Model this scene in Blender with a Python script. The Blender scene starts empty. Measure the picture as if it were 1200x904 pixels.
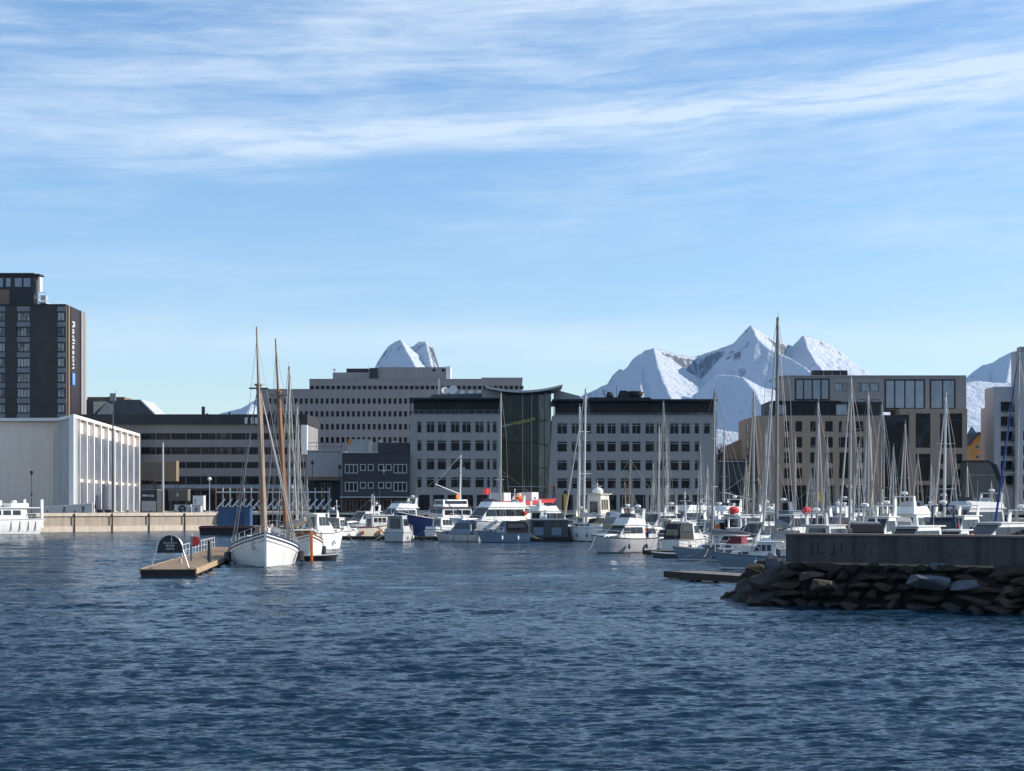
import bpy, math, random
import numpy as np
from mathutils import Vector, Matrix

scene = bpy.context.scene
COL = scene.collection
R = math.radians
rng = random.Random(7)

# ------------------------------------------------------------------ camera
FPX, HY, CAMZ = 2000.0, 590.0, 5.25          # focal length and horizon line, in pixels of the 1200 wide photograph
cd = bpy.data.cameras.new('camera')
cam = bpy.data.objects.new('camera', cd)
COL.objects.link(cam)
cam.location = (0, 0, CAMZ)
cam.rotation_euler = (R(90), 0, 0)
cd.sensor_width = 36.0
cd.lens = 36.0 * FPX / 1200.0
cd.shift_y = (HY - 452.0) / 1200.0
cd.clip_start, cd.clip_end = 0.5, 60000
scene.camera = cam

# ------------------------------------------------------------------ sun, sky, exposure
SUN_AZ, SUN_EL = 7.0, 31.0                   # degrees behind the picture plane (from +X towards +Y), elevation
sdir = Vector((math.cos(R(SUN_EL)) * math.cos(R(SUN_AZ)), math.cos(R(SUN_EL)) * math.sin(R(SUN_AZ)), math.sin(R(SUN_EL))))
sl = bpy.data.lights.new('sun', 'SUN')
sl.energy, sl.angle, sl.color = 5.0, R(0.5), (1.0, 0.93, 0.83)
sun = bpy.data.objects.new('sun', sl)
COL.objects.link(sun)
sun.rotation_euler = sdir.to_track_quat('Z', 'Y').to_euler()
sun.location = (60, 20, 60)

SKY_STRENGTH = 0.125
world = bpy.data.worlds.new('World')
scene.world = world
world.use_nodes = True
def build_world():
    nt = world.node_tree
    N, L = nt.nodes, nt.links
    for n in list(N): N.remove(n)
    def node(t, **k):
        n = N.new(t)
        for a, b in k.items(): setattr(n, a, b)
        return n
    def math_(op, a, b=None, c=None, clamp=False):
        n = node('ShaderNodeMath', operation=op, use_clamp=clamp)
        for i, v in enumerate((a, b, c)):
            if v is None: continue
            if isinstance(v, (int, float)): n.inputs[i].default_value = v
            else: L.new(v, n.inputs[i])
        return n.outputs[0]
    def comb(x, y, z=0.0):
        n = node('ShaderNodeCombineXYZ')
        for i, v in enumerate((x, y, z)):
            if isinstance(v, (int, float)): n.inputs[i].default_value = v
            else: L.new(v, n.inputs[i])
        return n.outputs[0]
    def noise(vec, scale, detail=6, rough=0.55, dist=0.0):
        n = node('ShaderNodeTexNoise')
        L.new(vec, n.inputs['Vector'])
        n.inputs['Scale'].default_value = scale
        n.inputs['Detail'].default_value = detail
        n.inputs['Roughness'].default_value = rough
        n.inputs['Distortion'].default_value = dist
        return n.outputs['Fac']
    def smooth(v, a, b, lo=0.0, hi=1.0):
        n = node('ShaderNodeMapRange', interpolation_type='SMOOTHSTEP')
        L.new(v, n.inputs[0])
        for i, q in zip((1, 2, 3, 4), (a, b, lo, hi)): n.inputs[i].default_value = q
        return n.outputs[0]
    def bell(v, width):                       # 1 at v = 0, falling to 0 at |v| = width
        return smooth(math_('ABSOLUTE', v), 0.0, width, 1.0, 0.0)
    sky = node('ShaderNodeTexSky', sky_type='NISHITA')
    sky.sun_disc = False
    sky.sun_elevation = R(SUN_EL)
    sky.sun_rotation = R(90 - SUN_AZ)
    sky.altitude, sky.air_density, sky.dust_density, sky.ozone_density = 0, 1.0, 0.25, 2.2
    hs = node('ShaderNodeHueSaturation')
    hs.inputs['Hue'].default_value = 0.50
    hs.inputs['Saturation'].default_value = 1.12
    hs.inputs['Value'].default_value = 1.04
    L.new(sky.outputs[0], hs.inputs['Color'])
    tc = node('ShaderNodeTexCoord')
    sep = node('ShaderNodeSeparateXYZ')
    L.new(tc.outputs['Generated'], sep.inputs[0])
    x, y, z = sep.outputs
    hyp = math_('SQRT', math_('ADD', math_('MULTIPLY', x, x), math_('MULTIPLY', y, y)))
    az = math_('ARCTAN2', x, y)
    t = math_('DIVIDE', z, math_('MAXIMUM', hyp, 0.02))
    # a slow warp bends every streak
    w1 = math_('SUBTRACT', noise(comb(az, math_('MULTIPLY', t, 2.0)), 3.2, 3, 0.5), 0.5)
    tw = math_('ADD', math_('ADD', t, math_('MULTIPLY', az, -0.05)), math_('MULTIPLY', w1, 0.026))
    fib = noise(comb(math_('MULTIPLY', az, 10.5), math_('MULTIPLY', tw, 96.0)), 1.0, 10, 0.70, 0.30)
    curd = noise(comb(math_('MULTIPLY', az, 16.0), math_('MULTIPLY', tw, 75.0), 2.3), 1.0, 8, 0.68, 0.6)
    broad = noise(comb(math_('MULTIPLY', az, 3.0), math_('MULTIPLY', tw, 16.0), 4.7), 1.0, 6, 0.55, 0.2)
    # upper sheet of cirrus
    up = smooth(t, 0.09, 0.25, 0.0, 1.0)
    sheet = math_('MULTIPLY', smooth(math_('ADD', math_('ADD', math_('MULTIPLY', fib, 0.42), math_('MULTIPLY', curd, 0.18)), math_('MULTIPLY', broad, 0.50)), 0.43, 0.78), math_('ADD', math_('MULTIPLY', up, 0.80), 0.27))
    # one long rising band
    line = math_('SUBTRACT', math_('ADD', t, math_('MULTIPLY', w1, 0.010)), math_('ADD', 0.2195, math_('MULTIPLY', az, 0.082)))
    band = math_('MULTIPLY', bell(line, 0.019), smooth(fib, 0.3, 0.62, 0.35, 1.0))
    band = math_('MULTIPLY', band, smooth(az, -0.32, -0.10, 0.1, 0.95))
    # low veils near the horizon
    v1 = math_('MULTIPLY', bell(math_('SUBTRACT', math_('ADD', t, math_('MULTIPLY', az, 0.01)), 0.094), 0.022), smooth(broad, 0.35, 0.7, 0.15, 0.60))
    v2 = math_('MULTIPLY', bell(math_('SUBTRACT', math_('ADD', t, math_('MULTIPLY', az, -0.03)), 0.148), 0.016), smooth(broad, 0.36, 0.66, 0.05, 0.6))
    dens = math_('ADD', math_('ADD', sheet, math_('MULTIPLY', band, 0.85)), math_('ADD', v1, v2), clamp=True)
    dens = math_('MULTIPLY', dens, 0.66)
    mix = node('ShaderNodeMix', data_type='RGBA')
    L.new(dens, mix.inputs['Factor'])
    tint = node('ShaderNodeVectorMath', operation='MULTIPLY')
    tint.inputs[1].default_value = (0.93, 0.962, 1.015)
    L.new(hs.outputs[0], tint.inputs[0])
    L.new(tint.outputs[0], mix.inputs['A'])
    mix.inputs['B'].default_value = (CLOUD[0], CLOUD[1], CLOUD[2], 1)
    bg = node('ShaderNodeBackground')
    L.new(mix.outputs['Result'], bg.inputs['Color'])
    bg.inputs['Strength'].default_value = SKY_STRENGTH
    out = node('ShaderNodeOutputWorld')
    L.new(bg.outputs[0], out.inputs['Surface'])
CLOUD = (5.6, 6.2, 6.7)
build_world()

vs = scene.view_settings
scene.display_settings.display_device = 'sRGB'
vs.view_transform = 'Standard'
vs.look = 'None'
vs.exposure, vs.gamma = 0.42, 1.0
vs.use_curve_mapping = False
scene.render.engine = 'CYCLES'
scene.cycles.max_bounces = 6
scene.cycles.diffuse_bounces = 2
scene.cycles.glossy_bounces = 3
scene.cycles.transmission_bounces = 3
scene.cycles.volume_bounces = 0
scene.cycles.caustics_reflective = False
scene.cycles.caustics_refractive = False
scene.cycles.use_denoising = True

# ------------------------------------------------------------------ materials
def mat(name, col, rough=0.6, metal=0.0, var=0.12, scale=0.6, bump=0.0, bscale=8.0, spec=0.5, streak=0.0, rand=0.0):
    m = bpy.data.materials.new(name)
    m.use_nodes = True
    nt = m.node_tree
    N, L = nt.nodes, nt.links
    p = N['Principled BSDF']
    p.inputs['Roughness'].default_value = rough
    p.inputs['Metallic'].default_value = metal
    p.inputs['Specular IOR Level'].default_value = spec
    tc = N.new('ShaderNodeTexCoord')
    n1 = N.new('ShaderNodeTexNoise')
    n1.inputs['Scale'].default_value = scale
    n1.inputs['Detail'].default_value = 7
    n1.inputs['Roughness'].default_value = 0.65
    L.new(tc.outputs['Object'], n1.inputs['Vector'])
    mr = N.new('ShaderNodeMapRange')
    mr.inputs[1].default_value, mr.inputs[2].default_value = 0.3, 0.7
    mr.inputs[3].default_value, mr.inputs[4].default_value = 1 - var, 1 + var
    L.new(n1.outputs['Fac'], mr.inputs[0])
    fac = mr.outputs[0]
    if streak:                                 # rain streaks: noise drawn out along the vertical
        mp = N.new('ShaderNodeMapping')
        mp.inputs['Scale'].default_value = (2.2, 2.2, 0.10)
        L.new(tc.outputs['Object'], mp.inputs['Vector'])
        n2 = N.new('ShaderNodeTexNoise')
        n2.inputs['Scale'].default_value = 1.0
        n2.inputs['Detail'].default_value = 5
        L.new(mp.outputs[0], n2.inputs['Vector'])
        m2 = N.new('ShaderNodeMapRange')
        m2.inputs[1].default_value, m2.inputs[2].default_value = 0.42, 0.68
        m2.inputs[3].default_value, m2.inputs[4].default_value = 1.0, 1 - streak
        L.new(n2.outputs['Fac'], m2.inputs[0])
        mu = N.new('ShaderNodeMath'); mu.operation = 'MULTIPLY'
        L.new(fac, mu.inputs[0]); L.new(m2.outputs[0], mu.inputs[1])
        fac = mu.outputs[0]
    if rand:
        oi = N.new('ShaderNodeObjectInfo')
        m3 = N.new('ShaderNodeMapRange')
        m3.inputs[3].default_value, m3.inputs[4].default_value = 1 - rand, 1 + rand
        L.new(oi.outputs['Random'], m3.inputs[0])
        mu = N.new('ShaderNodeMath'); mu.operation = 'MULTIPLY'
        L.new(fac, mu.inputs[0]); L.new(m3.outputs[0], mu.inputs[1])
        fac = mu.outputs[0]
    mx = N.new('ShaderNodeVectorMath'); mx.operation = 'SCALE'
    mx.inputs[0].default_value = col[:3]
    L.new(fac, mx.inputs['Scale'])
    L.new(mx.outputs[0], p.inputs['Base Color'])
    if bump:
        nb = N.new('ShaderNodeTexNoise')
        nb.inputs['Scale'].default_value = bscale
        nb.inputs['Detail'].default_value = 5
        L.new(tc.outputs['Object'], nb.inputs['Vector'])
        b = N.new('ShaderNodeBump')
        b.inputs['Strength'].default_value = bump
        b.inputs['Distance'].default_value = 0.05
        L.new(nb.outputs['Fac'], b.inputs['Height'])
        L.new(b.outputs[0], p.inputs['Normal'])
    return m

def glass(name, dark, light, rough=0.06, spec=0.6, share=0.7):
    """Window glass over a dim room: each window picks its own room tone (curtain, blind or dark), so neighbours differ."""
    m = bpy.data.materials.new(name)
    m.use_nodes = True
    N, L = m.node_tree.nodes, m.node_tree.links
    p = N['Principled BSDF']
    p.inputs['Roughness'].default_value = rough
    p.inputs['Specular IOR Level'].default_value = spec
    oi = N.new('ShaderNodeObjectInfo')
    tc = N.new('ShaderNodeTexCoord')
    mp = N.new('ShaderNodeMapping')
    mp.inputs['Scale'].default_value = (0.9, 0.9, 0.35)
    L.new(tc.outputs['Object'], mp.inputs['Vector'])
    off = N.new('ShaderNodeVectorMath'); off.operation = 'ADD'
    cmb = N.new('ShaderNodeCombineXYZ')
    ml = N.new('ShaderNodeMath'); ml.operation = 'MULTIPLY'; ml.inputs[1].default_value = 57.0
    L.new(oi.outputs['Random'], ml.inputs[0])
    L.new(ml.outputs[0], cmb.inputs[0])
    L.new(mp.outputs[0], off.inputs[0]); L.new(cmb.outputs[0], off.inputs[1])
    nz = N.new('ShaderNodeTexNoise')
    nz.inputs['Scale'].default_value = 1.0
    nz.inputs['Detail'].default_value = 3
    L.new(off.outputs[0], nz.inputs['Vector'])
    ad = N.new('ShaderNodeMath'); ad.operation = 'MULTIPLY_ADD'
    ad.inputs[1].default_value = 0.35
    L.new(oi.outputs['Random'], ad.inputs[0]); L.new(nz.outputs['Fac'], ad.inputs[2])
    mr = N.new('ShaderNodeMapRange')
    mr.inputs[1].default_value, mr.inputs[2].default_value = share, share + 0.3
    L.new(ad.outputs[0], mr.inputs[0])
    mx = N.new('ShaderNodeMix'); mx.data_type = 'RGBA'
    L.new(mr.outputs[0], mx.inputs['Factor'])
    mx.inputs['A'].default_value = (*dark, 1)
    mx.inputs['B'].default_value = (*light, 1)
    L.new(mx.outputs['Result'], p.inputs['Base Color'])
    return m

M = dict(
    white=mat('gelcoat_white', (0.78, 0.78, 0.76), 0.30, var=0.05, scale=0.8, streak=0.10),
    cream=mat('gelcoat_cream', (0.72, 0.67, 0.57), 0.35, var=0.07, streak=0.12),
    offwhite=mat('painted_off_white', (0.66, 0.66, 0.64), 0.5, var=0.08, streak=0.12),
    lightgrey=mat('paint_light_grey', (0.45, 0.46, 0.47), 0.5, var=0.08),
    midgrey=mat('paint_mid_grey', (0.24, 0.25, 0.26), 0.5, var=0.1),
    darkgrey=mat('paint_dark_grey', (0.07, 0.075, 0.08), 0.55, var=0.12),
    black=mat('black_paint', (0.018, 0.018, 0.02), 0.5, var=0.15),
    rubber=mat('black_rubber', (0.022, 0.022, 0.022), 0.8, var=0.2),
    navy=mat('navy_paint', (0.018, 0.035, 0.11), 0.35, var=0.08),
    blue=mat('blue_paint', (0.045, 0.10, 0.20), 0.45, var=0.1),
    bluegrey=mat('blue_grey_paint', (0.17, 0.23, 0.30), 0.45, var=0.08),
    red=mat('red_paint', (0.50, 0.025, 0.022), 0.45, var=0.1),
    maroon=mat('maroon_paint', (0.10, 0.014, 0.014), 0.5, var=0.12),
    orange=mat('orange_paint', (0.70, 0.17, 0.02), 0.5, var=0.1),
    yellow=mat('yellow_cloth', (0.65, 0.38, 0.02), 0.7, var=0.1),
    teak=mat('teak_deck', (0.26, 0.17, 0.10), 0.7, var=0.2, scale=3),
    varnish=mat('varnished_wood', (0.26, 0.115, 0.045), 0.4, var=0.22, scale=1.5),
    palewood=mat('oiled_pine', (0.30, 0.21, 0.14), 0.55, var=0.2, scale=1.2),
    antifoul=mat('antifouling_dark', (0.025, 0.015, 0.014), 0.7, var=0.2),
    antired=mat('antifouling_red', (0.12, 0.03, 0.02), 0.7, var=0.2),
    alu=mat('aluminium_spar', (0.33, 0.32, 0.31), 0.5, metal=0.25, var=0.08),
    steel=mat('stainless_steel', (0.55, 0.55, 0.56), 0.3, metal=0.7, var=0.05),
    wire=mat('rigging_wire', (0.22, 0.22, 0.23), 0.5, metal=0.4, var=0.05),
    alu2=mat('dull_spar', (0.20, 0.195, 0.19), 0.55, metal=0.2, var=0.1),
    cl_blue=mat('canvas_blue', (0.012, 0.05, 0.24), 0.85, var=0.15, bump=0.4, bscale=3),
    cl_navy=mat('canvas_navy', (0.015, 0.02, 0.05), 0.85, var=0.15, bump=0.4, bscale=3),
    cl_black=mat('canvas_black', (0.018, 0.018, 0.022), 0.85, var=0.15, bump=0.3, bscale=3),
    cl_cream=mat('canvas_cream', (0.46, 0.40, 0.32), 0.85, var=0.15, bump=0.4, bscale=3),
    cl_white=mat('canvas_white', (0.50, 0.50, 0.49), 0.8, var=0.1, bump=0.3, bscale=3),
    cl_maroon=mat('canvas_maroon', (0.16, 0.018, 0.03), 0.8, var=0.12, bump=0.4, bscale=3),
    cl_red=mat('canvas_red', (0.50, 0.03, 0.035), 0.8, var=0.12, bump=0.4, bscale=3),
    cl_grey=mat('canvas_grey', (0.22, 0.23, 0.25), 0.85, var=0.12, bump=0.3, bscale=3),
    boatglass=glass('boat_window', (0.014, 0.016, 0.02), (0.06, 0.05, 0.045), 0.07, 0.6, 0.75),
    winglass=glass('office_window', (0.007, 0.006, 0.009), (0.05, 0.05, 0.06), 0.06, 0.12, 0.76),
    ribbon=glass('ribbon_window', (0.009, 0.007, 0.010), (0.14, 0.115, 0.11), 0.08, 0.15, 0.76),
    skyglass=glass('sky_reflection_window', (0.105, 0.155, 0.225), (0.19, 0.26, 0.34), 0.05, 1.0, 0.6),  # reflected sky is put into the pane colour
    atrium=glass('atrium_glass', (0.014, 0.021, 0.018), (0.034, 0.046, 0.040), 0.08, 0.2, 0.55),
    tealglass=glass('teal_glass', (0.025, 0.048, 0.052), (0.10, 0.15, 0.155), 0.08, 0.6, 0.55),
    curtain=glass('hotel_window', (0.03, 0.04, 0.06), (0.30, 0.31, 0.33), 0.10, 0.5, 0.5),
    frame_wine=mat('window_frame_wine', (0.016, 0.007, 0.008), 0.5, var=0.1),
    frame_dark=mat('window_frame_dark', (0.02, 0.02, 0.024), 0.5, var=0.08),
    frame_white=mat('window_frame_white', (0.46, 0.45, 0.44), 0.5, var=0.05),
    frame_grey=mat('window_frame_grey', (0.30, 0.31, 0.33), 0.5, var=0.05),
    w_office=mat('plaster_blue_grey', (0.345, 0.322, 0.310), 0.85, var=0.06, scale=0.25, streak=0.10, bump=0.15),
    w_back=mat('precast_panel_grey', (0.285, 0.270, 0.272), 0.85, var=0.06, scale=0.2, streak=0.10, bump=0.15),
    w_long=mat('ribbon_panel_grey', (0.225, 0.220, 0.218), 0.8, var=0.07, scale=0.2, streak=0.12),
    w_dark=mat('dark_cladding', (0.028, 0.028, 0.033), 0.7, var=0.15, streak=0.15),
    w_navyhouse=mat('dark_timber_cladding', (0.047, 0.045, 0.050), 0.8, var=0.12, streak=0.12),
    w_tower=mat('dark_tower_brick', (0.040, 0.037, 0.036), 0.8, var=0.2, scale=0.35, streak=0.2, bump=0.2),
    w_spandrel=mat('spandrel_panel', (0.155, 0.175, 0.205), 0.6, var=0.1),
    w_concrete=mat('library_wall_grey', (0.84, 0.71, 0.60), 0.85, var=0.05, scale=0.15, streak=0.08),
    w_fin=mat('white_concrete_fin', (0.78, 0.77, 0.75), 0.75, var=0.05, streak=0.06),
    w_brown=mat('brown_grey_brick', (0.365, 0.268, 0.200), 0.85, var=0.08, scale=0.4, streak=0.08, bump=0.2),
    w_brown2=mat('tan_brick', (0.40, 0.285, 0.205), 0.85, var=0.08, scale=0.4, bump=0.2),
    w_upper=mat('grey_plaster_upper', (0.37, 0.315, 0.285), 0.85, var=0.05, scale=0.2, streak=0.08),
    w_apart=mat('apartment_plaster', (0.44, 0.43, 0.44), 0.85, var=0.05, scale=0.2, streak=0.10),
    w_orange=mat('orange_boards', (0.52, 0.24, 0.055), 0.8, var=0.1, streak=0.1),
    w_shed=mat('shed_panel_grey', (0.40, 0.385, 0.38), 0.7, var=0.06, streak=0.12),
    w_tan=mat('tan_board', (0.20, 0.14, 0.085), 0.8, var=0.12),
    w_olive=mat('weathered_crate', (0.12, 0.11, 0.095), 0.8, var=0.15, streak=0.15),
    roof_dark=mat('roof_felt', (0.022, 0.022, 0.026), 0.8, var=0.2),
    roof_slate=mat('roof_slate', (0.085, 0.10, 0.115), 0.7, var=0.12),
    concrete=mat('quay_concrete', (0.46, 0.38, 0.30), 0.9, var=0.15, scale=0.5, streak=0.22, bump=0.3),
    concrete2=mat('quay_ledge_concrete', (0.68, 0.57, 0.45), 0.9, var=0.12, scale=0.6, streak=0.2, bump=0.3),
    paving=mat('quay_paving', (0.24, 0.22, 0.20), 0.9, var=0.15, scale=0.4),
    timber_dark=mat('tarred_timber', (0.022, 0.018, 0.015), 0.8, var=0.25),
    plank=mat('pier_planks', (0.36, 0.25, 0.155), 0.8, var=0.22, scale=1.6, bump=0.4),
    plank_grey=mat('weathered_planks', (0.17, 0.16, 0.15), 0.85, var=0.22, scale=1.6, bump=0.4),
    seawall=mat('seawall_concrete', (0.070, 0.066, 0.067), 0.9, var=0.28, scale=0.9, streak=0.42, bump=0.5),
    seacap=mat('seawall_coping', (0.25, 0.19, 0.155), 0.9, var=0.18, scale=1.2),
    stain=mat('dark_wall_paint', (0.030, 0.029, 0.031), 0.9, var=0.2),
    signblack=mat('sign_black', (0.014, 0.012, 0.020), 0.45, var=0.08),
    signwhite=mat('sign_white', (0.75, 0.75, 0.74), 0.5, var=0.03),
    signyellow=mat('sign_yellow', (0.62, 0.58, 0.16), 0.5, var=0.05),
    signblue=mat('sign_blue', (0.06, 0.20, 0.55), 0.5, var=0.05),
    skin=mat('skin', (0.45, 0.29, 0.22), 0.6, var=0.05),
    cloth1=mat('jacket_dark', (0.022, 0.024, 0.032), 0.9, var=0.1),
    cloth2=mat('trousers_dark', (0.03, 0.034, 0.05), 0.9, var=0.1),
    hair=mat('hair_brown', (0.03, 0.02, 0.014), 0.8, var=0.1),
    twig=mat('bare_twigs', (0.095, 0.065, 0.050), 0.9, var=0.25, scale=2),
)

# ------------------------------------------------------------------ mesh builder
class MB:
    def __init__(s, xf=None):
        s.v, s.f, s.m, s.xf = [], [], [], xf
    def add(s, pts, faces, mi=0):
        o = len(s.v)
        if s.xf is not None: pts = [tuple(s.xf @ Vector(p)) for p in pts]
        s.v.extend([tuple(p) for p in pts])
        s.f.extend([tuple(o + i for i in f) for f in faces])
        s.m.extend([mi] * len(faces))
    def quad(s, a, b, c, d, mi=0): s.add([a, b, c, d], [(0, 1, 2, 3)], mi)
    def poly(s, pts, mi=0): s.add(pts, [tuple(range(len(pts)))], mi)
    def box(s, x0, y0, z0, x1, y1, z1, mi=0):
        s.add([(x0, y0, z0), (x1, y0, z0), (x1, y1, z0), (x0, y1, z0), (x0, y0, z1), (x1, y0, z1), (x1, y1, z1), (x0, y1, z1)],
              [(3, 2, 1, 0), (4, 5, 6, 7), (0, 1, 5, 4), (1, 2, 6, 5), (2, 3, 7, 6), (3, 0, 4, 7)], mi)
    def tube(s, p0, p1, r0, r1=None, n=6, mi=0):
        r1 = r0 if r1 is None else r1
        p0, p1 = Vector(p0), Vector(p1)
        d = p1 - p0
        if d.length < 1e-6: return
        d.normalize()
        a = Vector((0, 0, 1)) if abs(d.z) < 0.9 else Vector((1, 0, 0))
        u = d.cross(a).normalized(); w = d.cross(u)
        pts = []
        for p, r in ((p0, r0), (p1, r1)):
            for k in range(n):
                t = 2 * math.pi * k / n
                pts.append(p + u * (r * math.cos(t)) + w * (r * math.sin(t)))
        fs = [(k, (k + 1) % n, n + (k + 1) % n, n + k) for k in range(n)]
        fs += [tuple(range(n - 1, -1, -1)), tuple(range(n, 2 * n))]
        s.add(pts, fs, mi)
    def path(s, pts, r, n=5, mi=0):
        for a, b in zip(pts, pts[1:]): s.tube(a, b, r, r, n, mi)
    def lathe(s, prof, c=(0, 0, 0), n=12, mi=0, axis='z'):
        pts = []
        for r, h in prof:
            for k in range(n):
                t = 2 * math.pi * k / n
                q = (r * math.cos(t), r * math.sin(t), h)
                if axis == 'x': q = (h, q[0], q[1])
                if axis == 'y': q = (q[0], h, q[1])
                pts.append((c[0] + q[0], c[1] + q[1], c[2] + q[2]))
        fs = []
        for i in range(len(prof) - 1):
            for k in range(n):
                fs.append((i * n + k, i * n + (k + 1) % n, (i + 1) * n + (k + 1) % n, (i + 1) * n + k))
        fs += [tuple(range(n - 1, -1, -1)), tuple(range((len(prof) - 1) * n, len(prof) * n))]
        s.add(pts, fs, mi)
    def ball(s, c, r, n=10, mi=0):
        rx, ry, rz = r if isinstance(r, (tuple, list)) else (r, r, r)
        h = max(4, n // 2)
        pts, fs = [], []
        for i in range(1, h):
            p = math.pi * i / h
            for k in range(n):
                t = 2 * math.pi * k / n
                pts.append((c[0] + rx * math.sin(p) * math.cos(t), c[1] + ry * math.sin(p) * math.sin(t), c[2] + rz * math.cos(p)))
        top, bot = len(pts), len(pts) + 1
        pts += [(c[0], c[1], c[2] + rz), (c[0], c[1], c[2] - rz)]
        for k in range(n):
            fs.append((top, k, (k + 1) % n))
            fs.append((bot, (h - 2) * n + (k + 1) % n, (h - 2) * n + k))
        for i in range(h - 2):
            for k in range(n):
                fs.append((i * n + k, (i + 1) * n + k, (i + 1) * n + (k + 1) % n, i * n + (k + 1) % n))
        s.add(pts, fs, mi)
    def prism(s, poly, d0, d1, plane='xz', mi=0):
        """a polygon in a plane, given depth along the third axis"""
        def P(a, b, d): return {'xz': (a, d, b), 'yz': (d, a, b), 'xy': (a, b, d)}[plane]
        n = len(poly)
        pts = [P(a, b, d0) for a, b in poly] + [P(a, b, d1) for a, b in poly]
        fs = [tuple(range(n)), tuple(range(2 * n - 1, n - 1, -1))] + [(i, n + i, n + (i + 1) % n, (i + 1) % n) for i in range(n)]
        s.add(pts, fs, mi)
    def mesh(s, name, mats, smooth=False):
        me = bpy.data.meshes.new(name)
        me.from_pydata(s.v, [], s.f)
        for m in (mats if isinstance(mats, (list, tuple)) else [mats]): me.materials.append(m)
        me.polygons.foreach_set('material_index', s.m)
        me.update()
        import bmesh
        b = bmesh.new(); b.from_mesh(me)
        bmesh.ops.recalc_face_normals(b, faces=b.faces)
        b.to_mesh(me); b.free()
        if smooth:
            me.polygons.foreach_set('use_smooth', [True] * len(me.polygons))
            try: me.set_sharp_from_angle(angle=R(38))
            except Exception: pass
        return me
    def build(s, name, mats, parent=None, loc=None, smooth=False, label=None, rot=None):
        return link(name, s.mesh(name, mats, smooth), parent, loc, label, rot)

def link(name, me, parent=None, loc=None, label=None, rot=None):
    o = bpy.data.objects.new(name, me)
    COL.objects.link(o)
    if parent is not None: o.parent = parent
    if loc is not None: o.location = loc
    if rot is not None: o.rotation_euler = rot
    if label: o['label'] = label
    return o

def tag(o, label, cat, group=None, kind=None):
    o['label'], o['category'] = label, cat
    if group: o['group'] = group
    if kind: o['kind'] = kind
    return o
def thing(name, label, cat, loc=(0, 0, 0), rz=0.0, group=None):
    o = bpy.data.objects.new(name, None)
    COL.objects.link(o)
    o.empty_display_size = 0.2
    o.location = loc
    o.rotation_euler = (0, 0, R(rz))
    return tag(o, label, cat, group)
def structure(o):
    o['kind'] = 'structure'
    return o
def copy_tree(o, parent=None):
    c = o.copy()
    COL.objects.link(c)
    if parent is not None:
        c.parent = parent
    for ch in list(o.children): copy_tree(ch, c)
    return c
def text(parent, name, body, size, loc, rot, m, extrude=0.02, align='CENTER', shear=0.0, space=1.0):
    cu = bpy.data.curves.new(name, 'FONT')
    cu.body, cu.size, cu.extrude = body, size, extrude
    cu.align_x, cu.align_y = align, 'CENTER'
    cu.shear, cu.space_character = shear, space
    cu.resolution_u = 3
    t = bpy.data.objects.new(name, cu)
    COL.objects.link(t)
    dg = bpy.context.evaluated_depsgraph_get()
    me = bpy.data.meshes.new_from_object(t.evaluated_get(dg))
    bpy.data.objects.remove(t)
    bpy.data.curves.remove(cu)
    me.materials.clear()
    me.materials.append(m)
    return link(name, me, parent, loc, None, rot)

def PX(px, Y): return (px - 600.0) * Y / FPX
def PZ(py, Y): return CAMZ - (py - HY) * Y / FPX
QZ = 3.3                                       # quay level above the water

# value noise used by terrain, rocks and trees
_lat = np.random.RandomState(3).rand(256, 256)
def vnoise(x, y):
    xi, yi = np.floor(x).astype(int), np.floor(y).astype(int)
    fx, fy = x - xi, y - yi
    fx, fy = fx * fx * (3 - 2 * fx), fy * fy * (3 - 2 * fy)
    g = lambda i, j: _lat[i % 256, j % 256]
    return (g(xi, yi) * (1 - fx) + g(xi + 1, yi) * fx) * (1 - fy) + (g(xi, yi + 1) * (1 - fx) + g(xi + 1, yi + 1) * fx) * fy
def fbm(x, y, octs=6, gain=0.5, ridged=False):
    s, a, n = 0.0, 1.0, 0.0
    for k in range(octs):
        v = vnoise(x * 2 ** k + 17.3 * k, y * 2 ** k + 9.1 * k)
        if ridged: v = 1 - np.abs(2 * v - 1)
        s = s + a * v; n += a; a *= gain
    return s / n
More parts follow.
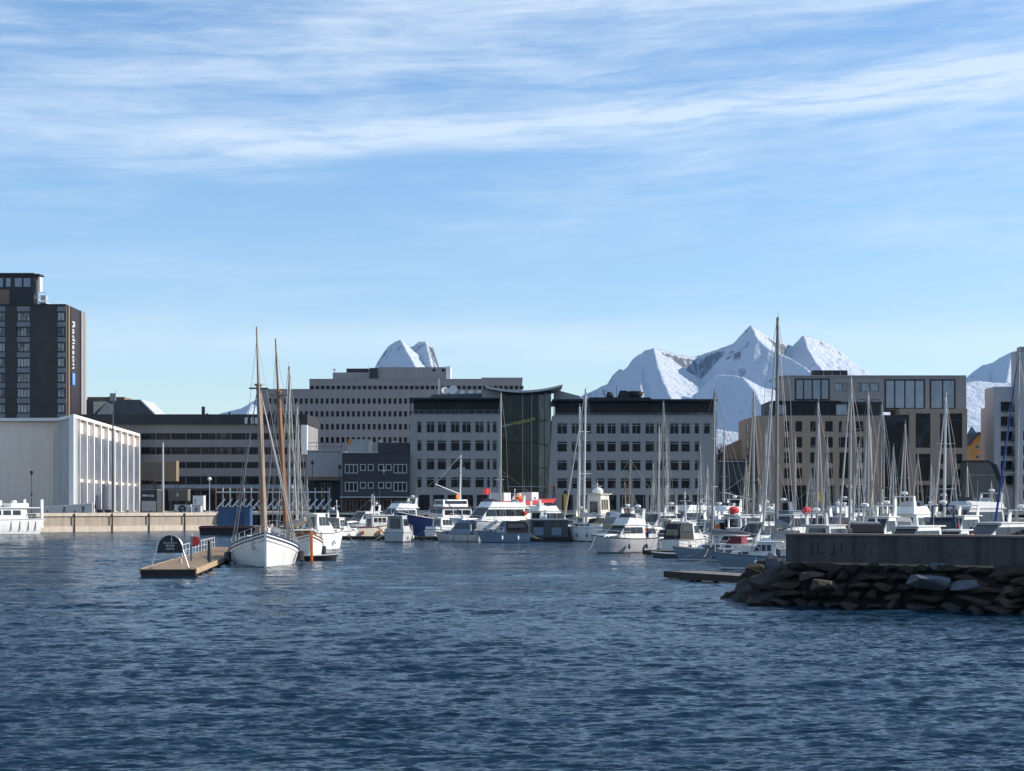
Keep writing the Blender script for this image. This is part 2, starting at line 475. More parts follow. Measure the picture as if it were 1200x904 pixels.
# ------------------------------------------------------------------ water
def water_material():
    m = bpy.data.materials.new('sea_water')
    m.use_nodes = True
    N, L = m.node_tree.nodes, m.node_tree.links
    p = N['Principled BSDF']
    p.inputs['Base Color'].default_value = (0.004, 0.022, 0.042, 1)
    p.inputs['Roughness'].default_value = 0.13
    p.inputs['IOR'].default_value = 1.333
    geo = N.new('ShaderNodeNewGeometry')
    tc = N.new('ShaderNodeTexCoord')
    total = None
    for sc, strength, det in (((0.10, 0.16, 1), 0.30, 2), ((0.85, 1.5, 1), 1.20, 3), ((2.3, 6.5, 1), 1.15, 3), ((4.5, 13.0, 1), 0.70, 2)):
        mp = N.new('ShaderNodeMapping')
        mp.inputs['Scale'].default_value = sc
        mp.inputs['Rotation'].default_value = (0, 0, R(8))
        L.new(tc.outputs['Object'], mp.inputs['Vector'])
        nz = N.new('ShaderNodeTexNoise')
        nz.inputs['Scale'].default_value = 1.0
        nz.inputs['Detail'].default_value = det
        nz.inputs['Roughness'].default_value = 0.6
        L.new(mp.outputs[0], nz.inputs['Vector'])
        sb = N.new('ShaderNodeVectorMath'); sb.operation = 'SUBTRACT'
        sb.inputs[1].default_value = (0.5, 0.5, 0.5)
        L.new(nz.outputs['Color'], sb.inputs[0])
        ml = N.new('ShaderNodeVectorMath'); ml.operation = 'MULTIPLY'
        ml.inputs[1].default_value = (strength * 0.7, strength * 1.5, 0)
        L.new(sb.outputs[0], ml.inputs[0])
        if total is None: total = ml.outputs[0]
        else:
            ad = N.new('ShaderNodeVectorMath'); ad.operation = 'ADD'
            L.new(total, ad.inputs[0]); L.new(ml.outputs[0], ad.inputs[1])
            total = ad.outputs[0]
    # gusts: broad patches where the ripples are stronger or weaker
    gp = N.new('ShaderNodeMapping'); gp.inputs['Scale'].default_value = (0.02, 0.045, 1)
    L.new(tc.outputs['Object'], gp.inputs['Vector'])
    gn = N.new('ShaderNodeTexNoise'); gn.inputs['Scale'].default_value = 1.0; gn.inputs['Detail'].default_value = 4
    L.new(gp.outputs[0], gn.inputs['Vector'])
    gr = N.new('ShaderNodeMapRange')
    for i, q in zip((1, 2, 3, 4), (0.34, 0.66, 0.60, 1.45)): gr.inputs[i].default_value = q
    L.new(gn.outputs['Fac'], gr.inputs[0])
    gs = N.new('ShaderNodeVectorMath'); gs.operation = 'SCALE'
    L.new(total, gs.inputs[0]); L.new(gr.outputs[0], gs.inputs['Scale'])
    ad = N.new('ShaderNodeVectorMath'); ad.operation = 'ADD'
    L.new(geo.outputs['Normal'], ad.inputs[0]); L.new(gs.outputs[0], ad.inputs[1])
    nm = N.new('ShaderNodeVectorMath'); nm.operation = 'NORMALIZE'
    L.new(ad.outputs[0], nm.inputs[0])
    L.new(nm.outputs[0], p.inputs['Normal'])
    return m

def build_water():
    rs = np.random.RandomState(11)
    nr, nc = 1250, 640
    # rows close together near the viewer and further apart with distance; columns fan out the same way
    s = np.linspace(1.0 / 24.0, 1.0 / 345.0, nr)
    Y = 1.0 / s
    dY = np.gradient(Y)
    half = 0.42 * Y + 6.0
    u = np.linspace(-1, 1, nc)
    X = half[:, None] * u[None, :]
    YY = np.repeat(Y[:, None], nc, 1)
    dx = (half * 2 / nc)
    n = 150
    lam = np.exp(rs.uniform(math.log(0.14), math.log(2.6), n))
    ang = np.radians(-90 + 12 + rs.normal(0, 15, n))
    k = 2 * math.pi / lam
    kx, ky = k * np.cos(ang), k * np.sin(ang)
    amp = 0.265 / math.sqrt(n) * (lam / 1.2) ** -0.1 / k * 1.35
    amp = amp * np.where(lam < 0.6, 1.35, np.where(lam < 1.1, 0.6, 0.42))
    ph = rs.uniform(0, 2 * math.pi, n)
    Z = np.zeros((nr, nc))
    for i in range(n):
        fade_y = np.clip((lam[i] / np.maximum(dY * abs(math.sin(ang[i])), 1e-3) - 2.2) / 2.5, 0, 1)
        fade_x = np.clip((lam[i] / np.maximum(dx * abs(math.cos(ang[i])), 1e-3) - 2.2) / 2.5, 0, 1)
        f = (fade_y * fade_x)[:, None]
        if f.max() <= 0: continue
        Z += f * amp[i] * np.sin(kx[i] * X + ky[i] * YY + ph[i])
    for i in range(36):                        # a low long swell that still reads far out
        l_ = math.exp(rs.uniform(math.log(3.0), math.log(10.0))); a_ = math.radians(-90 + 8 + rs.normal(0, 18)); k_ = 2 * math.pi / l_
        f = np.clip((l_ / np.maximum(dY, 1e-3) - 2.2) / 2.0, 0, 1)[:, None]
        Z += f * (0.075 / 6.0 / k_) * np.sin(k_ * (math.cos(a_) * X + math.sin(a_) * YY) + rs.uniform(0, 6.28))
    g = 0.6 + 0.8 * fbm(X * 0.035, YY * 0.06, 3)
    Z = Z * g
    Z = Z + 0.35 * np.maximum(Z, 0) ** 1.5          # crests a little sharper than troughs
    edge = np.clip((345 - Y) / 40, 0, 1)[:, None]
    Z = Z * edge - 0.02
    v = np.stack([X, YY, Z], -1).reshape(-1, 3)
    idx = np.arange(nr * nc).reshape(nr, nc)
    q = np.stack([idx[:-1, :-1], idx[:-1, 1:], idx[1:, 1:], idx[1:, :-1]], -1).reshape(-1, 4)
    # round the ruffled part, a calm sheet a little lower out to the far shore
    far = [(-6500, -5800, -0.30), (6500, -5800, -0.30), (6500, 12500, -0.30), (-6500, 12500, -0.30)]
    base = len(v)
    v = np.concatenate([v, np.array(far)])
    q = np.concatenate([q, np.array([[base, base + 1, base + 2, base + 3]])])
    me = bpy.data.meshes.new('water')
    me.vertices.add(len(v)); me.vertices.foreach_set('co', v.ravel())
    me.loops.add(q.size); me.loops.foreach_set('vertex_index', q.ravel())
    me.polygons.add(len(q)); me.polygons.foreach_set('loop_start', np.arange(0, q.size, 4))
    me.polygons.foreach_set('use_smooth', np.ones(len(q), bool))
    me.update(calc_edges=True)
    me.materials.append(water_material())
    structure(link('water', me))
build_water()

# ------------------------------------------------------------------ snow mountains
def snow_material():
    m = bpy.data.materials.new('snow_and_rock')
    m.use_nodes = True
    N, L = m.node_tree.nodes, m.node_tree.links
    p = N['Principled BSDF']
    p.inputs['Roughness'].default_value = 0.75
    p.inputs['Specular IOR Level'].default_value = 0.2
    tc = N.new('ShaderNodeTexCoord')
    geo = N.new('ShaderNodeNewGeometry')
    n1 = N.new('ShaderNodeTexNoise'); n1.inputs['Scale'].default_value = 0.012; n1.inputs['Detail'].default_value = 10; n1.inputs['Roughness'].default_value = 0.72
    L.new(tc.outputs['Object'], n1.inputs['Vector'])
    sp = N.new('ShaderNodeSeparateXYZ'); L.new(geo.outputs['Normal'], sp.inputs[0])
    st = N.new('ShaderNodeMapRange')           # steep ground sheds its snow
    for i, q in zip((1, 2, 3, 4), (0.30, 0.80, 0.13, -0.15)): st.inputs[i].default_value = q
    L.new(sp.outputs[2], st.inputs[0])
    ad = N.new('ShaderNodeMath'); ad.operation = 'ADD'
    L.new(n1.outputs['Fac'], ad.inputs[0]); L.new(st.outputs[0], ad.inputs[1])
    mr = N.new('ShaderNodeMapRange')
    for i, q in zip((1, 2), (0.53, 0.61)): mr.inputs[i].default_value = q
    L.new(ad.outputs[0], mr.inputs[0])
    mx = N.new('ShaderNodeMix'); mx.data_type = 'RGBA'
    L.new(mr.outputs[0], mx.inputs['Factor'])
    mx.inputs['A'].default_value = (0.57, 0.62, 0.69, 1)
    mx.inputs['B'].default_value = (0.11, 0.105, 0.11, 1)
    L.new(mx.outputs['Result'], p.inputs['Base Color'])
    b = N.new('ShaderNodeBump'); b.inputs['Strength'].default_value = 0.8; b.inputs['Distance'].default_value = 55
    n2 = N.new('ShaderNodeTexNoise'); n2.inputs['Scale'].default_value = 0.03; n2.inputs['Detail'].default_value = 8; n2.inputs['Roughness'].default_value = 0.65
    L.new(tc.outputs['Object'], n2.inputs['Vector'])
    L.new(n2.outputs['Fac'], b.inputs['Height']); L.new(b.outputs[0], p.inputs['Normal'])
    return m
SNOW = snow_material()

def mountain(name, ridges, x0, x1, y0, y1, step, rough=26.0, seed=0.0, res_rough=0.012):
    """Terrain as the upper envelope of ridges. A ridge = (points (px, py, distance), slope towards -x, slope towards +x)."""
    xs = np.arange(x0, x1, step); ys = np.arange(y0, y1, step)
    X, Y = np.meshgrid(xs, ys)
    wx = (fbm(X * 0.004 + seed, Y * 0.004 + 5, 4) - 0.5) * 70
    wy = (fbm(X * 0.004 + 31, Y * 0.004 + seed, 4) - 0.5) * 70
    Xw, Yw = X + wx, Y + wy
    Z = np.full(X.shape, -80.0)
    crest = np.full(X.shape, 1e9)
    for pts, sl_l, sl_r in ridges:
        P = np.array([(PX(a, D), D, PZ(b, D)) for a, b, D in pts])
        best = np.full(X.shape, -1e9)
        bd = np.full(X.shape, 1e9)
        for a, b in zip(P, P[1:]):
            d = b[:2] - a[:2]
            l2 = (d ** 2).sum() + 1e-6
            # close to the crest the warp fades so that the skyline stays where it is
            t = np.clip(((X - a[0]) * d[0] + (Y - a[1]) * d[1]) / l2, 0, 1)
            dist0 = np.hypot(X - a[0] - t * d[0], Y - a[1] - t * d[1])
            w = np.clip(dist0 / 160, 0, 1)
            Xe, Ye = X + wx * w, Y + wy * w
            t = np.clip(((Xe - a[0]) * d[0] + (Ye - a[1]) * d[1]) / l2, 0, 1)
            qx, qy = Xe - a[0] - t * d[0], Ye - a[1] - t * d[1]
            dist = np.hypot(qx, qy)
            c = np.clip(qx / (dist + 1e-6), -1, 1)
            s = sl_l + (sl_r - sl_l) * (0.5 + 0.5 * c)
            best = np.maximum(best, a[2] + t * (b[2] - a[2]) - s * dist)
            bd = np.minimum(bd, dist)
        crest = np.where(best > Z, bd, crest)
        Z = np.maximum(Z, best)
    n = fbm(X * 0.006 + seed, Y * 0.006 + seed * 2, 6, 0.55, ridged=True) - 0.6
    n2 = fbm(X * res_rough + 9, Y * res_rough + seed, 6, 0.6) - 0.5
    hgt = np.clip((Z + 60) / 300, 0, 1) * np.clip(crest / 130, 0.22, 1)
    Z = Z + hgt * (n * rough + n2 * rough * 0.6)
    v = np.stack([X, Y, Z], -1).reshape(-1, 3)
    idx = np.arange(X.size).reshape(X.shape)
    q = np.stack([idx[:-1, :-1], idx[:-1, 1:], idx[1:, 1:], idx[1:, :-1]], -1).reshape(-1, 4)
    me = bpy.data.meshes.new(name)
    me.vertices.add(len(v)); me.vertices.foreach_set('co', v.ravel())
    me.loops.add(q.size); me.loops.foreach_set('vertex_index', q.ravel())
    me.polygons.add(len(q)); me.polygons.foreach_set('loop_start', np.arange(0, q.size, 4))
    me.polygons.foreach_set('use_smooth', np.ones(len(q), bool))
    me.update(calc_edges=True)
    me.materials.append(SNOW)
    return structure(link(name, me))

def build_mountains():
    # Crests come nearest at their summits and draw back on both sides, so that each left flank lies in shade and each right flank in the sun.
    D = 10500                                  # small double peak behind the grey office block
    mountain('mountain', [
        ([(425, 452, D + 700), (441, 429, D + 450), (447, 416, D + 330), (456, 405, D + 180), (463, 400, D + 80), (469, 397, D)], 1.9, 2.6),
        ([(469, 397, D), (474, 403, D + 150), (479, 405.5, D + 260), (484, 405, D + 340)], 2.4, 1.6),
        ([(484, 405, D + 340), (488, 401.5, D + 250), (493, 399.5, D + 170), (499, 400.5, D + 120), (506, 404, D + 160), (509, 412, D + 220), (514, 428, D + 330), (518, 446, D + 400)], 2.0, 3.2),
        ([(469, 397, D), (475, 409, D - 180), (484, 424, D - 380), (496, 450, D - 800)], 1.3, 0.85),
        ([(499, 400.5, D + 120), (503, 416, D - 100), (507, 436, D - 380), (509, 462, D - 800)], 1.4, 2.2),
        ([(400, 470, D - 500), (560, 470, D - 500)], 0.5, 0.5),
    ], -1250, -330, 9200, 11300, 8.0, rough=58, seed=3.0, res_rough=0.02)
    D = 10000                                  # the long range right of the middle
    mountain('mountain', [
        ([(650, 486, D + 1300), (685, 461, D + 950), (706, 452, D + 720), (715, 448, D + 620), (719, 438, D + 560), (726, 431.5, D + 480), (731, 433, D + 430), (735, 430, D + 380), (743, 419, D + 260), (757, 410, D + 110), (766, 407, D)], 1.7, 2.0),
        ([(766, 407, D), (781, 411, D + 140), (795, 415, D + 300), (808, 417, D + 460), (817, 416.5, D + 560), (838, 409.5, D + 420), (859, 402, D + 250), (869, 396, D + 160), (875.5, 385, D + 70), (879.5, 381, D)], 3.2, 2.8),
        ([(879.5, 381, D), (885, 384.5, D + 100), (892, 388.5, D + 230), (907, 397.5, D + 470), (925, 403.5, D + 650), (933, 407.5, D + 720)], 3.0, 2.2),
        ([(933, 407.5, D + 720), (938.5, 394, D + 640), (941.5, 393, D + 620), (955, 396, D + 720), (970, 402, D + 850), (985, 411, D + 980), (1000, 424, D + 1150), (1012, 435, D + 1280), (1030, 437, D + 1350), (1060, 446, D + 1400), (1090, 470, D + 1500)], 3.4, 1.3),
        # spurs running down towards the fjord and to the right
        ([(879.5, 381, D), (888, 397, D - 150), (902, 409, D - 260), (922, 418, D - 360), (940, 428, D - 500), (962, 446, D - 800), (985, 480, D - 1300)], 1.1, 0.85),
        ([(941.5, 393, D + 620), (946, 408, D + 380), (956, 424, D + 120), (968, 440, D - 150)], 1.0, 0.65),
        ([(766, 407, D), (768, 417, D - 120), (771, 430, D - 330), (778, 448, D - 620), (790, 475, D - 1050)], 0.92, 0.70),
        ([(757, 410, D + 110), (752, 424, D - 60), (750, 440, D - 300), (752, 466, D - 700)], 0.95, 0.75),
        ([(838, 440, D - 700), (857, 439, D - 800), (870, 442, D - 900), (884, 458, D - 1200), (900, 492, D - 1600)], 0.95, 0.55),
        ([(915, 448, D - 500), (938, 440, D - 560), (960, 452, D - 850), (985, 480, D - 1300)], 0.95, 0.6),
        ([(600, 508, D - 1600), (760, 494, D - 1600), (880, 508, D - 1800), (1000, 500, D - 1600)], 0.6, 0.5),
    ], 200, 2350, 8000, 11600, 8.5, rough=44, seed=11.0, res_rough=0.016)
    D = 11300                                  # the shoulder at the right edge
    mountain('mountain', [
        ([(1090, 470, D + 900), (1133, 442, D + 600), (1141, 435, D + 520), (1152, 427.5, D + 400), (1165, 424, D + 300), (1172, 419, D + 220), (1186, 412, D + 80), (1200, 408, D), (1230, 404, D), (1280, 420, D)], 1.0, 0.9),
        ([(1186, 412, D + 80), (1183, 428, D - 150), (1180, 446, D - 420)], 0.9, 0.7),
        ([(1165, 424, D + 300), (1160, 436, D + 60), (1156, 452, D - 250)], 0.9, 0.7),
        ([(1100, 455, D - 900), (1140, 447, D - 800), (1180, 449, D - 800), (1230, 440, D - 800)], 0.6, 0.5),
        ([(1090, 478, D - 1600), (1140, 470, D - 1500), (1190, 474, D - 1500), (1260, 468, D - 1500)], 0.5, 0.45),
        ([(1090, 505, D - 2200), (1150, 498, D - 2200), (1260, 500, D - 2200)], 0.45, 0.4),
    ], 2450, 4200, 8800, 12500, 10.0, rough=30, seed=23.0)
    D = 9500                                   # snow hill glimpsed over the long roof at the left
    mountain('mountain', [
        ([(225, 496, D + 500), (262, 483, D + 300), (285, 477, D + 150), (296, 470, D + 80), (312, 462, D), (340, 458, D), (380, 470, D + 200)], 0.9, 0.8),
        ([(296, 470, D + 80), (290, 484, D - 400), (286, 500, D - 800)], 0.9, 0.6),
    ], -2300, -900, 8400, 10400, 14.0, rough=24, seed=41.0)
build_mountains()

# ------------------------------------------------------------------ haze between here and the mountains
def build_haze():
    b = MB(); b.box(-6800, -6000, -4, 6800, 12900, 1500)
    m = bpy.data.materials.new('blue_air')
    m.use_nodes = True
    N, L = m.node_tree.nodes, m.node_tree.links
    N.remove(N['Principled BSDF'])
    pv = N.new('ShaderNodeVolumePrincipled')
    pv.inputs['Color'].default_value = (0.28, 0.56, 1.0, 1)
    pv.inputs['Density'].default_value = HAZE
    pv.inputs['Anisotropy'].default_value = 0.0
    L.new(pv.outputs[0], N['Material Output'].inputs['Volume'])
    o = b.build('haze', m)
    o['kind'] = 'stuff'
HAZE = 1.9e-5
build_haze()

# ------------------------------------------------------------------ quay and city ground
def build_quay():
    edge = [(-160, 311), (-87, 311), (PX(255, 335), 335), (220, 335)]
    t = MB()
    t.add([(x, y, QZ) for x, y in edge] + [(900, 335, QZ), (900, 6000, QZ), (-900, 6000, QZ), (-900, 311, QZ)], [tuple(range(8))], 0)
    structure(t.build('ground', M['paving']))
    w, led, cop, fen, pl = MB(), MB(), MB(), MB(), MB()
    for (x0, y0), (x1, y1) in zip(edge, edge[1:]):
        d = Vector((x1 - x0, y1 - y0, 0)); ln = d.length; d.normalize()
        n = Vector((d.y, -d.x, 0))
        def bar(mb, s0, s1, z0, z1, o0, o1, mi=0):
            a, b = Vector((x0, y0, 0)) + d * s0, Vector((x0, y0, 0)) + d * s1
            pts = [a + n * o0, b + n * o0, b + n * o1, a + n * o1]
            mb.add([(p.x, p.y, z0) for p in pts] + [(p.x, p.y, z1) for p in pts],
                   [(3, 2, 1, 0), (4, 5, 6, 7), (0, 1, 5, 4), (1, 2, 6, 5), (2, 3, 7, 6), (3, 0, 4, 7)], mi)
        if x0 > -60:                           # inner quay: dark piles added to stand in for gloom behind the boats
            bar(pl, 0, ln, -1.5, QZ - 0.004, -1.0, 0.0)
            for q in range(int(ln / 1.2)): bar(pl, q * 1.2 + .1, q * 1.2 + .7, -1.5, QZ - .3, 0.0, 0.45)
            bar(cop, 0, ln, QZ - 0.30, QZ + 0.12, -0.45, 0.50)
            continue
        bar(w, 0, ln, -1.5, QZ - 0.004, -1.0, 0.0)
        k = 0.0
        while k < ln:                          # slabs of the quay face, with open joints and a fender timber at each
            e = min(k + 7.6, ln)
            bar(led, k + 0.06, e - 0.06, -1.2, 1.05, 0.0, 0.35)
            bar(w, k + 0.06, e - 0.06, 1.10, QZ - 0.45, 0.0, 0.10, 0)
            bar(fen, k - 0.09, k + 0.09, -1.0, QZ + 0.05, 0.36, 0.50)
            k += 7.6
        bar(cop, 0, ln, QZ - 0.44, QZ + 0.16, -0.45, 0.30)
    structure(w.build('quay', M['concrete']))
    structure(led.build('quay_ledge', M['concrete2']))
    structure(pl.build('quay_dark_front', M['timber_dark']))
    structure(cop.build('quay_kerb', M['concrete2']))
    structure(fen.build('quay_fender_timbers', M['timber_dark']))
build_quay()
# ------------------------------------------------------------------ buildings
_wcache = {}
def window_meshes(w, h, mull, trans, fw, fm, pm, d=0.10):
    key = (round(w, 2), round(h, 2), mull, trans, fw, fm.name, pm.name)
    if key in _wcache: return _wcache[key]
    f = MB()
    f.box(0, 0, 0, fw, d, h); f.box(w - fw, 0, 0, w, d, h)
    f.box(fw, 0, 0, w - fw, d, fw); f.box(fw, 0, h - fw, w - fw, d, h)
    for k in range(1, mull + 1):
        x = w * k / (mull + 1)
        f.box(x - fw * .45, .01, fw, x + fw * .45, d - .01, h - fw)
    if trans: f.box(fw, 0.005, h * trans - fw * .6, w - fw, d - .005, h * trans + fw * .6)
    p = MB(); p.box(fw * .6, d * .55, fw * .6, w - fw * .6, d * .85, h - fw * .6)
    _wcache[key] = (f.mesh('window', fm), p.mesh('pane', pm))
    return _wcache[key]

class Bld:
    """A building. Its front stands at distance Y facing the water; measures are read in photograph pixels at that distance."""
    def __init__(s, name, label, pxc, Y, cat='building', group=None, zg=QZ, rz=0.0):
        s.Y, s.X, s.zg = Y, PX(pxc, Y), zg
        s.root = thing(name, label, cat, (s.X, Y, zg), rz, group)
    def lx(s, px, dy=0.0): return PX(px, s.Y + dy) - s.X
    def lz(s, py, dy=0.0): return PZ(py, s.Y + dy) - s.zg
    def block(s, name, px0, px1, py0, py1, depth, m, holes=(), dy=0.0, reveal=0.3, sub=None):
        x0, x1, z1 = s.lx(px0, dy), s.lx(px1, dy), s.lz(py0, dy)
        z0 = 0.0 if py1 is None else s.lz(py1, dy)
        return s.blockw(name, x0, x1, z0, z1, depth, m, [(s.lx(a, dy), s.lz(d, dy), s.lx(c, dy), s.lz(b, dy)) for a, b, c, d in holes], dy, reveal, sub)
    def blockw(s, name, x0, x1, z0, z1, depth, m, holes=(), dy=0.0, reveal=0.3, sub=None):
        b = MB()
        hs = [(max(a, x0 + .02), max(c, z0 + .02), min(e, x1 - .02), min(f, z1 - .02)) for a, c, e, f in holes]
        xs = sorted({x0, x1, *[h[0] for h in hs], *[h[2] for h in hs]})
        zs = sorted({z0, z1, *[h[1] for h in hs], *[h[3] for h in hs]})
        for za, zb in zip(zs, zs[1:]):
            run = None
            zm = (za + zb) / 2
            for xa, xb in zip(xs, xs[1:]):
                xm = (xa + xb) / 2
                solid = not any(h[0] < xm < h[2] and h[1] < zm < h[3] for h in hs)
                if solid and run is None: run = xa
                if not solid and run is not None:
                    b.quad((run, dy, za), (xa, dy, za), (xa, dy, zb), (run, dy, zb)); run = None
            if run is not None: b.quad((run, dy, za), (x1, dy, za), (x1, dy, zb), (run, dy, zb))
        for a, c, e, f in hs:
            y0, y1 = dy, dy + reveal
            b.quad((a, y0, c), (e, y0, c), (e, y1, c), (a, y1, c)); b.quad((a, y0, f), (a, y1, f), (e, y1, f), (e, y0, f))
            b.quad((a, y0, c), (a, y1, c), (a, y1, f), (a, y0, f)); b.quad((e, y0, c), (e, y0, f), (e, y1, f), (e, y1, c))
            b.quad((a, y1, c), (e, y1, c), (e, y1, f), (a, y1, f))
        yb = dy + depth
        b.quad((x0, dy, z0), (x0, dy, z1), (x0, yb, z1), (x0, yb, z0)); b.quad((x1, dy, z0), (x1, yb, z0), (x1, yb, z1), (x1, dy, z1))
        b.quad((x0, yb, z0), (x0, yb, z1), (x1, yb, z1), (x1, yb, z0)); b.quad((x0, dy, z1), (x1, dy, z1), (x1, yb, z1), (x0, yb, z1))
        me = bpy.data.meshes.new(name)
        me.from_pydata(b.v, [], b.f); me.materials.append(m); me.update()
        return link(name, me, sub or s.root)
    def win(s, px0, py0, px1, py1, fm, pm, mull=0, trans=0, fw=0.08, dy=0.0, inset=0.14, pane=True, parent=None):
        x0, x1, z0, z1 = s.lx(px0, dy), s.lx(px1, dy), s.lz(py1, dy), s.lz(py0, dy)
        return s.winw(x0, z0, x1, z1, fm, pm, mull, trans, fw, dy + inset, parent)
    def winw(s, x0, z0, x1, z1, fm, pm, mull=0, trans=0, fw=0.08, y=0.14, parent=None):
        f, p = window_meshes(x1 - x0 - .02, z1 - z0 - .02, mull, trans, fw, fm, pm)
        o = link('window', f, parent or s.root, (x0 + .01, y, z0 + .01))
        link('pane', p, o)
        return o
    def slab(s, name, px0, px1, py0, py1, y0, y1, m, parent=None, dy=0.0):
        b = MB(); b.box(s.lx(px0, dy), y0, s.lz(py1, dy), s.lx(px1, dy), y1, s.lz(py0, dy))
        return b.build(name, m, parent or s.root)

def railing(b, x0, x1, y, z0, h, step=1.5, r=0.03):
    n = max(1, int((x1 - x0) / step))
    for k in range(n + 1):
        x = x0 + (x1 - x0) * k / n
        b.tube((x, y, z0), (x, y, z0 + h), r, n=4)
    b.tube((x0, y, z0 + h), (x1, y, z0 + h), r * 1.3, n=4)
    b.tube((x0, y, z0 + h * .5), (x1, y, z0 + h * .5), r * .7, n=4)

def office_wing(label, pxc, px0, px1, top, rows, cols, first_extra=(), skew=None):
    """five storeys of square windows under a dark recessed terrace storey with a flat roof"""
    B = Bld('office_wing', label, pxc, 340, group='twin office wings beside the glass atrium')
    body_top, roof0, roof1, rail = top
    holes, wins = [], []
    for ri, (ya, yb) in enumerate(rows):
        for c in cols + (list(first_extra) if ri == 0 else []):
            holes.append((c[0], ya, c[1], yb)); wins.append((c[0], ya, c[1], yb, ri))
    # shop openings at ground level
    g = []
    x = px0 + 10
    while x < px1 - 16:
        g.append((x, 580, x + 13, 598)); x += 17
    B.block('wall', px0, px1, body_top, None, 22, M['w_office'], holes + g)
    for a, ya, c, yb, ri in wins:
        wide = (c - a) > 8
        B.win(a, ya, c, yb, M['frame_grey'], M['winglass'], mull=1 if (ri == 0 and wide) else 0, trans=0.80, fw=0.10, inset=0.12)
    for a, ya, c, yb in g:
        B.win(a, ya, c, yb, M['frame_dark'], M['winglass'], mull=1, trans=0.75, fw=0.12, inset=0.15)
    # terrace storey, set back
    B.block('terrace_storey', px0 + 4, px1 - 1.5, roof1, body_top, 16, M['w_dark'], [], dy=3.0)
    n = int((px1 - px0) / 12)
    for k in range(n):
        a = px0 + 6 + k * (px1 - px0 - 10) / n
        B.win(a, roof1 + 4, a + 9.2, body_top - 0.5, M['frame_dark'], M['winglass'], mull=1, trans=0, fw=0.08, dy=3.0, inset=-0.12)
    # flat roof on slim posts
    r = MB(); r.box(B.lx(px0 - 1.2), -0.4, B.lz(roof1), B.lx(px1 + 0.8), 21, B.lz(roof0))
    roof = r.build('roof', M['roof_dark'], B.root)
    p = MB()
    p.box(B.lx(px0 + .2), 0.1, B.lz(body_top), B.lx(px0 + 1.2), 0.4, B.lz(roof1)); p.box(B.lx(px1 - 1.2), 0.1, B.lz(body_top), B.lx(px1 - .2), 0.4, B.lz(roof1))
    p.build('roof_post', M['frame_dark'], B.root)
    b = MB(); railing(b, B.lx(px0 + .5), B.lx(px1 - .5), 0.18, B.lz(body_top), B.lz(rail) - B.lz(body_top), 1.6)
    b.build('terrace_railing', M['frame_grey'], B.root)
    q = MB(); q.box(B.lx(px0), -0.10, B.lz(body_top) - .02, B.lx(px1), -0.005, B.lz(body_top) + .12)
    q.build('parapet_trim', M['frame_grey'], B.root)
    return B, roof

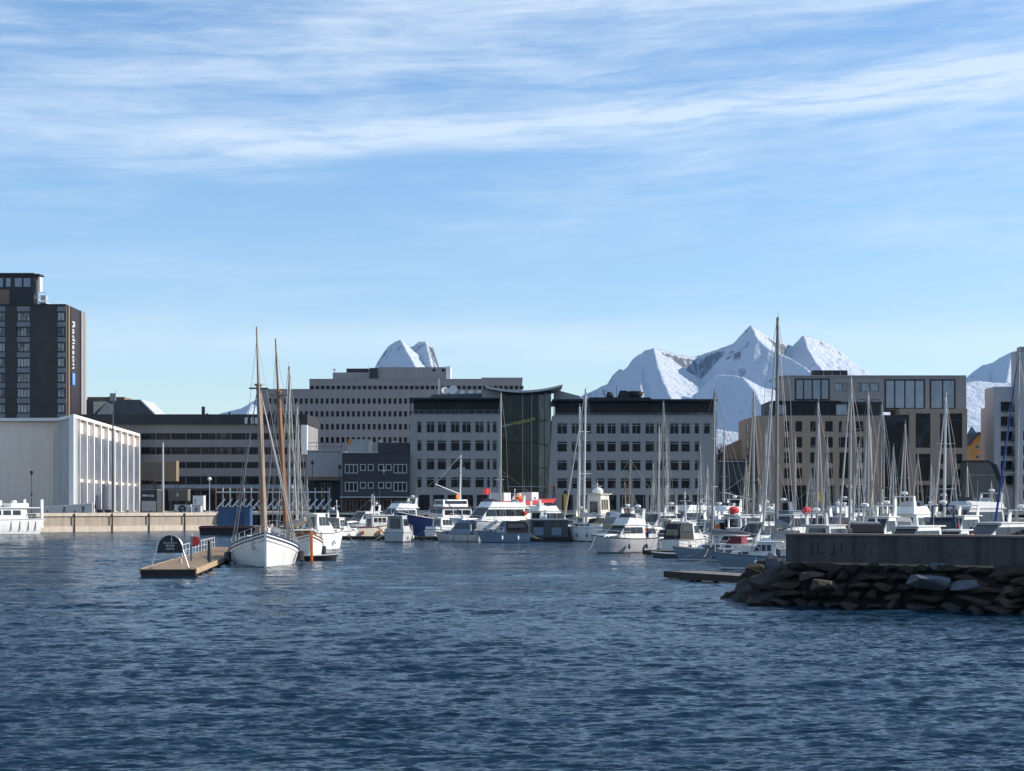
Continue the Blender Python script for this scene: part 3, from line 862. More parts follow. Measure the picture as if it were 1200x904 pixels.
def build_offices():
    rows = [(494.3, 507.6), (516, 529), (537.7, 551), (559.3, 571.9)]
    colsL = [(488.6, 494.2), (499.6, 509.5), (512.5, 523), (528, 538.7), (541.3, 552), (556.7, 567.3), (570.4, 574.4), (577, 582.4)]
    B, roof = office_wing('blue grey office wing left of the glass atrium with dishes on its roof', 533, 480.6, 586, (486, 466.3, 468.2, 481), rows, colsL)
    b = MB()                                   # plant room with sloping end, dishes and a stack on the roof
    z = B.lz(466.3)
    b.prism([(B.lx(500), z), (B.lx(506), B.lz(461)), (B.lx(564), B.lz(459.5)), (B.lx(564), z)], 4, 12)
    b.build('plant_room', M['roof_slate'], roof)
    b = MB(); b.box(B.lx(564.3), 2, z, B.lx(585.5), 14, B.lz(455.5)); b.build('lift_tower', M['w_office'], roof)
    b = MB(); b.tube((B.lx(512.6), 5, z), (B.lx(512.6), 5, B.lz(442)), 0.16, n=8); b.build('chimney_pipe', M['alu'], roof)
    for px, s, h in ((520.5, 0.8, 456), (530, 1.0, 455.5), (541, 0.55, 458.5), (551, 0.55, 458.3), (561, 0.55, 458.5)):
        d = MB(Matrix.Translation((B.lx(px), 4.4, B.lz(h))) @ Matrix.Rotation(R(35 if px < 525 else -30), 4, 'Y') @ Matrix.Rotation(R(70), 4, 'X'))
        d.lathe([(0.05, -0.25 * s), (0.5 * s, -0.12 * s), (0.95 * s, 0.12 * s), (0.9 * s, 0.12 * s), (0.4 * s, -0.06 * s)], n=14)
        d.build('satellite_dish', M['offwhite'], roof, smooth=True)
        d = MB(); d.tube((B.lx(px), 4.6, z + .3), (B.lx(px), 4.5, B.lz(h)), 0.05, n=5); d.build('dish_post', M['steel'], roof)
    rows = [(496, 508.9), (517.4, 530), (539.3, 551.9), (560.4, 573)]
    colsR = [(652.7, 664.8), (669.7, 679), (682.6, 693.5), (698.4, 708.9), (711.5, 722), (727, 737.8), (740.5, 751), (756, 766.8), (769.5, 780), (784.8, 795.5), (798, 808.9), (813.7, 819.6)]
    B, roof = office_wing('blue grey office wing right of the glass atrium with dark vents on its roof', 740, 648.5, 839.5, (487.5, 468, 470, 484.5), rows, colsR, [(824.4, 832.2)])
    z = B.lz(468)
    b = MB(); b.prism([(B.lx(690), z), (B.lx(692), B.lz(464)), (B.lx(764), B.lz(464)), (B.lx(769), z)], 5, 14); b.build('plant_room', M['roof_dark'], roof)
    b = MB(); b.prism([(B.lx(726), B.lz(464)), (B.lx(729), B.lz(455.5)), (B.lx(737), B.lz(455.5)), (B.lx(740.5), B.lz(464))], 6, 8.2); b.build('vent_cowl', M['roof_dark'], roof)
    b = MB(); b.lathe([(1.0, 0), (1.6, .5), (1.75, 1.2), (1.2, 1.4)], (B.lx(747), 7, B.lz(464)), 12); b.build('vent_cowl', M['roof_dark'], roof)
    b = MB(); b.lathe([(.7, 0), (.75, .6), (.5, 1.2)], (B.lx(717), 7, B.lz(464)), 10); b.build('vent_cowl', M['roof_dark'], roof)
    b = MB(); b.tube((B.lx(712), 7, B.lz(464)), (B.lx(709), 7, B.lz(454)), 0.10, n=6); b.build('flue_pipe', M['frame_dark'], roof)
    b = MB(); b.tube((B.lx(725), 7, B.lz(464)), (B.lx(725), 7, B.lz(449)), 0.05, n=5); b.build('roof_aerial', M['frame_dark'], roof)
    # leaning edge of the right wing where it meets the glass: sloped grey fin
    b = MB()
    b.prism([(B.lx(641), 0), (B.lx(648.4), 0), (B.lx(648.4), B.lz(487.5)), (B.lx(647.4), B.lz(487.5))], 0.02, 6)
    b.build('leaning_wall_end', M['w_office'], B.root)

def build_atrium():
    B = Bld('glass_atrium', 'dark glass atrium with a hollow curved roof between the two office wings', 615, 341.5)
    def curve(px):                             # sagging roof edge
        t = (px - 570) / 88.0
        return 453 + 24 * t * (1 - t) * (1.0) + (-1.5) * t
    xs = [586.4 + k * (645.8 - 586.4) / 18 for k in range(19)]
    b = MB()
    poly = [(B.lx(x), B.lz(curve(x)) - .5) for x in xs] + [(B.lx(641.0), 0), (B.lx(586.4), 0)]
    # back body
    b.prism(poly, 0.4, 14)
    b.build('body', M['w_dark'], B.root)
    edges = [586.6, 593.6, 602, 612.5, 623, 631, 638, 645.5]
    for a, c in zip(edges, edges[1:]):
        lit = a > 630
        zr = [0, B.lz(577), B.lz(549), B.lz(521), B.lz(493), min(B.lz(curve(a)), B.lz(curve(c))) - .9]
        zr = [0, B.lz(572), B.lz(546), B.lz(519), B.lz(491), zr[-1]] if not lit else zr
        for z0, z1 in zip(zr, zr[1:]):
            f = MB(); x0, x1 = B.lx(a) + .06, B.lx(c) - .06
            f.box(x0, 0.12, z0 + .06, x1, 0.24, z1 - .06)
            f.build('pane', M['tealglass'] if lit else M['atrium'], B.root)
    for px in edges:
        f = MB(); f.box(B.lx(px) - .06, 0.0, 0, B.lx(px) + .06, 0.38, B.lz(curve(px)) - .5)
        f.build('mullion', M['frame_dark'] if px not in (612.5, 623) else M['frame_grey'], B.root)
    f = MB(); f.box(B.lx(594), -0.05, B.lz(571), B.lx(645), 0.10, B.lz(570)); f.build('transom', M['frame_grey'], B.root)
    # roof: a thick sheet following the hollow curve, past both walls
    r = MB()
    xs = [569 + k * (659 - 569) / 24 for k in range(25)]
    up = [(B.lx(x), B.lz(curve(x))) for x in xs]
    r.prism(up + [(x, z - .42) for x, z in reversed(up)], -1.6, 14.5)
    roof = r.build('roof', M['lightgrey'], B.root)
    k = MB(); k.prism([(B.lx(651), B.lz(466)), (B.lx(651), B.lz(456)), (B.lx(657), B.lz(455)), (B.lx(682), B.lz(461.5)), (B.lx(682), B.lz(466))], 8, 16)
    k.build('roof_penthouse', M['frame_grey'], B.root)
    # hotel sign climbing over the glass
    def sign(body, px, py, size, m):
        o = text(B.root, 'sign_lettering', body, size, (B.lx(px), -0.12, B.lz(py)), (R(90), R(-14), 0), m, 0.04)
        o.data.transform(Matrix.Diagonal((1.0, 1.0, 1.0, 1)))
    sign('THON', 592, 499.2, 0.62, M['signwhite'])
    sign('HOTEL', 601.6, 497.0, 0.70, M['signyellow'])
    sign('NORDLYS', 616.5, 493.6, 0.82, M['signyellow'])

def build_back_office():
    B = Bld('office_block', 'long grey office block with five rows of small windows, rising behind the waterfront', 460, 500)
    rows = [(467, 473.4), (482, 488.5), (497, 503.7), (512.5, 518.7)]
    big, small = [], []
    k = 0
    holes = []
    for ya, yb in rows:
        x = 314.4
        while x < 480:
            holes.append((x, ya, x + 3.5, yb)); x += 6.12
    hs_top = []
    x = 363.6
    while x < 610:
        hs_top.append((x, 452.3, x + 4.4, 456.5)); x += 6.14
    B.block('wall', 306.6, 612, 456.4 + 2.0, None, 30, M['w_back'], holes)
    B.block('upper_wall', 362.5, 612, 445, 458.4, 29, M['w_back'], hs_top, dy=0.0)
    order = sorted(holes + hs_top, key=lambda h: (h[0] < 345, -(h[2] - h[0]) * (h[3] - h[1])))
    for h in order[:98]:
        B.win(*h, M['frame_dark'], M['winglass'], fw=0.07, inset=0.14)
    rest = MB()
    for h in order[98:]:
        x0, x1, z0, z1 = B.lx(h[0]), B.lx(h[2]), B.lz(h[3]), B.lz(h[1])
        rest.box(x0 + .02, .16, z0 + .02, x1 - .02, .24, z1 - .02)
    o = rest.build('window', M['winglass'], B.root); o['kind'] = 'stuff'
    B.slab('lower_parapet', 306.4, 362.3, 456, 458.3, -0.05, 29, M['w_back'])
    B.slab('roof_edge', 362.2, 612.4, 444.2, 444.9, -0.1, 29, M['frame_grey'])
    B.slab('roof_step', 564, 612.4, 442.5, 444.1, 0.5, 29, M['w_back'])
    B.slab('roof_storey', 388.7, 442, 435.8, 444.1, 3, 20, M['w_back'])
    B.slab('roof_storey', 442.2, 527, 429.4, 444.1, 3.4, 20, M['w_back'])
    B.slab('roof_screen', 404, 430.5, 430.5, 435.7, 5, 18, M['w_dark'])
    B.slab('roof_door', 432, 441.9, 430.6, 444.0, 2.6, 4, M['w_dark'])
    B.slab('lit_stair_end', 522.2, 527.6, 428.6, 444.0, 2.9, 12, M['w_fin'])
    for px in (507, 518):
        B.win(px, 432.5, px + 3, 435.5, M['frame_dark'], M['winglass'], fw=.05, dy=3.3, inset=-.05)
    a = MB(); a.tube((B.lx(429), 8, B.lz(430)), (B.lx(429), 8, B.lz(426)), .05, n=5); a.build('roof_aerial', M['lightgrey'], B.root)
    a = MB(); a.tube((B.lx(389), 8, B.lz(435.8)), (B.lx(389), 8, B.lz(432)), .08, n=5)
    a.lathe([(.5, 0), (.5, .5)], (B.lx(389), 8, B.lz(432)), 8); a.build('roof_drum', M['lightgrey'], B.root)

def build_long_building():
    Y = 430
    B = Bld('office_building', 'long low office building with ribbon windows and a black roof edge, behind the kiosks', 230, Y)
    bands = [(507.8, 515.5), (524.2, 532.8), (541.5, 549), (558.3, 568)]
    cuts = [165 + k * 17.6 for k in range(12)]
    holes, wins = [], []
    for ri, (a, c) in enumerate(bands):
        for x0, x1 in zip(cuts, cuts[1:]):
            holes.append((x0 + .25, a, x1 - .25, c)); wins.append((x0 + .25, a, x1 - .25, c))
    ground = [(x0 + .5, 574.5, x1 - .5, 598) for x0, x1 in zip(cuts, cuts[1:])]
    B.block('wall', 92, 360, 497.7, None, 24, M['w_long'], holes + ground)
    for w in wins: B.win(*w, M['frame_dark'], M['ribbon'], mull=3, fw=0.12, inset=0.12)
    for w in ground: B.win(*w, M['frame_dark'], M['ribbon'], mull=2, trans=.8, fw=0.14, inset=0.2)
    B.slab('roof', 91, 361, 486, 497.6, -1.4, 25, M['roof_dark'])
    B.slab('canopy', 192, 345, 568.6, 572.7, -5, -0.05, M['bluegrey'])
    B.slab('stair_pylon', 354.3, 361, 498.6, 533, -2.2, -0.2, M['w_fin'])
    for px, a, w in ((232.7, 475, 1.5), (237.3, 483, .8), (264, 481, .7)):
        B.slab('chimney', px - w, px + w, a, 485.9, 6, 7.5, M['w_dark'])
    # lettered board and open frames on the roof edge at the right
    for px in (288, 295, 300):
        B.slab('roof_vent', px, px + 3.4, 490, 497, -1.7, -1.45, M['lightgrey'])

def build_tower():
    Y = 440
    B = Bld('hotel_tower', 'tall dark brick hotel tower with a glazed penthouse at the left edge', 30, Y)
    rows = [366 + 17.95 * k for k in range(13)]
    bays = [(-36, -20), (-8, 6), (20, 35.2)]
    holes = []
    for a, c in bays:
        for y in rows: holes.append((a, y, c, y + 10.6))
    B.block('wall', -60, 77, 357.5, None, 19.3, M['w_tower'], holes)
    for h in holes: B.win(*h, M['frame_dark'], M['curtain'], mull=3, fw=.16, inset=.1)
    for a, c in bays:
        for y in rows:
            B.slab('spandrel', a, c, y - 6.6, y - 1.0, -0.06, 0.0, M['w_spandrel'])
    # corner bay with its own windows
    for y in rows[:9]:
        B.win(67.5, y, 76, y + 10.4, M['frame_dark'], M['curtain'], mull=1, fw=.16, inset=-.12)
        B.slab('spandrel', 67.5, 76.4, y - 6.4, y - 1, -.14, -.02, M['w_spandrel'])
    # the flank that turns away at the right: tan stair strip, dark wall with the sign, bright end fins
    xs = B.lx(77)
    def flank(name, y0, y1, pytop, m, out, z0=0.0):
        b = MB(); b.box(xs + .01, y0, z0, xs + out, y1, B.lz(pytop)); return b.build(name, m, B.root)
    flank('stair_strip', 1.8, 3.2, 358.0, M['w_tan'], .30)
    flank('stair_shaft', 4.5, 13.9, 357.8, M['frame_wine'], .22)
    flank('end_fin', 14.0, 16.3, 357.6, M['w_back'], .55)
    flank('end_fin', 16.9, 19.2, 358.6, M['w_back'], .55)
    # roof: parapet, penthouse with big panes, balcony with equipment
    B.slab('parapet', -60.5, 77.2, 356.6, 357.4, -.3, 19.4, M['frame_dark'])
    ph = B.block('penthouse', -60, 39.5, 320, 357.3, 4.2, M['w_dark'], [(a, 325.3, c, 336.8) for a, c in ((-20, -9), (-7, 4), (6, 13), (16.3, 26), (26.7, 36.2))], dy=4)
    for a, c in ((-20, -9), (-7, 4), (6, 13), (16.3, 26), (26.7, 36.2)):
        B.win(a, 325.3, c, 336.8, M['frame_dark'], M['skyglass'], fw=.14, dy=4, inset=.12)
    B.slab('penthouse_roof', -61, 41.8, 319, 320, 3.4, 8.6, M['frame_wine'])
    B.slab('penthouse_corner', 39.6, 41.6, 322.2, 339, 4.2, 6.4, M['w_fin'])
    B.slab('penthouse_panel', -60, 6, 337.5, 356.4, 3.8, 3.98, M['w_tan'])
    v = MB(); v.ball((B.lx(15), 7, B.lz(319)), (.9, .9, .6)); v.build('roof_dome', M['maroon'], B.root)
    v = MB(); railing(v, B.lx(40.2), B.lx(48.5), 4.5, B.lz(352), B.lz(340) - B.lz(352), 1.0, .06); v.box(B.lx(40), 4, B.lz(353.4), B.lx(48.8), 9, B.lz(351.5))
    v.box(B.lx(41.2), 5, B.lz(349), B.lx(47.2), 7, B.lz(343.5)); v.tube((B.lx(44.5), 5, B.lz(354.5)), (B.lx(44.5), 5, B.lz(351)), .35)
    v.build('balcony', M['lightgrey'], B.root)
    for px in (37, 40):
        v = MB(); v.tube((B.lx(px), 8, B.lz(319)), (B.lx(px), 8, B.lz(316.5)), .1, n=5); v.build('roof_aerial', M['frame_dark'], B.root)
    # vertical hotel sign on the dark flank
    rot = (Matrix.Rotation(R(90), 3, 'Z') @ Matrix.Rotation(R(90), 3, 'X') @ Matrix.Rotation(R(-90), 3, 'Z')).to_euler()
    text(B.root, 'sign_lettering', 'Radisson', 3.6, (xs + .30, 6.6, B.lz(402)), rot, M['signwhite'], .05)
    s = MB(); s.box(xs + .23, 5.2, B.lz(449.5), xs + .40, 8.0, B.lz(435)); sg = s.build('sign_panel', M['signblue'], B.root)
    text(sg, 'sign_lettering', 'BLU', 1.5, (xs + .42, 6.6, B.lz(442)), rot, M['signwhite'], .01)

def build_roofhouse():
    B = Bld('slate_roofed_hall', 'grey hip roofed hall seen over the black roof edge beside the tower', 140, 480)
    b = MB()
    b.prism([(B.lx(97), B.lz(486)), (B.lx(97), B.lz(468.5)), (B.lx(161), B.lz(468)), (B.lx(179), B.lz(486))], 2, 20)
    b.build('roof', M['roof_slate'], B.root)
    b = MB(); b.prism([(B.lx(161.3), B.lz(468)), (B.lx(163.4), B.lz(468)), (B.lx(181), B.lz(485.5)), (B.lx(179.2), B.lz(486))], 1.6, 20); b.build('roof_verge', M['lightgrey'], B.root)
    b = MB(); b.prism([(B.lx(108), B.lz(485)), (B.lx(108), B.lz(470.5)), (B.lx(123), B.lz(470.5))], 1.4, 2.0); b.build('gable_panel', M['cream'], B.root)
    b = MB(); b.prism([(B.lx(112), B.lz(485.5)), (B.lx(124), B.lz(471)), (B.lx(130), B.lz(474)), (B.lx(130), B.lz(485.5))], 1.2, 1.38); b.build('gable_panel', M['lightgrey'], B.root)
    b = MB(); b.box(B.lx(98), 4, B.lz(468.4), B.lx(142), 14, B.lz(464.4)); b.box(B.lx(124), 3, B.lz(468), B.lx(127), 6, B.lz(464)); b.tube((B.lx(130), 6, B.lz(466)), (B.lx(130), 6, B.lz(456.5)), .08, n=5)
    b.build('ridge_plant', M['w_tan'], B.root)
    b = MB(); b.box(B.lx(97), 3, 0, B.lx(200), 20, B.lz(486.2)); b.build('wall', M['w_dark'], B.root)

def build_library():
    """The white finned library: a plain grey wall to the left, a lit row of tall fins running away to the right."""
    A, Bp, D, C = Vector((PX(86.5, 330), 330)), Vector((PX(68, 344.7), 344.7)), Vector((PX(164, 424), 424)), Vector((PX(-80, 346.5), 346.5))
    H = PZ(487, 330) - QZ
    root = thing('white_library', 'white hall with long row of tall fins and plain grey wall on left quay', 'library', (A.x, A.y, QZ))
    L = lambda p: Vector((p.x - A.x, p.y - A.y))
    a, b_, d, c = Vector((0, 0)), L(Bp), L(D), L(C)
    e = Vector((c.x, d.y))
    core = MB()
    inw = 0.9
    ring = [a + Vector((-1.15, 4.3)), d + Vector((-inw, 0)), e, c, b_ + Vector((.35, 1.3))]
    core.add([(p.x, p.y, 0) for p in ring] + [(p.x, p.y, H - .35) for p in ring], [tuple(range(5)), tuple(range(9, 4, -1))] + [(i, (i + 1) % 5, 5 + (i + 1) % 5, 5 + i) for i in range(5)])
    core.build('wall', M['w_concrete'], root)
    roof = MB()
    ring = [a, d, e, c + Vector((0, -.2)), b_ + Vector((0, -.2))]
    roof.add([(p.x, p.y, H - .34) for p in ring] + [(p.x, p.y, H + .25) for p in ring], [tuple(range(5)), tuple(range(9, 4, -1))] + [(i, (i + 1) % 5, 5 + (i + 1) % 5, 5 + i) for i in range(5)])
    roof.build('roof_edge', M['w_fin'], root)
    def fin(p, u, n, w, dep, parent, name='fin'):
        f = MB()
        q = [p - u * w / 2 - n * dep, p + u * w / 2 - n * dep, p + u * w / 2, p - u * w / 2]
        f.add([(k.x, k.y, 0) for k in q] + [(k.x, k.y, H - .345) for k in q], [(3, 2, 1, 0), (4, 5, 6, 7), (0, 1, 5, 4), (1, 2, 6, 5), (2, 3, 7, 6), (3, 0, 4, 7)])
        return f.build(name, M['w_fin'], parent)
    u = (d - a).normalized(); n = Vector((u.y, -u.x))
    N = 11
    ln = (d - a).length
    # fin spacing widens a little with distance, as the bays do
    ss = [0.25]
    for k in range(1, N): ss.append(0.25 + (ln - .5) * (k / (N - 1)) ** 1.12)
    for k, s in enumerate(ss): fin(a + u * s, u, n, 0.62 + .05 * k, 0.9, root)
    glassm = glass('library_glazing', (0.06, 0.072, 0.10), (0.20, 0.21, 0.235), 0.12, 0.5, 0.5)
    for s0, s1 in zip(ss, ss[1:]):
        for z0, z1 in ((0.2, 6.2), (6.9, H - 3.0)):
            g = MB(); q = [a + u * (s0 + .5) - n * .80, a + u * (s1 - .5) - n * .80, a + u * (s1 - .5) - n * .70, a + u * (s0 + .5) - n * .70]
            g.add([(k.x, k.y, z0) for k in q] + [(k.x, k.y, z1) for k in q], [(3, 2, 1, 0), (4, 5, 6, 7), (0, 1, 5, 4), (1, 2, 6, 5), (2, 3, 7, 6), (3, 0, 4, 7)])
            g.build('window', glassm, root)
        # small white plates beside each fin
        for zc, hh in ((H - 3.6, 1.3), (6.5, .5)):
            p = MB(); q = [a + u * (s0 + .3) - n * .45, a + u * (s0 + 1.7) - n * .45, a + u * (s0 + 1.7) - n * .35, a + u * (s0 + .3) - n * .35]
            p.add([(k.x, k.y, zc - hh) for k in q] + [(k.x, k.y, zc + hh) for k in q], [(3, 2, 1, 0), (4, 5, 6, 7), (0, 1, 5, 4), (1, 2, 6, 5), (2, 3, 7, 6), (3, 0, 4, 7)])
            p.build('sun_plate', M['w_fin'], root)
    u2 = (a - b_).normalized(); n2 = Vector((u2.y, -u2.x))
    l2 = (a - b_).length
    bk = MB(); q = [b_ + u2 * .3 - n2 * .62, a - u2 * .5 - n2 * .62, a - u2 * .5 - n2 * .50, b_ + u2 * .3 - n2 * .50]
    bk.add([(k.x, k.y, .1) for k in q] + [(k.x, k.y, H - .5) for k in q], [(3, 2, 1, 0), (4, 5, 6, 7), (0, 1, 5, 4), (1, 2, 6, 5), (2, 3, 7, 6), (3, 0, 4, 7)])
    bk.build('glazing_panel', M['w_spandrel'], root)
    for k in range(7): fin(b_ + u2 * (0.2 + (l2 - .6) * k / 6), u2, n2, 0.30, 0.75, root)
    pp = c + (b_ - c) * ((PX(63.2, 345) - C.x) / (Bp.x - C.x))
    f = MB(); f.box(pp.x - .17, pp.y - .5, 0, pp.x + .17, pp.y - .02, H - 2.4); f.build('corner_fin', M['w_fin'], root)
    j = MB(); j.box(c.x + 1, c.y - .05, 8.3, pp.x - .5, c.y + .02, 8.36); j.build('wall_joint', M['midgrey'], root)

def build_small_house():
    B = Bld('timber_house', 'dark boarded two storey house with white framed windows beside the office wing', 440, 338.5)
    rows = [(544, 555, 552), (565, 576.2, 572.8)]
    holes, ws = [], []
    for y0, y1, y2 in rows:
        for a, c, big in ((404, 419.4, 1), (422, 428.6, 0), (431, 437.8, 0), (443, 450, 0), (452, 458.8, 0), (461, 477, 1)):
            h = (a, y0, c, y1 if big else y2)
            holes.append(h); ws.append((h, 2 if big else 0))
    doors = [(405, 585, 414, 600), (418, 585, 428, 600), (433, 585, 444, 600), (449, 585, 460, 600), (464, 585, 476, 600)]
    B.block('wall', 401, 480, 531.3, None, 14, M['w_navyhouse'], holes + doors)
    for h, mu in ws: B.win(*h, M['frame_white'], M['winglass'], mull=mu, fw=.16, inset=.02)
    for h in doors: B.win(*h, M['varnish'], M['winglass'], mull=1, fw=.14, inset=.15)
    B.slab('awning', 399.5, 480.4, 582.2, 583.4, -2.2, -0.05, M['lightgrey'])
    B.slab('roof_edge', 400.4, 442.5, 530.1, 531.2, -.25, 14, M['lightgrey'])
    B.block('roof_storey', 442.6, 480, 519, 531.1, 9, M['w_navyhouse'], [], dy=2)
    B.slab('terrace_cabin', 405, 408, 513.5, 520.5, 5, 7, M['orange'])
    B.slab('terrace_screen', 408.2, 431, 514, 520, 5.2, 5.3, M['skyglass'])
    B.slab('terrace_wall', 404, 432, 520.6, 530.0, 5.1, 9, M['w_shed'])
    b = MB(); b.lathe([(.75, 0), (.55, 1.6), (.2, 2.5)], (B.lx(433.5), 3.0, B.lz(530)), 12); b.build('parasol', M['cl_cream'], B.root)
    b = MB(); b.ball((B.lx(445), 3.4, B.lz(517.6)), .55); b.ball((B.lx(462), 4, B.lz(518.2)), (.9, .6, .35)); b.build('roof_light', M['cl_cream'], B.root)
    b = MB(); b.tube((B.lx(450), -.3, B.lz(556)), (B.lx(450), -.3, B.lz(546)), .07, n=5); b.ball((B.lx(450), -.35, B.lz(552)), .28); b.build('wall_lamp', M['offwhite'], B.root)

def build_warehouse():
    B = Bld('quay_warehouse', 'pale grey flat roofed warehouse above an open dark ground floor', 380, 352)
    B.block('wall', 360, 401, 529, 559, 12, M['w_shed'], [])
    B.slab('roof_edge', 359.6, 401.4, 528, 528.95, -.3, 12.2, M['lightgrey'])
    B.slab('timber_band', 360.2, 399.8, 559.1, 563.2, .1, 11, M['w_tan'])
    B.slab('seam', 376.5, 377.1, 531, 558, -.06, -.005, M['lightgrey'])
    B.block('lower_wall', 360.6, 399.4, 563.3, None, 9, M['w_dark'], [(364, 568, 372, 598), (376, 566, 388, 598)], dy=2.5)
    B.win(364, 568, 372, 598, M['frame_dark'], M['winglass'], mull=1, fw=.12, dy=2.5, inset=.12)
    B.win(376, 566, 388, 598, M['frame_grey'], M['winglass'], mull=2, fw=.12, dy=2.5, inset=.12)
    b = MB()
    railing(b, B.lx(361), B.lx(400), .3, B.lz(528), 1.6, 1.4, .04)
    b.build('roof_railing', M['frame_dark'], B.root)

def build_brown_block():
    Y = 350
    B = Bld('apartment_block', 'brown brick waterfront block with a grey glazed upper storey, behind the yachts', 1000, Y)
    rows = [(493.8, 506), (512.3, 524.8), (530.2, 543), (549, 561)]
    cols = [(919, 925), (932, 940), (949.5, 956), (967, 976), (983, 994.6), (1003, 1012)]
    holes = []
    for ri, (a, c) in enumerate(rows):
        for k, (x0, x1) in enumerate(cols):
            if k == 4 and ri == 2: holes.append((x0, 530.2, x1, 561)); continue
            if k == 4 and ri == 3: continue
            if k == 4 and ri == 0:
                holes += [(983, a, 987, c + 1), (991.5, a, 995, c + 1)]; continue
            holes.append((x0, a, x1, c))
    ground = [(917, 569, 929, 599), (933, 569, 945, 599), (965, 569, 978, 599), (984, 569, 997, 599), (1002, 569, 1014, 599)]
    B.block('wall', 888, 1036, 487.2, None, 16, M['w_brown'], holes + ground)
    for h in holes: B.win(*h, M['frame_dark'], M['winglass'], mull=1 if h[3] - h[1] > 20 else 0, fw=.1, inset=.15)
    for h in ground: B.win(*h, M['frame_dark'], M['winglass'], mull=1, trans=.8, fw=.12, inset=.2)
    # the side that turns away at the left
    s = MB(); x0, x1 = B.lx(872.5, 14), B.lx(888)
    z = B.lz(487.6)
    s.add([(x0, 14, 0), (x1 - .01, 0.05, 0), (x1 - .01, 0.05, z), (x0, 14, z), (x0, 24, 0), (x1, 24, 0), (x1, 24, z), (x0, 24, z)],
          [(0, 1, 2, 3), (4, 0, 3, 7), (4, 7, 6, 5), (3, 2, 6, 7)])
    s.build('side_wall', M['w_brown2'], B.root)
    # windows on the splayed side: follow its direction
    dv = Vector((x1 - x0, -14, 0)).normalized()
    ang = math.atan2(dv.y, dv.x)
    for a, c in rows:
        for t in (.18, .62):
            p = Vector((x0, 14, 0)) + dv * ((Vector((x1 - x0, -14)).length) * t)
            f, pm = window_meshes(1.9, 2.0, 0, 0, .1, M['frame_dark'], M['winglass'])
            nrm = Vector((dv.y, -dv.x, 0))
            o = link('window', f, B.root, (p.x + nrm.x * .06, p.y + nrm.y * .06, B.lz(c)), None, (0, 0, ang)); link('pane', pm, o)
    # dark blue penthouse ring
    B.block('penthouse', 902, 1034, 471, 487, 12, M['w_dark'], [(912, 474, 922, 486.4), (923, 474, 954, 486.4), (958, 474, 979, 486.4), (980, 474, 993, 486.4), (996, 474, 1018, 486.4)], dy=1.5)
    for a, c in ((912, 922), (923, 954), (958, 979), (996, 1018)): B.win(a, 474, c, 486.4, M['frame_dark'], M['skyglass' if a == 912 else 'winglass'], mull=2 if c - a > 15 else 0, fw=.1, dy=1.5, inset=.1)
    B.win(980, 474, 993, 486.4, M['frame_grey'], M['skyglass'], fw=.08, dy=1.5, inset=.05)
    B.slab('penthouse_roof', 904, 986, 469.6, 470.9, .6, 14, M['roof_dark'])
    # grey upper volume
    up = [(931.4, 443.8, 972.4, 469.4), (978, 449, 987.5, 458.4), (989, 449, 992.6, 458.4), (1006, 449, 1009, 459), (1009.6, 449, 1019, 459), (1020, 449, 1030, 459), (1007, 468.2, 1013, 478), (1014.6, 468.2, 1020, 478), (1021.5, 468.2, 1030, 478), (1036.6, 444.6, 1084, 480), (1089.6, 444.6, 1119.6, 480)]
    B.block('upper_storeys', 916.5, 1132.4, 440, 481, 7, M['w_upper'], up, dy=4)
    for i, h in enumerate(up):
        big = h[2] - h[0] > 25
        B.win(*h, M['frame_wine'] if big else M['frame_dark'], M['skyglass'], mull={0: 3, 9: 3, 10: 1}.get(i, 0), trans=0, fw=.30 if big else .08, dy=4, inset=-.1 if big else .12)
    B.slab('roof_edge', 916.2, 1132.8, 439.2, 439.95, 3.8, 11.2, M['frame_grey'])
    B.slab('roof_plant', 959, 1000, 431.5, 439.1, 6, 9, M['w_dark'])
    for px in (971, 981, 991): B.slab('plant_panel', px, px + .8, 433, 439, 5.9, 5.98, M['midgrey'])
    # right hand brick bay
    rh = [(1073, 484.6, 1090.4, 525), (1101.4, 484.6, 1127.7, 525), (1073, 532, 1090.4, 563.8), (1101.4, 532, 1106.8, 543.5), (1119, 532, 1127.7, 543.5), (1101.4, 550, 1106.8, 561.5), (1119, 550, 1127.7, 561.5), (1072, 568.5, 1090.4, 599), (1101, 568.5, 1127.7, 599)]
    B.block('brick_bay', 1065.4, 1133.5, 479.2, None, 17, M['w_brown'], rh, dy=-1.0)
    for h in rh: B.win(*h, M['frame_dark'], M['winglass'], mull=2 if h[2] - h[0] > 20 else (1 if h[2] - h[0] > 10 else 0), trans=.8 if h[3] - h[1] > 25 else 0, fw=.12, dy=-1.0, inset=.15)
    B.slab('bay_cap', 1053.5, 1065.2, 479.4, 486.5, -.9, 8, M['w_brown'])
    B.slab('glass_gap', 1036.2, 1065.2, 495, 597, -.4, -.1, M['winglass'])
    B.slab('gap_head', 1036.2, 1065.2, 486.7, 494.8, -.6, 6, M['w_dark'])
    for px in (1043, 1056): B.slab('mullion', px, px + .6, 495.2, 597, -.5, -.42, M['frame_dark'])

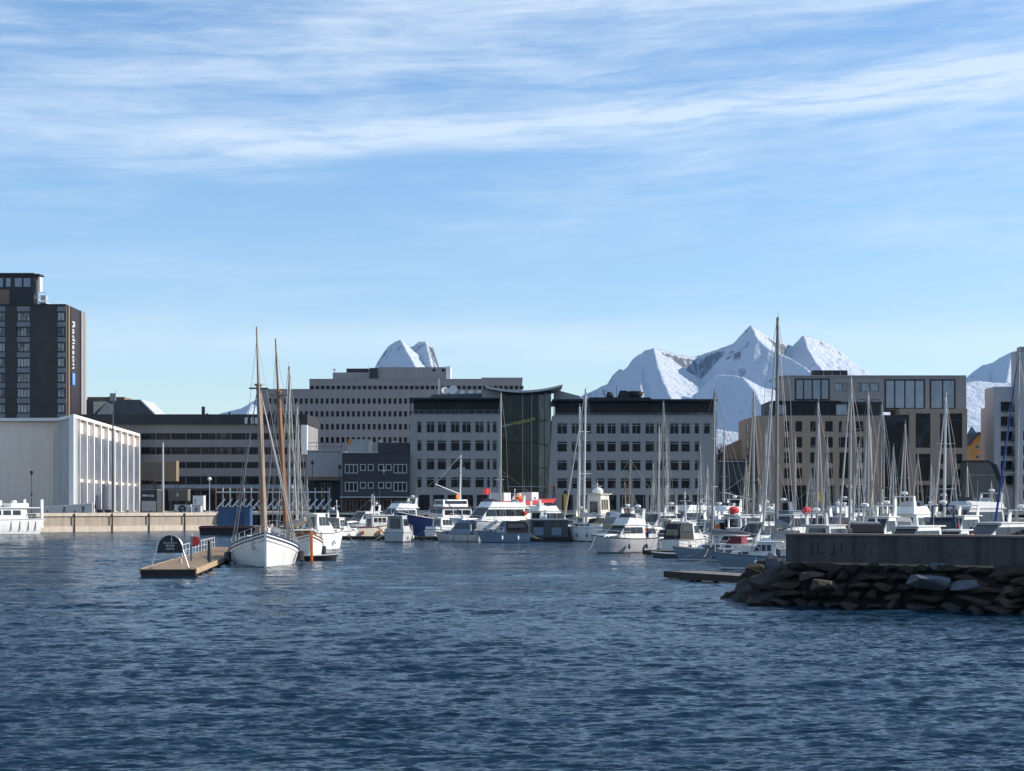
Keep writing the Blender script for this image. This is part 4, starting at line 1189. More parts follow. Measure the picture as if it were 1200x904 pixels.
def build_right_side():
    # orange gabled house
    B = Bld('wooden_house', 'orange boarded gable house between the brick bay and the white flats', 1148, 400, 'house')
    b = MB(); zr, ze = B.lz(508.6), B.lz(517.5)
    b.prism([(B.lx(1138), 0), (B.lx(1138), B.lz(519)), (B.lx(1147.4), zr), (B.lx(1158.4), ze), (B.lx(1158.4), 0)], 0, 12); b.build('wall', M['w_orange'], B.root)
    b = MB(); o = .25
    b.prism([(B.lx(1135.6), B.lz(521.5)), (B.lx(1147.4), zr + .08), (B.lx(1147.4), zr + .45), (B.lx(1135.2), B.lz(521.5) + .3)], -.6, 12.4)
    b.prism([(B.lx(1147.4), zr + .08), (B.lx(1159.6), ze - .3), (B.lx(1159.6), ze + .1), (B.lx(1147.4), zr + .45)], -.6, 12.4); b.build('roof', M['roof_dark'], B.root)
    for px, py in ((1142.5, 521), (1142.5, 533)):
        B.win(px, py, px + 5, py + 5.2, M['frame_white'], M['winglass'], mull=1, fw=.12, inset=-.12)
    # dark shed with a stepped roof
    B = Bld('dark_shed', 'low dark brown shed in front of the orange house', 1150, 343, 'shed')
    b = MB(); b.prism([(B.lx(1134.5), 0), (B.lx(1134.5), B.lz(541.5)), (B.lx(1159), B.lz(541.5)), (B.lx(1163), B.lz(548)), (B.lx(1168), B.lz(560)), (B.lx(1174), B.lz(572)), (B.lx(1174), 0)], 0, 12); b.build('wall', M['w_olive'], B.root)
    b = MB(); b.prism([(B.lx(1159.2), B.lz(540.8)), (B.lx(1163.6), B.lz(547.6)), (B.lx(1168.6), B.lz(559.5)), (B.lx(1174.6), B.lz(571.5)), (B.lx(1177), B.lz(571.5)), (B.lx(1168), B.lz(545))], -.1, 12.2); b.build('roof', M['roof_dark'], B.root)
    B.slab('cornice', 1134, 1160, 539.8, 541.3, -.25, 12.1, M['roof_dark'])
    B.slab('wall_band', 1134.8, 1166, 556.4, 557.3, -.05, -.004, M['midgrey'])
    B.slab('door', 1150, 1157, 578, 600, -.06, -.004, M['w_dark'])
    # white flats with balconies
    B = Bld('white_flats', 'pale plastered flats with stacked balconies at the right edge', 1180, 352, 'flats')
    dark = [(1172.8, 471 + 17.3 * k, 1189, 481.2 + 17.3 * k) for k in range(6)]
    B.block('wall', 1165, 1190, 453.4, None, 7, M['w_apart'], dark, reveal=1.6)
    B.block('narrow_wing', 1158.6, 1164.9, 477.5, None, 6, M['w_apart'], [(1161, 488 + 17.3 * k, 1163.4, 496 + 17.3 * k) for k in range(5)], dy=6)
    for k in range(5): B.win(1161, 488 + 17.3 * k, 1163.4, 496 + 17.3 * k, M['frame_dark'], M['winglass'], fw=.06, dy=6)
    tall = [(1199, 505 + 17.3 * k, 1206, 516 + 17.3 * k) for k in range(5)] + [(1210, 428 + 17.3 * k, 1220, 440 + 17.3 * k) for k in range(9)]
    B.block('stair_tower', 1190.2, 1260, 412, None, 3.2, M['w_apart'], tall, dy=-1.5)
    for h in tall: B.win(*h, M['frame_dark'], M['winglass'], fw=.1, dy=-1.5)
    B.slab('tower_cap', 1194, 1203, 407, 411.8, -1, 1.5, M['midgrey'])
    for h in dark:
        B.win(h[0] + 1, h[1] + .2, h[2] - 1, h[3], M['frame_dark'], M['winglass'], mull=2, fw=.1, inset=1.3)
        r = MB(); x0, x1, z = B.lx(h[0]), B.lx(h[2]), B.lz(h[3]); railing(r, x0 + .1, x1 - .1, -.75, z, 1.0, .5, .025); r.box(x0, -.9, z - .16, x1, -.01, z - .01)
        bal = r.build('balcony', M['frame_dark'], B.root)
        c = MB()
        for q in range(2):
            xx = x0 + .5 + q * 1.4
            c.prism([(xx, z + .02), (xx + .05, z + .02), (xx + .45, z + 1.3), (xx + .38, z + 1.3)], -.55, -.15); c.box(xx, -.55, z + .4, xx + .6, -.15, z + .46)
        c.build('deck_chair', M['frame_dark'], bal)
    # dark boathouse between office wing and brown block
    B = Bld('boathouse', 'low dark boathouse with a pale beam, left of the brown brick block', 856, 346, 'boathouse')
    B.block('wall', 833.5, 873, 541.5, None, 10, M['w_dark'], [(838, 566, 850, 599), (855, 566, 868, 599)])
    for a, c in ((838, 850), (855, 868)): B.win(a, 566, c, 599, M['frame_dark'], M['winglass'], mull=1, fw=.12)
    B.slab('beam', 842, 874, 540.2, 541.4, -.6, -.2, M['midgrey'])
    B.slab('roof', 833, 873.4, 538.6, 540.1, -.15, 10.2, M['roof_dark'])
    b = MB(); b.prism([(B.lx(853), B.lz(538.5)), (B.lx(872.8), B.lz(538.5)), (B.lx(872.8), B.lz(514)), (B.lx(860), B.lz(520))], 5, 12); b.build('rear_gable', M['w_tan'], B.root)
    B.slab('side_gate', 842.5, 858.5, 577, 578, -.5, -.2, M['midgrey'])

for f in (build_offices, build_atrium, build_back_office, build_long_building, build_tower, build_roofhouse, build_library, build_small_house, build_warehouse, build_brown_block, build_right_side): f()
# ------------------------------------------------------------------ boats: shared parts
class Hull:
    """Hull shape: stern at x = -L/2, bow at +L/2, waterline at z = 0."""
    def __init__(s, L, B, F, draft=0.45, transom=0.7, sheer=0.35, aft=0.05, rake=0.09, flare=0.30, full=2.2, canoe=False):
        s.L, s.B, s.F, s.draft, s.transom, s.sheer, s.aft, s.rake, s.flare, s.full, s.canoe = L, B, F, draft, transom, sheer, aft, rake, flare, full, canoe
    def half(s, t):
        if t < .45:
            a = math.sin(math.pi / 2 * t / .45)
            h = s.transom + (1 - s.transom) * a
        else: h = 1 - ((t - .45) / .55) ** s.full
        return max(s.B / 2 * h, 0.03)
    def top(s, t):
        return s.F * (1 + s.sheer * max(0, (t - .35) / .65) ** 2 + s.aft * max(0, (.35 - t) / .35) ** 2)
    def x(s, t): return -s.L / 2 + s.L * t
    def t(s, x): return min(1, max(0, (x + s.L / 2) / s.L))
    def station(s, t):
        h, zt = s.half(t), s.top(t)
        d = s.draft * (1 - .55 * max(0, (.3 - t) / .3) ** 1.5) * (1 - .6 * max(0, (t - .7) / .3) ** 2)
        fl = 1 - s.flare * max(0, (t - .3) / .7) ** 1.5
        rows = [(0.02, -d), (.62 * fl, -d * .6), (.90 * fl, 0.0), (.915 * fl, .10), (.965 * (fl * .6 + .4), zt * .5), (.99, zt * .82), (1.0, zt)]
        out = []
        for k, z in rows:
            zf = max(0, min(1, (z + d) / (zt + d)))
            x = s.x(t) - s.rake * s.L * (1 - zf) ** 1.2 * max(0, (t - .55) / .45) ** 2
            if s.canoe: x += s.rake * s.L * (1 - zf) ** 1.2 * max(0, (.3 - t) / .3) ** 2
            else: x += .03 * s.L * (1 - zf) * max(0, (.12 - t) / .12)
            out.append((x, max(h * k, .012), z))
        return out
    def build(s, parent, mats, bul=0.0, deckm=None, ns=15, name='hull', rail=None, rr=0.035):
        b = MB()
        st = [s.station(i / (ns - 1)) for i in range(ns)]
        nr = len(st[0])
        for side in (1, -1):
            for i in range(ns - 1):
                for r in range(nr - 1):
                    q = [st[i][r], st[i + 1][r], st[i + 1][r + 1], st[i][r + 1]]
                    b.quad(*[(x, side * y, z) for x, y, z in q], mi=1 if r < 2 else (2 if r == 2 else 0))
        for r in range(nr - 1):                # transom
            a, c = st[0][r], st[0][r + 1]
            b.quad((a[0], a[1], a[2]), (a[0], -a[1], a[2]), (c[0], -c[1], c[2]), (c[0], c[1], c[2]), mi=1 if r < 2 else (2 if r == 2 else 0))
            a, c = st[-1][r], st[-1][r + 1]
            b.quad((a[0], a[1], a[2]), (a[0], -a[1], a[2]), (c[0], -c[1], c[2]), (c[0], c[1], c[2]), mi=1 if r < 2 else 0)
        bm_ = b.mesh(name, list(mats), smooth=True)
        # weld so that the sides shade smoothly
        import bmesh
        bb = bmesh.new(); bb.from_mesh(bm_); bmesh.ops.remove_doubles(bb, verts=bb.verts, dist=0.004); bmesh.ops.recalc_face_normals(bb, faces=bb.faces); bb.to_mesh(bm_); bb.free()
        try: bm_.set_sharp_from_angle(angle=R(40))
        except Exception: pass
        o = link(name, bm_, parent)
        d = MB()
        for i in range(ns - 1):
            ta, tb = i / (ns - 1), (i + 1) / (ns - 1)
            ha, hb = s.half(ta) * .97, s.half(tb) * .97
            za, zb = s.top(ta) - bul, s.top(tb) - bul
            d.quad((s.x(ta), -ha, za), (s.x(tb), -hb, zb), (s.x(tb), 0, zb + .05), (s.x(ta), 0, za + .05))
            d.quad((s.x(ta), 0, za + .05), (s.x(tb), 0, zb + .05), (s.x(tb), hb, zb), (s.x(ta), ha, za))
        d.build('deck', deckm or M['offwhite'], parent)
        if rail:
            g = MB()
            pts = [(s.x(i / (ns - 1)), s.half(i / (ns - 1)) + .01, s.top(i / (ns - 1))) for i in range(ns)]
            g.path(pts, rr, 5); g.path([(x, -y, z) for x, y, z in pts], rr, 5); g.tube(pts[0], (pts[0][0], -pts[0][1], pts[0][2]), rr, n=5)
            g.build('rub_rail', rail, parent)
        return o

class House:
    """A cabin: side profile (x, z) counter-clockwise from the lower aft corner, narrower towards its top."""
    def __init__(s, prof, wb, wt, y0=0.0):
        s.p, s.wb, s.wt = prof, wb, wt
        zs = [z for _, z in prof]; s.z0, s.z1 = min(zs), max(zs)
    def w(s, z): return s.wb + (s.wt - s.wb) * (z - s.z0) / max(1e-6, s.z1 - s.z0)
    def build(s, name, m, parent):
        b = MB(); n = len(s.p)
        l = [(x, s.w(z), z) for x, z in s.p]; r = [(x, -s.w(z), z) for x, z in s.p]
        b.poly(l); b.poly(list(reversed(r)))
        for i in range(n):
            j = (i + 1) % n
            b.quad(l[i], r[i], r[j], l[j])
        return b.build(name, m, parent)
    def side(s, parent, quad, m, name='window', d=.03):
        for sg in (1, -1):
            b = MB()
            a = [(x, sg * (s.w(z) - .01), z) for x, z in quad]; c = [(x, sg * (s.w(z) + d), z) for x, z in quad]
            n = len(quad)
            b.add(a + c, [tuple(range(n)), tuple(range(2 * n - 1, n - 1, -1))] + [(i, (i + 1) % n, n + (i + 1) % n, n + i) for i in range(n)])
            b.build(name, m, parent)
    def face(s, parent, p0, p1, n, m, name='window', k=.88, lo=.18, hi=.88, d=.03):
        """n panes across the front or back slope running from p0 (bottom) up to p1"""
        p0, p1 = Vector((p0[0], p0[1])), Vector((p1[0], p1[1]))
        up = (p1 - p0)
        nrm = Vector((up.y, -up.x)).normalized() * d
        if (p0.x < sum(x for x, _ in s.p) / len(s.p)) and nrm.x > 0: nrm = -nrm
        if (p0.x > sum(x for x, _ in s.p) / len(s.p)) and nrm.x < 0: nrm = -nrm
        a, c = p0 + up * lo, p0 + up * hi
        for i in range(n):
            f0, f1 = -k + 2 * k * i / n + .02, -k + 2 * k * (i + 1) / n - .02
            b = MB()
            pts = []
            for q in (a - nrm * .3, c - nrm * .3, a + nrm, c + nrm):
                w = s.w(q.y)
                pts += [(q.x, f0 * w, q.y), (q.x, f1 * w, q.y)]
            b.add(pts, [(0, 1, 3, 2), (4, 6, 7, 5), (0, 4, 5, 1), (2, 3, 7, 6), (0, 2, 6, 4), (1, 5, 7, 3)])
            b.build(name, m, parent)

def bow_rail(h, parent, t0, t1, hh, n=6, r=.02, m=None, gap=True):
    b = MB()
    for sg in (1, -1):
        pts = []
        for i in range(n):
            t = t0 + (t1 - t0) * i / (n - 1)
            p = (h.x(t), sg * h.half(t) * .95, h.top(t))
            q = (p[0], p[1], p[2] + hh)
            b.tube(p, q, r, n=4); pts.append(q)
        b.path(pts, r, 4); b.path([(x, y, z - hh * .5) for x, y, z in pts], r * .7, 4)
        if sg == 1: end = pts[-1]
    b.tube(end, (end[0], -end[1], end[2]), r, n=4)
    b.build('guard_rail', m or M['steel'], parent)

def fenders(h, parent, ts, m, sides=(1, -1), r=.11, ln=.5):
    for sg in sides:
        for t in ts:
            b = MB()
            y, z = h.half(t) + r * .8, max(.25, h.top(t) * .45)
            b.lathe([(.02, z - ln / 2), (r, z - ln / 2 + .1), (r, z + ln / 2 - .1), (.03, z + ln / 2)], (h.x(t), sg * y, 0), 8)
            b.tube((h.x(t), sg * y, z + ln / 2), (h.x(t), sg * (h.half(t)), h.top(t)), .012, n=4)
            b.build('fender', m, parent, smooth=True)

def whip(parent, p, hh, r=.015, m=None, name='antenna'):
    b = MB(); b.tube(p, (p[0] - .04 * hh, p[1], p[2] + hh), r, r * .5, 4); b.build(name, m or M['white'], parent)

def flag(parent, p, w, h, m, d=(-1, 0.2)):
    """a small flag on a staff, with a soft wave"""
    b = MB(); b.tube(p, (p[0], p[1], p[2] + h * 2.0), .02, n=5); st = b.build('flag_staff', M['white'], parent)
    f = MB(); n = 7
    z0 = p[2] + h * 2.0
    for i in range(n - 1):
        def q(k, z): return (p[0] + d[0] * w * k / (n - 1), p[1] + d[1] * w * k / (n - 1) + .06 * math.sin(k * 1.3), z - .10 * k / (n - 1) * h)
        f.quad(q(i, z0 - h), q(i + 1, z0 - h), q(i + 1, z0), q(i, z0)); 
        f.quad(tuple(Vector(q(i, z0 - h)) + Vector((0, .012, 0))), tuple(Vector(q(i + 1, z0 - h)) + Vector((0, .012, 0))), tuple(Vector(q(i + 1, z0)) + Vector((0, .012, 0))), tuple(Vector(q(i, z0)) + Vector((0, .012, 0))))
    f.build('flag', m, parent)

def place(h, px, Y, hdg): return (PX(px, Y), Y, 0.0)

# ------------------------------------------------------------------ sailing yacht
def yacht(label, px, pytop, Y, L, hdg, hull='white', cover='cl_blue', genoa='cl_white', hood='cl_navy', stripe='blue', spreaders=2, lean=0.0, boom_up=0.0, group='sailing boats moored in the marina', radar=False, mast='alu', extra=None, foot=None, rake=0.02, F=None, wide=.31):
    B = L * wide
    h = Hull(L, B, F or (.085 * L + .22), draft=.5, transom=.62, sheer=.28, rake=.10, full=2.0)
    xm = L * .07
    a = R(hdg)
    mx, my = PX(px, Y), Y
    root = thing('sailing_yacht', label, 'sailing boat', (mx - math.cos(a) * xm, my - math.sin(a) * xm, 0), hdg, group)
    h.build(root, (M[hull], M['antifoul'], M[stripe]), 0.04, M['offwhite'], rail=M['teak'] if L > 9 else M['darkgrey'], rr=.03)
    zd = h.top(.5)
    H = .05 * L + .12
    xa, xf = h.x(.30), h.x(.72)
    hs = House([(xa, zd - .1), (xf, h.top(.72) - .1), (xf - .05 * L, h.top(.7) + H * .55), (h.x(.56), zd + H), (xa + .05, zd + H)], B * .33, B * .25)
    c = hs.build('cabin', M['white' if hull != 'white' else 'offwhite'], root)
    zz = zd + H * .35
    for f0, f1 in ((.08, .30), (.36, .56), (.62, .80)):
        x0, x1 = xa + (xf - xa) * f0, xa + (xf - xa) * f1
        hs.side(c, [(x0, zz), (x1, zz), (x1 - .03, zz + H * .36), (x0, zz + H * .36)], M['boatglass'])
    # cockpit coaming and tiller bench
    b = MB(); x0, x1 = h.x(.04), xa - .05
    for sg in (1, -1):
        b.prism([(x0, zd - .05), (x1, zd - .05), (x1, zd + .32), (x0, zd + .22)], sg * B * .30, sg * (B * .30 + .10))
    b.box(x0, -B * .3, zd - .04, x1, B * .3, zd + .02)
    b.build('cockpit', M['offwhite'], root)
    if hood:
        k = MB(); x0 = xa + .05
        hh = House([(x0 - .75, zd + H - .02), (x0 + .8, zd + H - .02), (x0 + .15, zd + H + .62), (x0 - .65, zd + H + .68)], B * .29, B * .22)
        ho = hh.build('sprayhood', M[hood], root)
        hh.face(ho, (x0 + .8, zd + H - .02), (x0 + .15, zd + H + .62), 3, M['boatglass'], lo=.2, hi=.8)
    # rig
    zt = PZ(pytop, Y)
    zm = zd + H * .8
    r0 = .0062 * (zt) + .035
    mt = MB()
    top = Vector((xm - rake * zt, lean * zt, zt)); base = Vector((xm, 0, zm))
    mt.tube(base, top, r0, r0 * .75, 8)
    mt.tube(top - Vector((.25, 0, 0)), top + Vector((.22, 0, 0)), .03, n=5)
    mt.tube(top - Vector((.2, 0, 0)), top + Vector((-.2, 0, .45)), .02, n=4)
    msto = mt.build('mast', M[mast], root, smooth=True)
    wires = MB()
    ch = [Vector((xm - .1, s * h.half(.56) * .93, zd)) for s in (1, -1)]
    lvl = [base.lerp(top, f) for f in ((.37, .68) if spreaders == 2 else (.52,))]
    for i, p in enumerate(lvl):
        wd = B * (.30 - .06 * i)
        sp = MB()
        for s in (1, -1): sp.tube(p, p + Vector((-.12, s * wd, .05)), .035, .022, 5)
        sp.build('spreader', M[mast], msto)
    for si, s in enumerate((1, -1)):
        pts = [ch[si]] + [p + Vector((-.12, s * B * (.30 - .06 * i), .05)) for i, p in enumerate(lvl)] + [top]
        wires.path(pts, .020, 4)
        wires.tube(ch[si] + Vector((.3, 0, 0)), lvl[0], .018, n=4)
    bow = Vector((h.x(.985), 0, h.top(.985) + .1)); st = Vector((h.x(.02), 0, h.top(0) + .1))
    wires.tube(st, top, .020, n=4)
    wires.tube(bow, top, .020, n=4)
    for s in (.25, -.22): wires.tube(base + Vector((.05, s, .3)), base.lerp(top, .97) + Vector((.06, s * .3, 0)), .011, n=4)
    wires.build('rigging', M['wire'], root)
    if genoa:
        g = MB(); a0, a1 = bow.lerp(top, .05), bow.lerp(top, .93)
        n = 7
        for i in range(n):
            f0, f1 = i / n, (i + 1) / n
            rr = lambda f: .085 * (1 - f) ** .6 + .03 if f < 1 else .028
            g.tube(a0.lerp(a1, f0), a0.lerp(a1, f1), rr(f0), rr(f1), 7)
        g.build('furled_genoa', M[genoa], root, smooth=True)
        d = MB(); d.lathe([(.05, 0), (.16, .03), (.16, .12), (.05, .15)], tuple(bow), 8); d.build('furling_drum', M['black'], root)
    # boom and stowed sail
    gz = zm + .75 + .02 * L
    be = Vector((xm - .40 * L, 0, gz + .06 + boom_up)); bs = Vector((xm - .12, 0, gz))
    bm = MB(); bm.tube(bs, be, .07, .06, 7); bo = bm.build('boom', M[mast], root)
    if cover:
        s = MB(); n = 8
        pts = []
        for i in range(n + 1):
            f = i / n
            p = bs.lerp(be, .02 + f * .93)
            hh = (.40 * (1 - f) ** .8 + .12) * (L / 10); ww = .15 * (1 - .4 * f)
            ring = []
            for k in range(8):
                t = 2 * math.pi * k / 8
                ring.append((p.x, ww * math.sin(t), p.z + .02 + hh * .5 + hh * .5 * math.cos(t) + .02 * math.sin(3 * f * 6)))
            pts += ring
        fs = [(i * 8 + k, i * 8 + (k + 1) % 8, (i + 1) * 8 + (k + 1) % 8, (i + 1) * 8 + k) for i in range(n) for k in range(8)] + [tuple(range(8)), tuple(range(n * 8 + 7, n * 8 - 1, -1))]
        s.add(pts, fs)
        s.build('sail_cover', M[cover], bo, smooth=True)
    wires2 = MB(); wires2.tube(be, top, .016, n=4); wires2.tube(be, (be.x + .3, 0, zd + .2), .012, n=4); wires2.build('topping_lift', M['wire'], bo)
    bow_rail(h, root, .78, .985, .58, 4); bow_rail(h, root, .10, .02, .58, 3)
    ll = MB()
    for s in (1, -1):
        pts = []
        for i in range(7):
            t = .10 + .68 * i / 6
            p = (h.x(t), s * h.half(t) * .95, h.top(t)); q = (p[0], p[1], p[2] + .56)
            ll.tube(p, q, .014, n=4); pts.append(q)
        ll.path(pts, .009, 4)
    ll.build('lifelines', M['steel'], root)
    fenders(h, root, (.3, .5), M['blue' if cover != 'cl_blue' else 'offwhite'])
    if radar:
        d = MB(); p = base.lerp(top, .33) + Vector((.28, 0, 0)); d.lathe([(.05, -.1), (.27, -.08), (.27, .08), (.1, .14)], tuple(p), 10); d.build('radar_dome', M['white'], msto)
    if extra: extra(root, h, zd + H)
    return root

# ------------------------------------------------------------------ motor boats
def motorboat(label, px, Y, L, hdg, hull='white', stripe='navy', topm='white', F=None, cab=(.25, .66), ch=1.25, fly=False, canopy=None, arch=True, mast=0.0, wide=.36, win='boatglass', group='motor boats moored in the marina', bow=True, kind='motor_boat', outboard=False, rub='darkgrey', ensign=None, extra=None, rakef=.75, fend='navy', deckm=None, bands=3):
    B = L * wide
    h = Hull(L, B, F or (.095 * L + .25), draft=.4, transom=.88, sheer=.30, rake=.11, flare=.34, full=2.5)
    root = thing(kind, label, 'motor boat', (PX(px, Y), Y, 0), hdg, group)
    h.build(root, (M[hull], M['antifoul'], M[stripe]), .06, deckm and M[deckm], rail=M[rub], rr=.04)
    zd = h.top(.45) - .04
    xa, xf = h.x(cab[0]), h.x(cab[1])
    zf = h.top(cab[1]) - .06
    rk = ch * rakef
    # low trunk on the foredeck
    t1 = min(.90, cab[1] + .22)
    tr = House([(xf - .1, zf), (h.x(t1), h.top(t1) - .05), (h.x(t1) - .25, h.top(t1) + .16), (xf - .1, zf + .42)], B * .30, B * .24)
    tk = tr.build('foredeck_trunk', M[topm], root)
    tr.side(tk, [(xf + .1, zf + .14), (xf + (h.x(t1) - xf) * .55, zf + .16), (xf + (h.x(t1) - xf) * .5, zf + .27), (xf + .1, zf + .32)], M[win])
    hs = House([(xa, zd - .05), (xf, zf), (xf - .02, zf + .30), (xf - rk, zd + ch), (xa + .12, zd + ch)], B * .41, B * .33)
    c = hs.build('cabin', M[topm], root)
    z0, z1 = zd + ch * .42, zd + ch * .86
    xw0, xw1 = xa + .30, xf - rk * .62
    for i in range(bands):
        a0, a1 = xw0 + (xw1 - xw0) * i / bands + .04, xw0 + (xw1 - xw0) * (i + 1) / bands - .04
        last = i == bands - 1
        hs.side(c, [(a0, z0), (a1 + (.22 if last else 0), z0), (a1 - (.10 if last else 0), z1), (a0, z1)], M[win])
    hs.face(c, (xf - .02, zf + .30), (xf - rk, zd + ch), 3, M[win], lo=.08, hi=.9)
    hs.face(c, (xa, zd - .05), (xa + .12, zd + ch), 2, M[win], k=.7, lo=.12, hi=.88)
    rf = MB(); rf.box(xa - .45, -B * .35, zd + ch + .01, xf - rk + .25, B * .35, zd + ch + .09); rf.build('cabin_roof', M[topm], c)
    ztop = zd + ch + .09
    if fly:
        fb = House([(xa - .2, ztop), (xf - rk - .1, ztop), (xf - rk - .55, ztop + .62), (xa - .1, ztop + .50)], B * .33, B * .30)
        fo = fb.build('flybridge', M[topm], root)
        ws = House([(xf - rk - 1.5, ztop + .56), (xf - rk - .62, ztop + .60), (xf - rk - .95, ztop + 1.0), (xf - rk - 1.45, ztop + .9)], B * .27, B * .24)
        ws.build('windscreen', M[win], fo)
        s = MB(); s.box(xa + .5, -.6, ztop + .5, xa + .9, .6, ztop + .95); s.box(xa + .9, -.6, ztop + .5, xa + 1.3, .6, ztop + .66); s.build('helm_seat', M['cl_white'], fo)
        ztop += .55
    if arch:
        r = MB(); xx = xa + .25
        for sg in (1, -1): r.prism([(xx - .35, ztop - .1), (xx + .05, ztop - .1), (xx - .15, ztop + .85), (xx - .45, ztop + .85)], sg * B * .30, sg * (B * .30 - .09))
        r.box(xx - .45, -B * .30, ztop + .78, xx - .12, B * .30, ztop + .88)
        ar = r.build('radar_arch', M[topm], root)
        d = MB(); d.lathe([(.06, 0), (.08, .12), (.28, .14), (.28, .30), (.12, .36)], (xx - .28, 0, ztop + .88), 10); d.build('radar_dome', M['white'], ar, smooth=True)
        whip(ar, (xx - .3, B * .25, ztop + .86), 2.2)
    else: whip(c, (xa + .4, B * .2, ztop), 1.8)
    if mast:
        m_ = MB(); m_.tube((xa + .8, 0, ztop), (xa + .7, 0, ztop + mast), .06, .04, 7); m_.tube((xa + .75, -.5, ztop + mast * .7), (xa + .75, .5, ztop + mast * .7), .03, n=5)
        m_.ball((xa + .7, 0, ztop + mast + .08), .1); m_.build('signal_mast', M['white'], root)
    if canopy:
        x0 = h.x(.05)
        k = House([(x0, zd), (xa + .1, zd), (xa + .1, zd + ch + .04), (x0 + .35, zd + ch * .98), (x0 + .05, zd + ch * .72)], B * .42, B * .34)
        ko = k.build('canopy', M[canopy], root)
        k.side(ko, [(x0 + .35, zd + ch * .48), (xa - .1, zd + ch * .48), (xa - .1, zd + ch * .84), (x0 + .45, zd + ch * .80)], M[win], name='canopy_window')
        k.face(ko, (x0, zd), (x0 + .05, zd + ch * .72), 2, M[win], k=.8, lo=.4, hi=.92, name='canopy_window')
    else:
        b = MB(); x0 = h.x(.03)
        for sg in (1, -1): b.box(x0, sg * B * .42 - .04, zd, xa - .3, sg * B * .42 + .04, zd + .45)
        b.box(x0, -B * .4, zd, x0 + .08, B * .4, zd + .45); b.box(x0 + .3, -B * .3, zd, x0 + .8, B * .3, zd + .38)
        b.build('cockpit', M[topm], root)
    if outboard:
        o = MB(); xs = h.x(0) - .05
        o.prism([(xs - .55, .75), (xs - .08, .8), (xs - .06, 1.45), (xs - .30, 1.62), (xs - .58, 1.40)], -.22, .22); o.box(xs - .35, -.07, -.5, xs - .15, .07, .8); o.build('outboard_motor', M['black'], root)
    if bow: bow_rail(h, root, .52, .985, .62, 6)
    fenders(h, root, (.25, .55), M[fend])
    root.scale = (1.17, 1.17, 1.17)
    pick = int(px * 7 + Y) % 5
    if pick in (0, 2):                          # a ring buoy on the cabin side towards the viewer
        sd = -1 if math.cos(R(hdg)) > 0 else 1
        b = MB(); b.lathe([(.16, -.05), (.31, -.04), (.31, .04), (.16, .05)], (xa + .05 + (xf - xa) * .04 - .2, sd * B * .40, zd + ch * .62), 12, axis='y'); b.build('ring_buoy', M['red' if pick else 'orange'], root, smooth=True)
    if pick in (1, 2, 4):                       # gear on the aft deck: a locker, a coil, a heap under canvas
        b = MB(); b.box(h.x(.10), -.55, zd + .02, h.x(.10) + .5, .1, zd + .55); b.build('deck_box', M['cl_grey' if pick == 1 else 'offwhite'], root)
        b = MB(); b.ball((h.x(.07) + .3, .55, zd + .35), (.35, .30, .30)); b.build('deck_gear', M[('cl_blue', 'cl_red', 'cl_cream', 'yellow')[int(px) % 4]], root, smooth=True)
    b = MB()                                    # mooring lines from bow and stern
    for t_, sg in ((.96, 1), (.96, -1), (.03, 1), (.03, -1)):
        p = Vector((h.x(t_), sg * h.half(t_), h.top(t_))); q = p + Vector((1.4 if t_ > .5 else -1.4, sg * .7, -h.top(t_) + .35))
        b.path([p, p.lerp(q, .5) - Vector((0, 0, .18)), q], .016, 4)
    b.build('mooring_line', M['cl_cream'], root)
    if ensign: flag(root, (h.x(.01), 0, zd + .3), .9, .6, M[ensign])
    if extra: extra(root, h, zd, xa, xf, ztop)
    return root

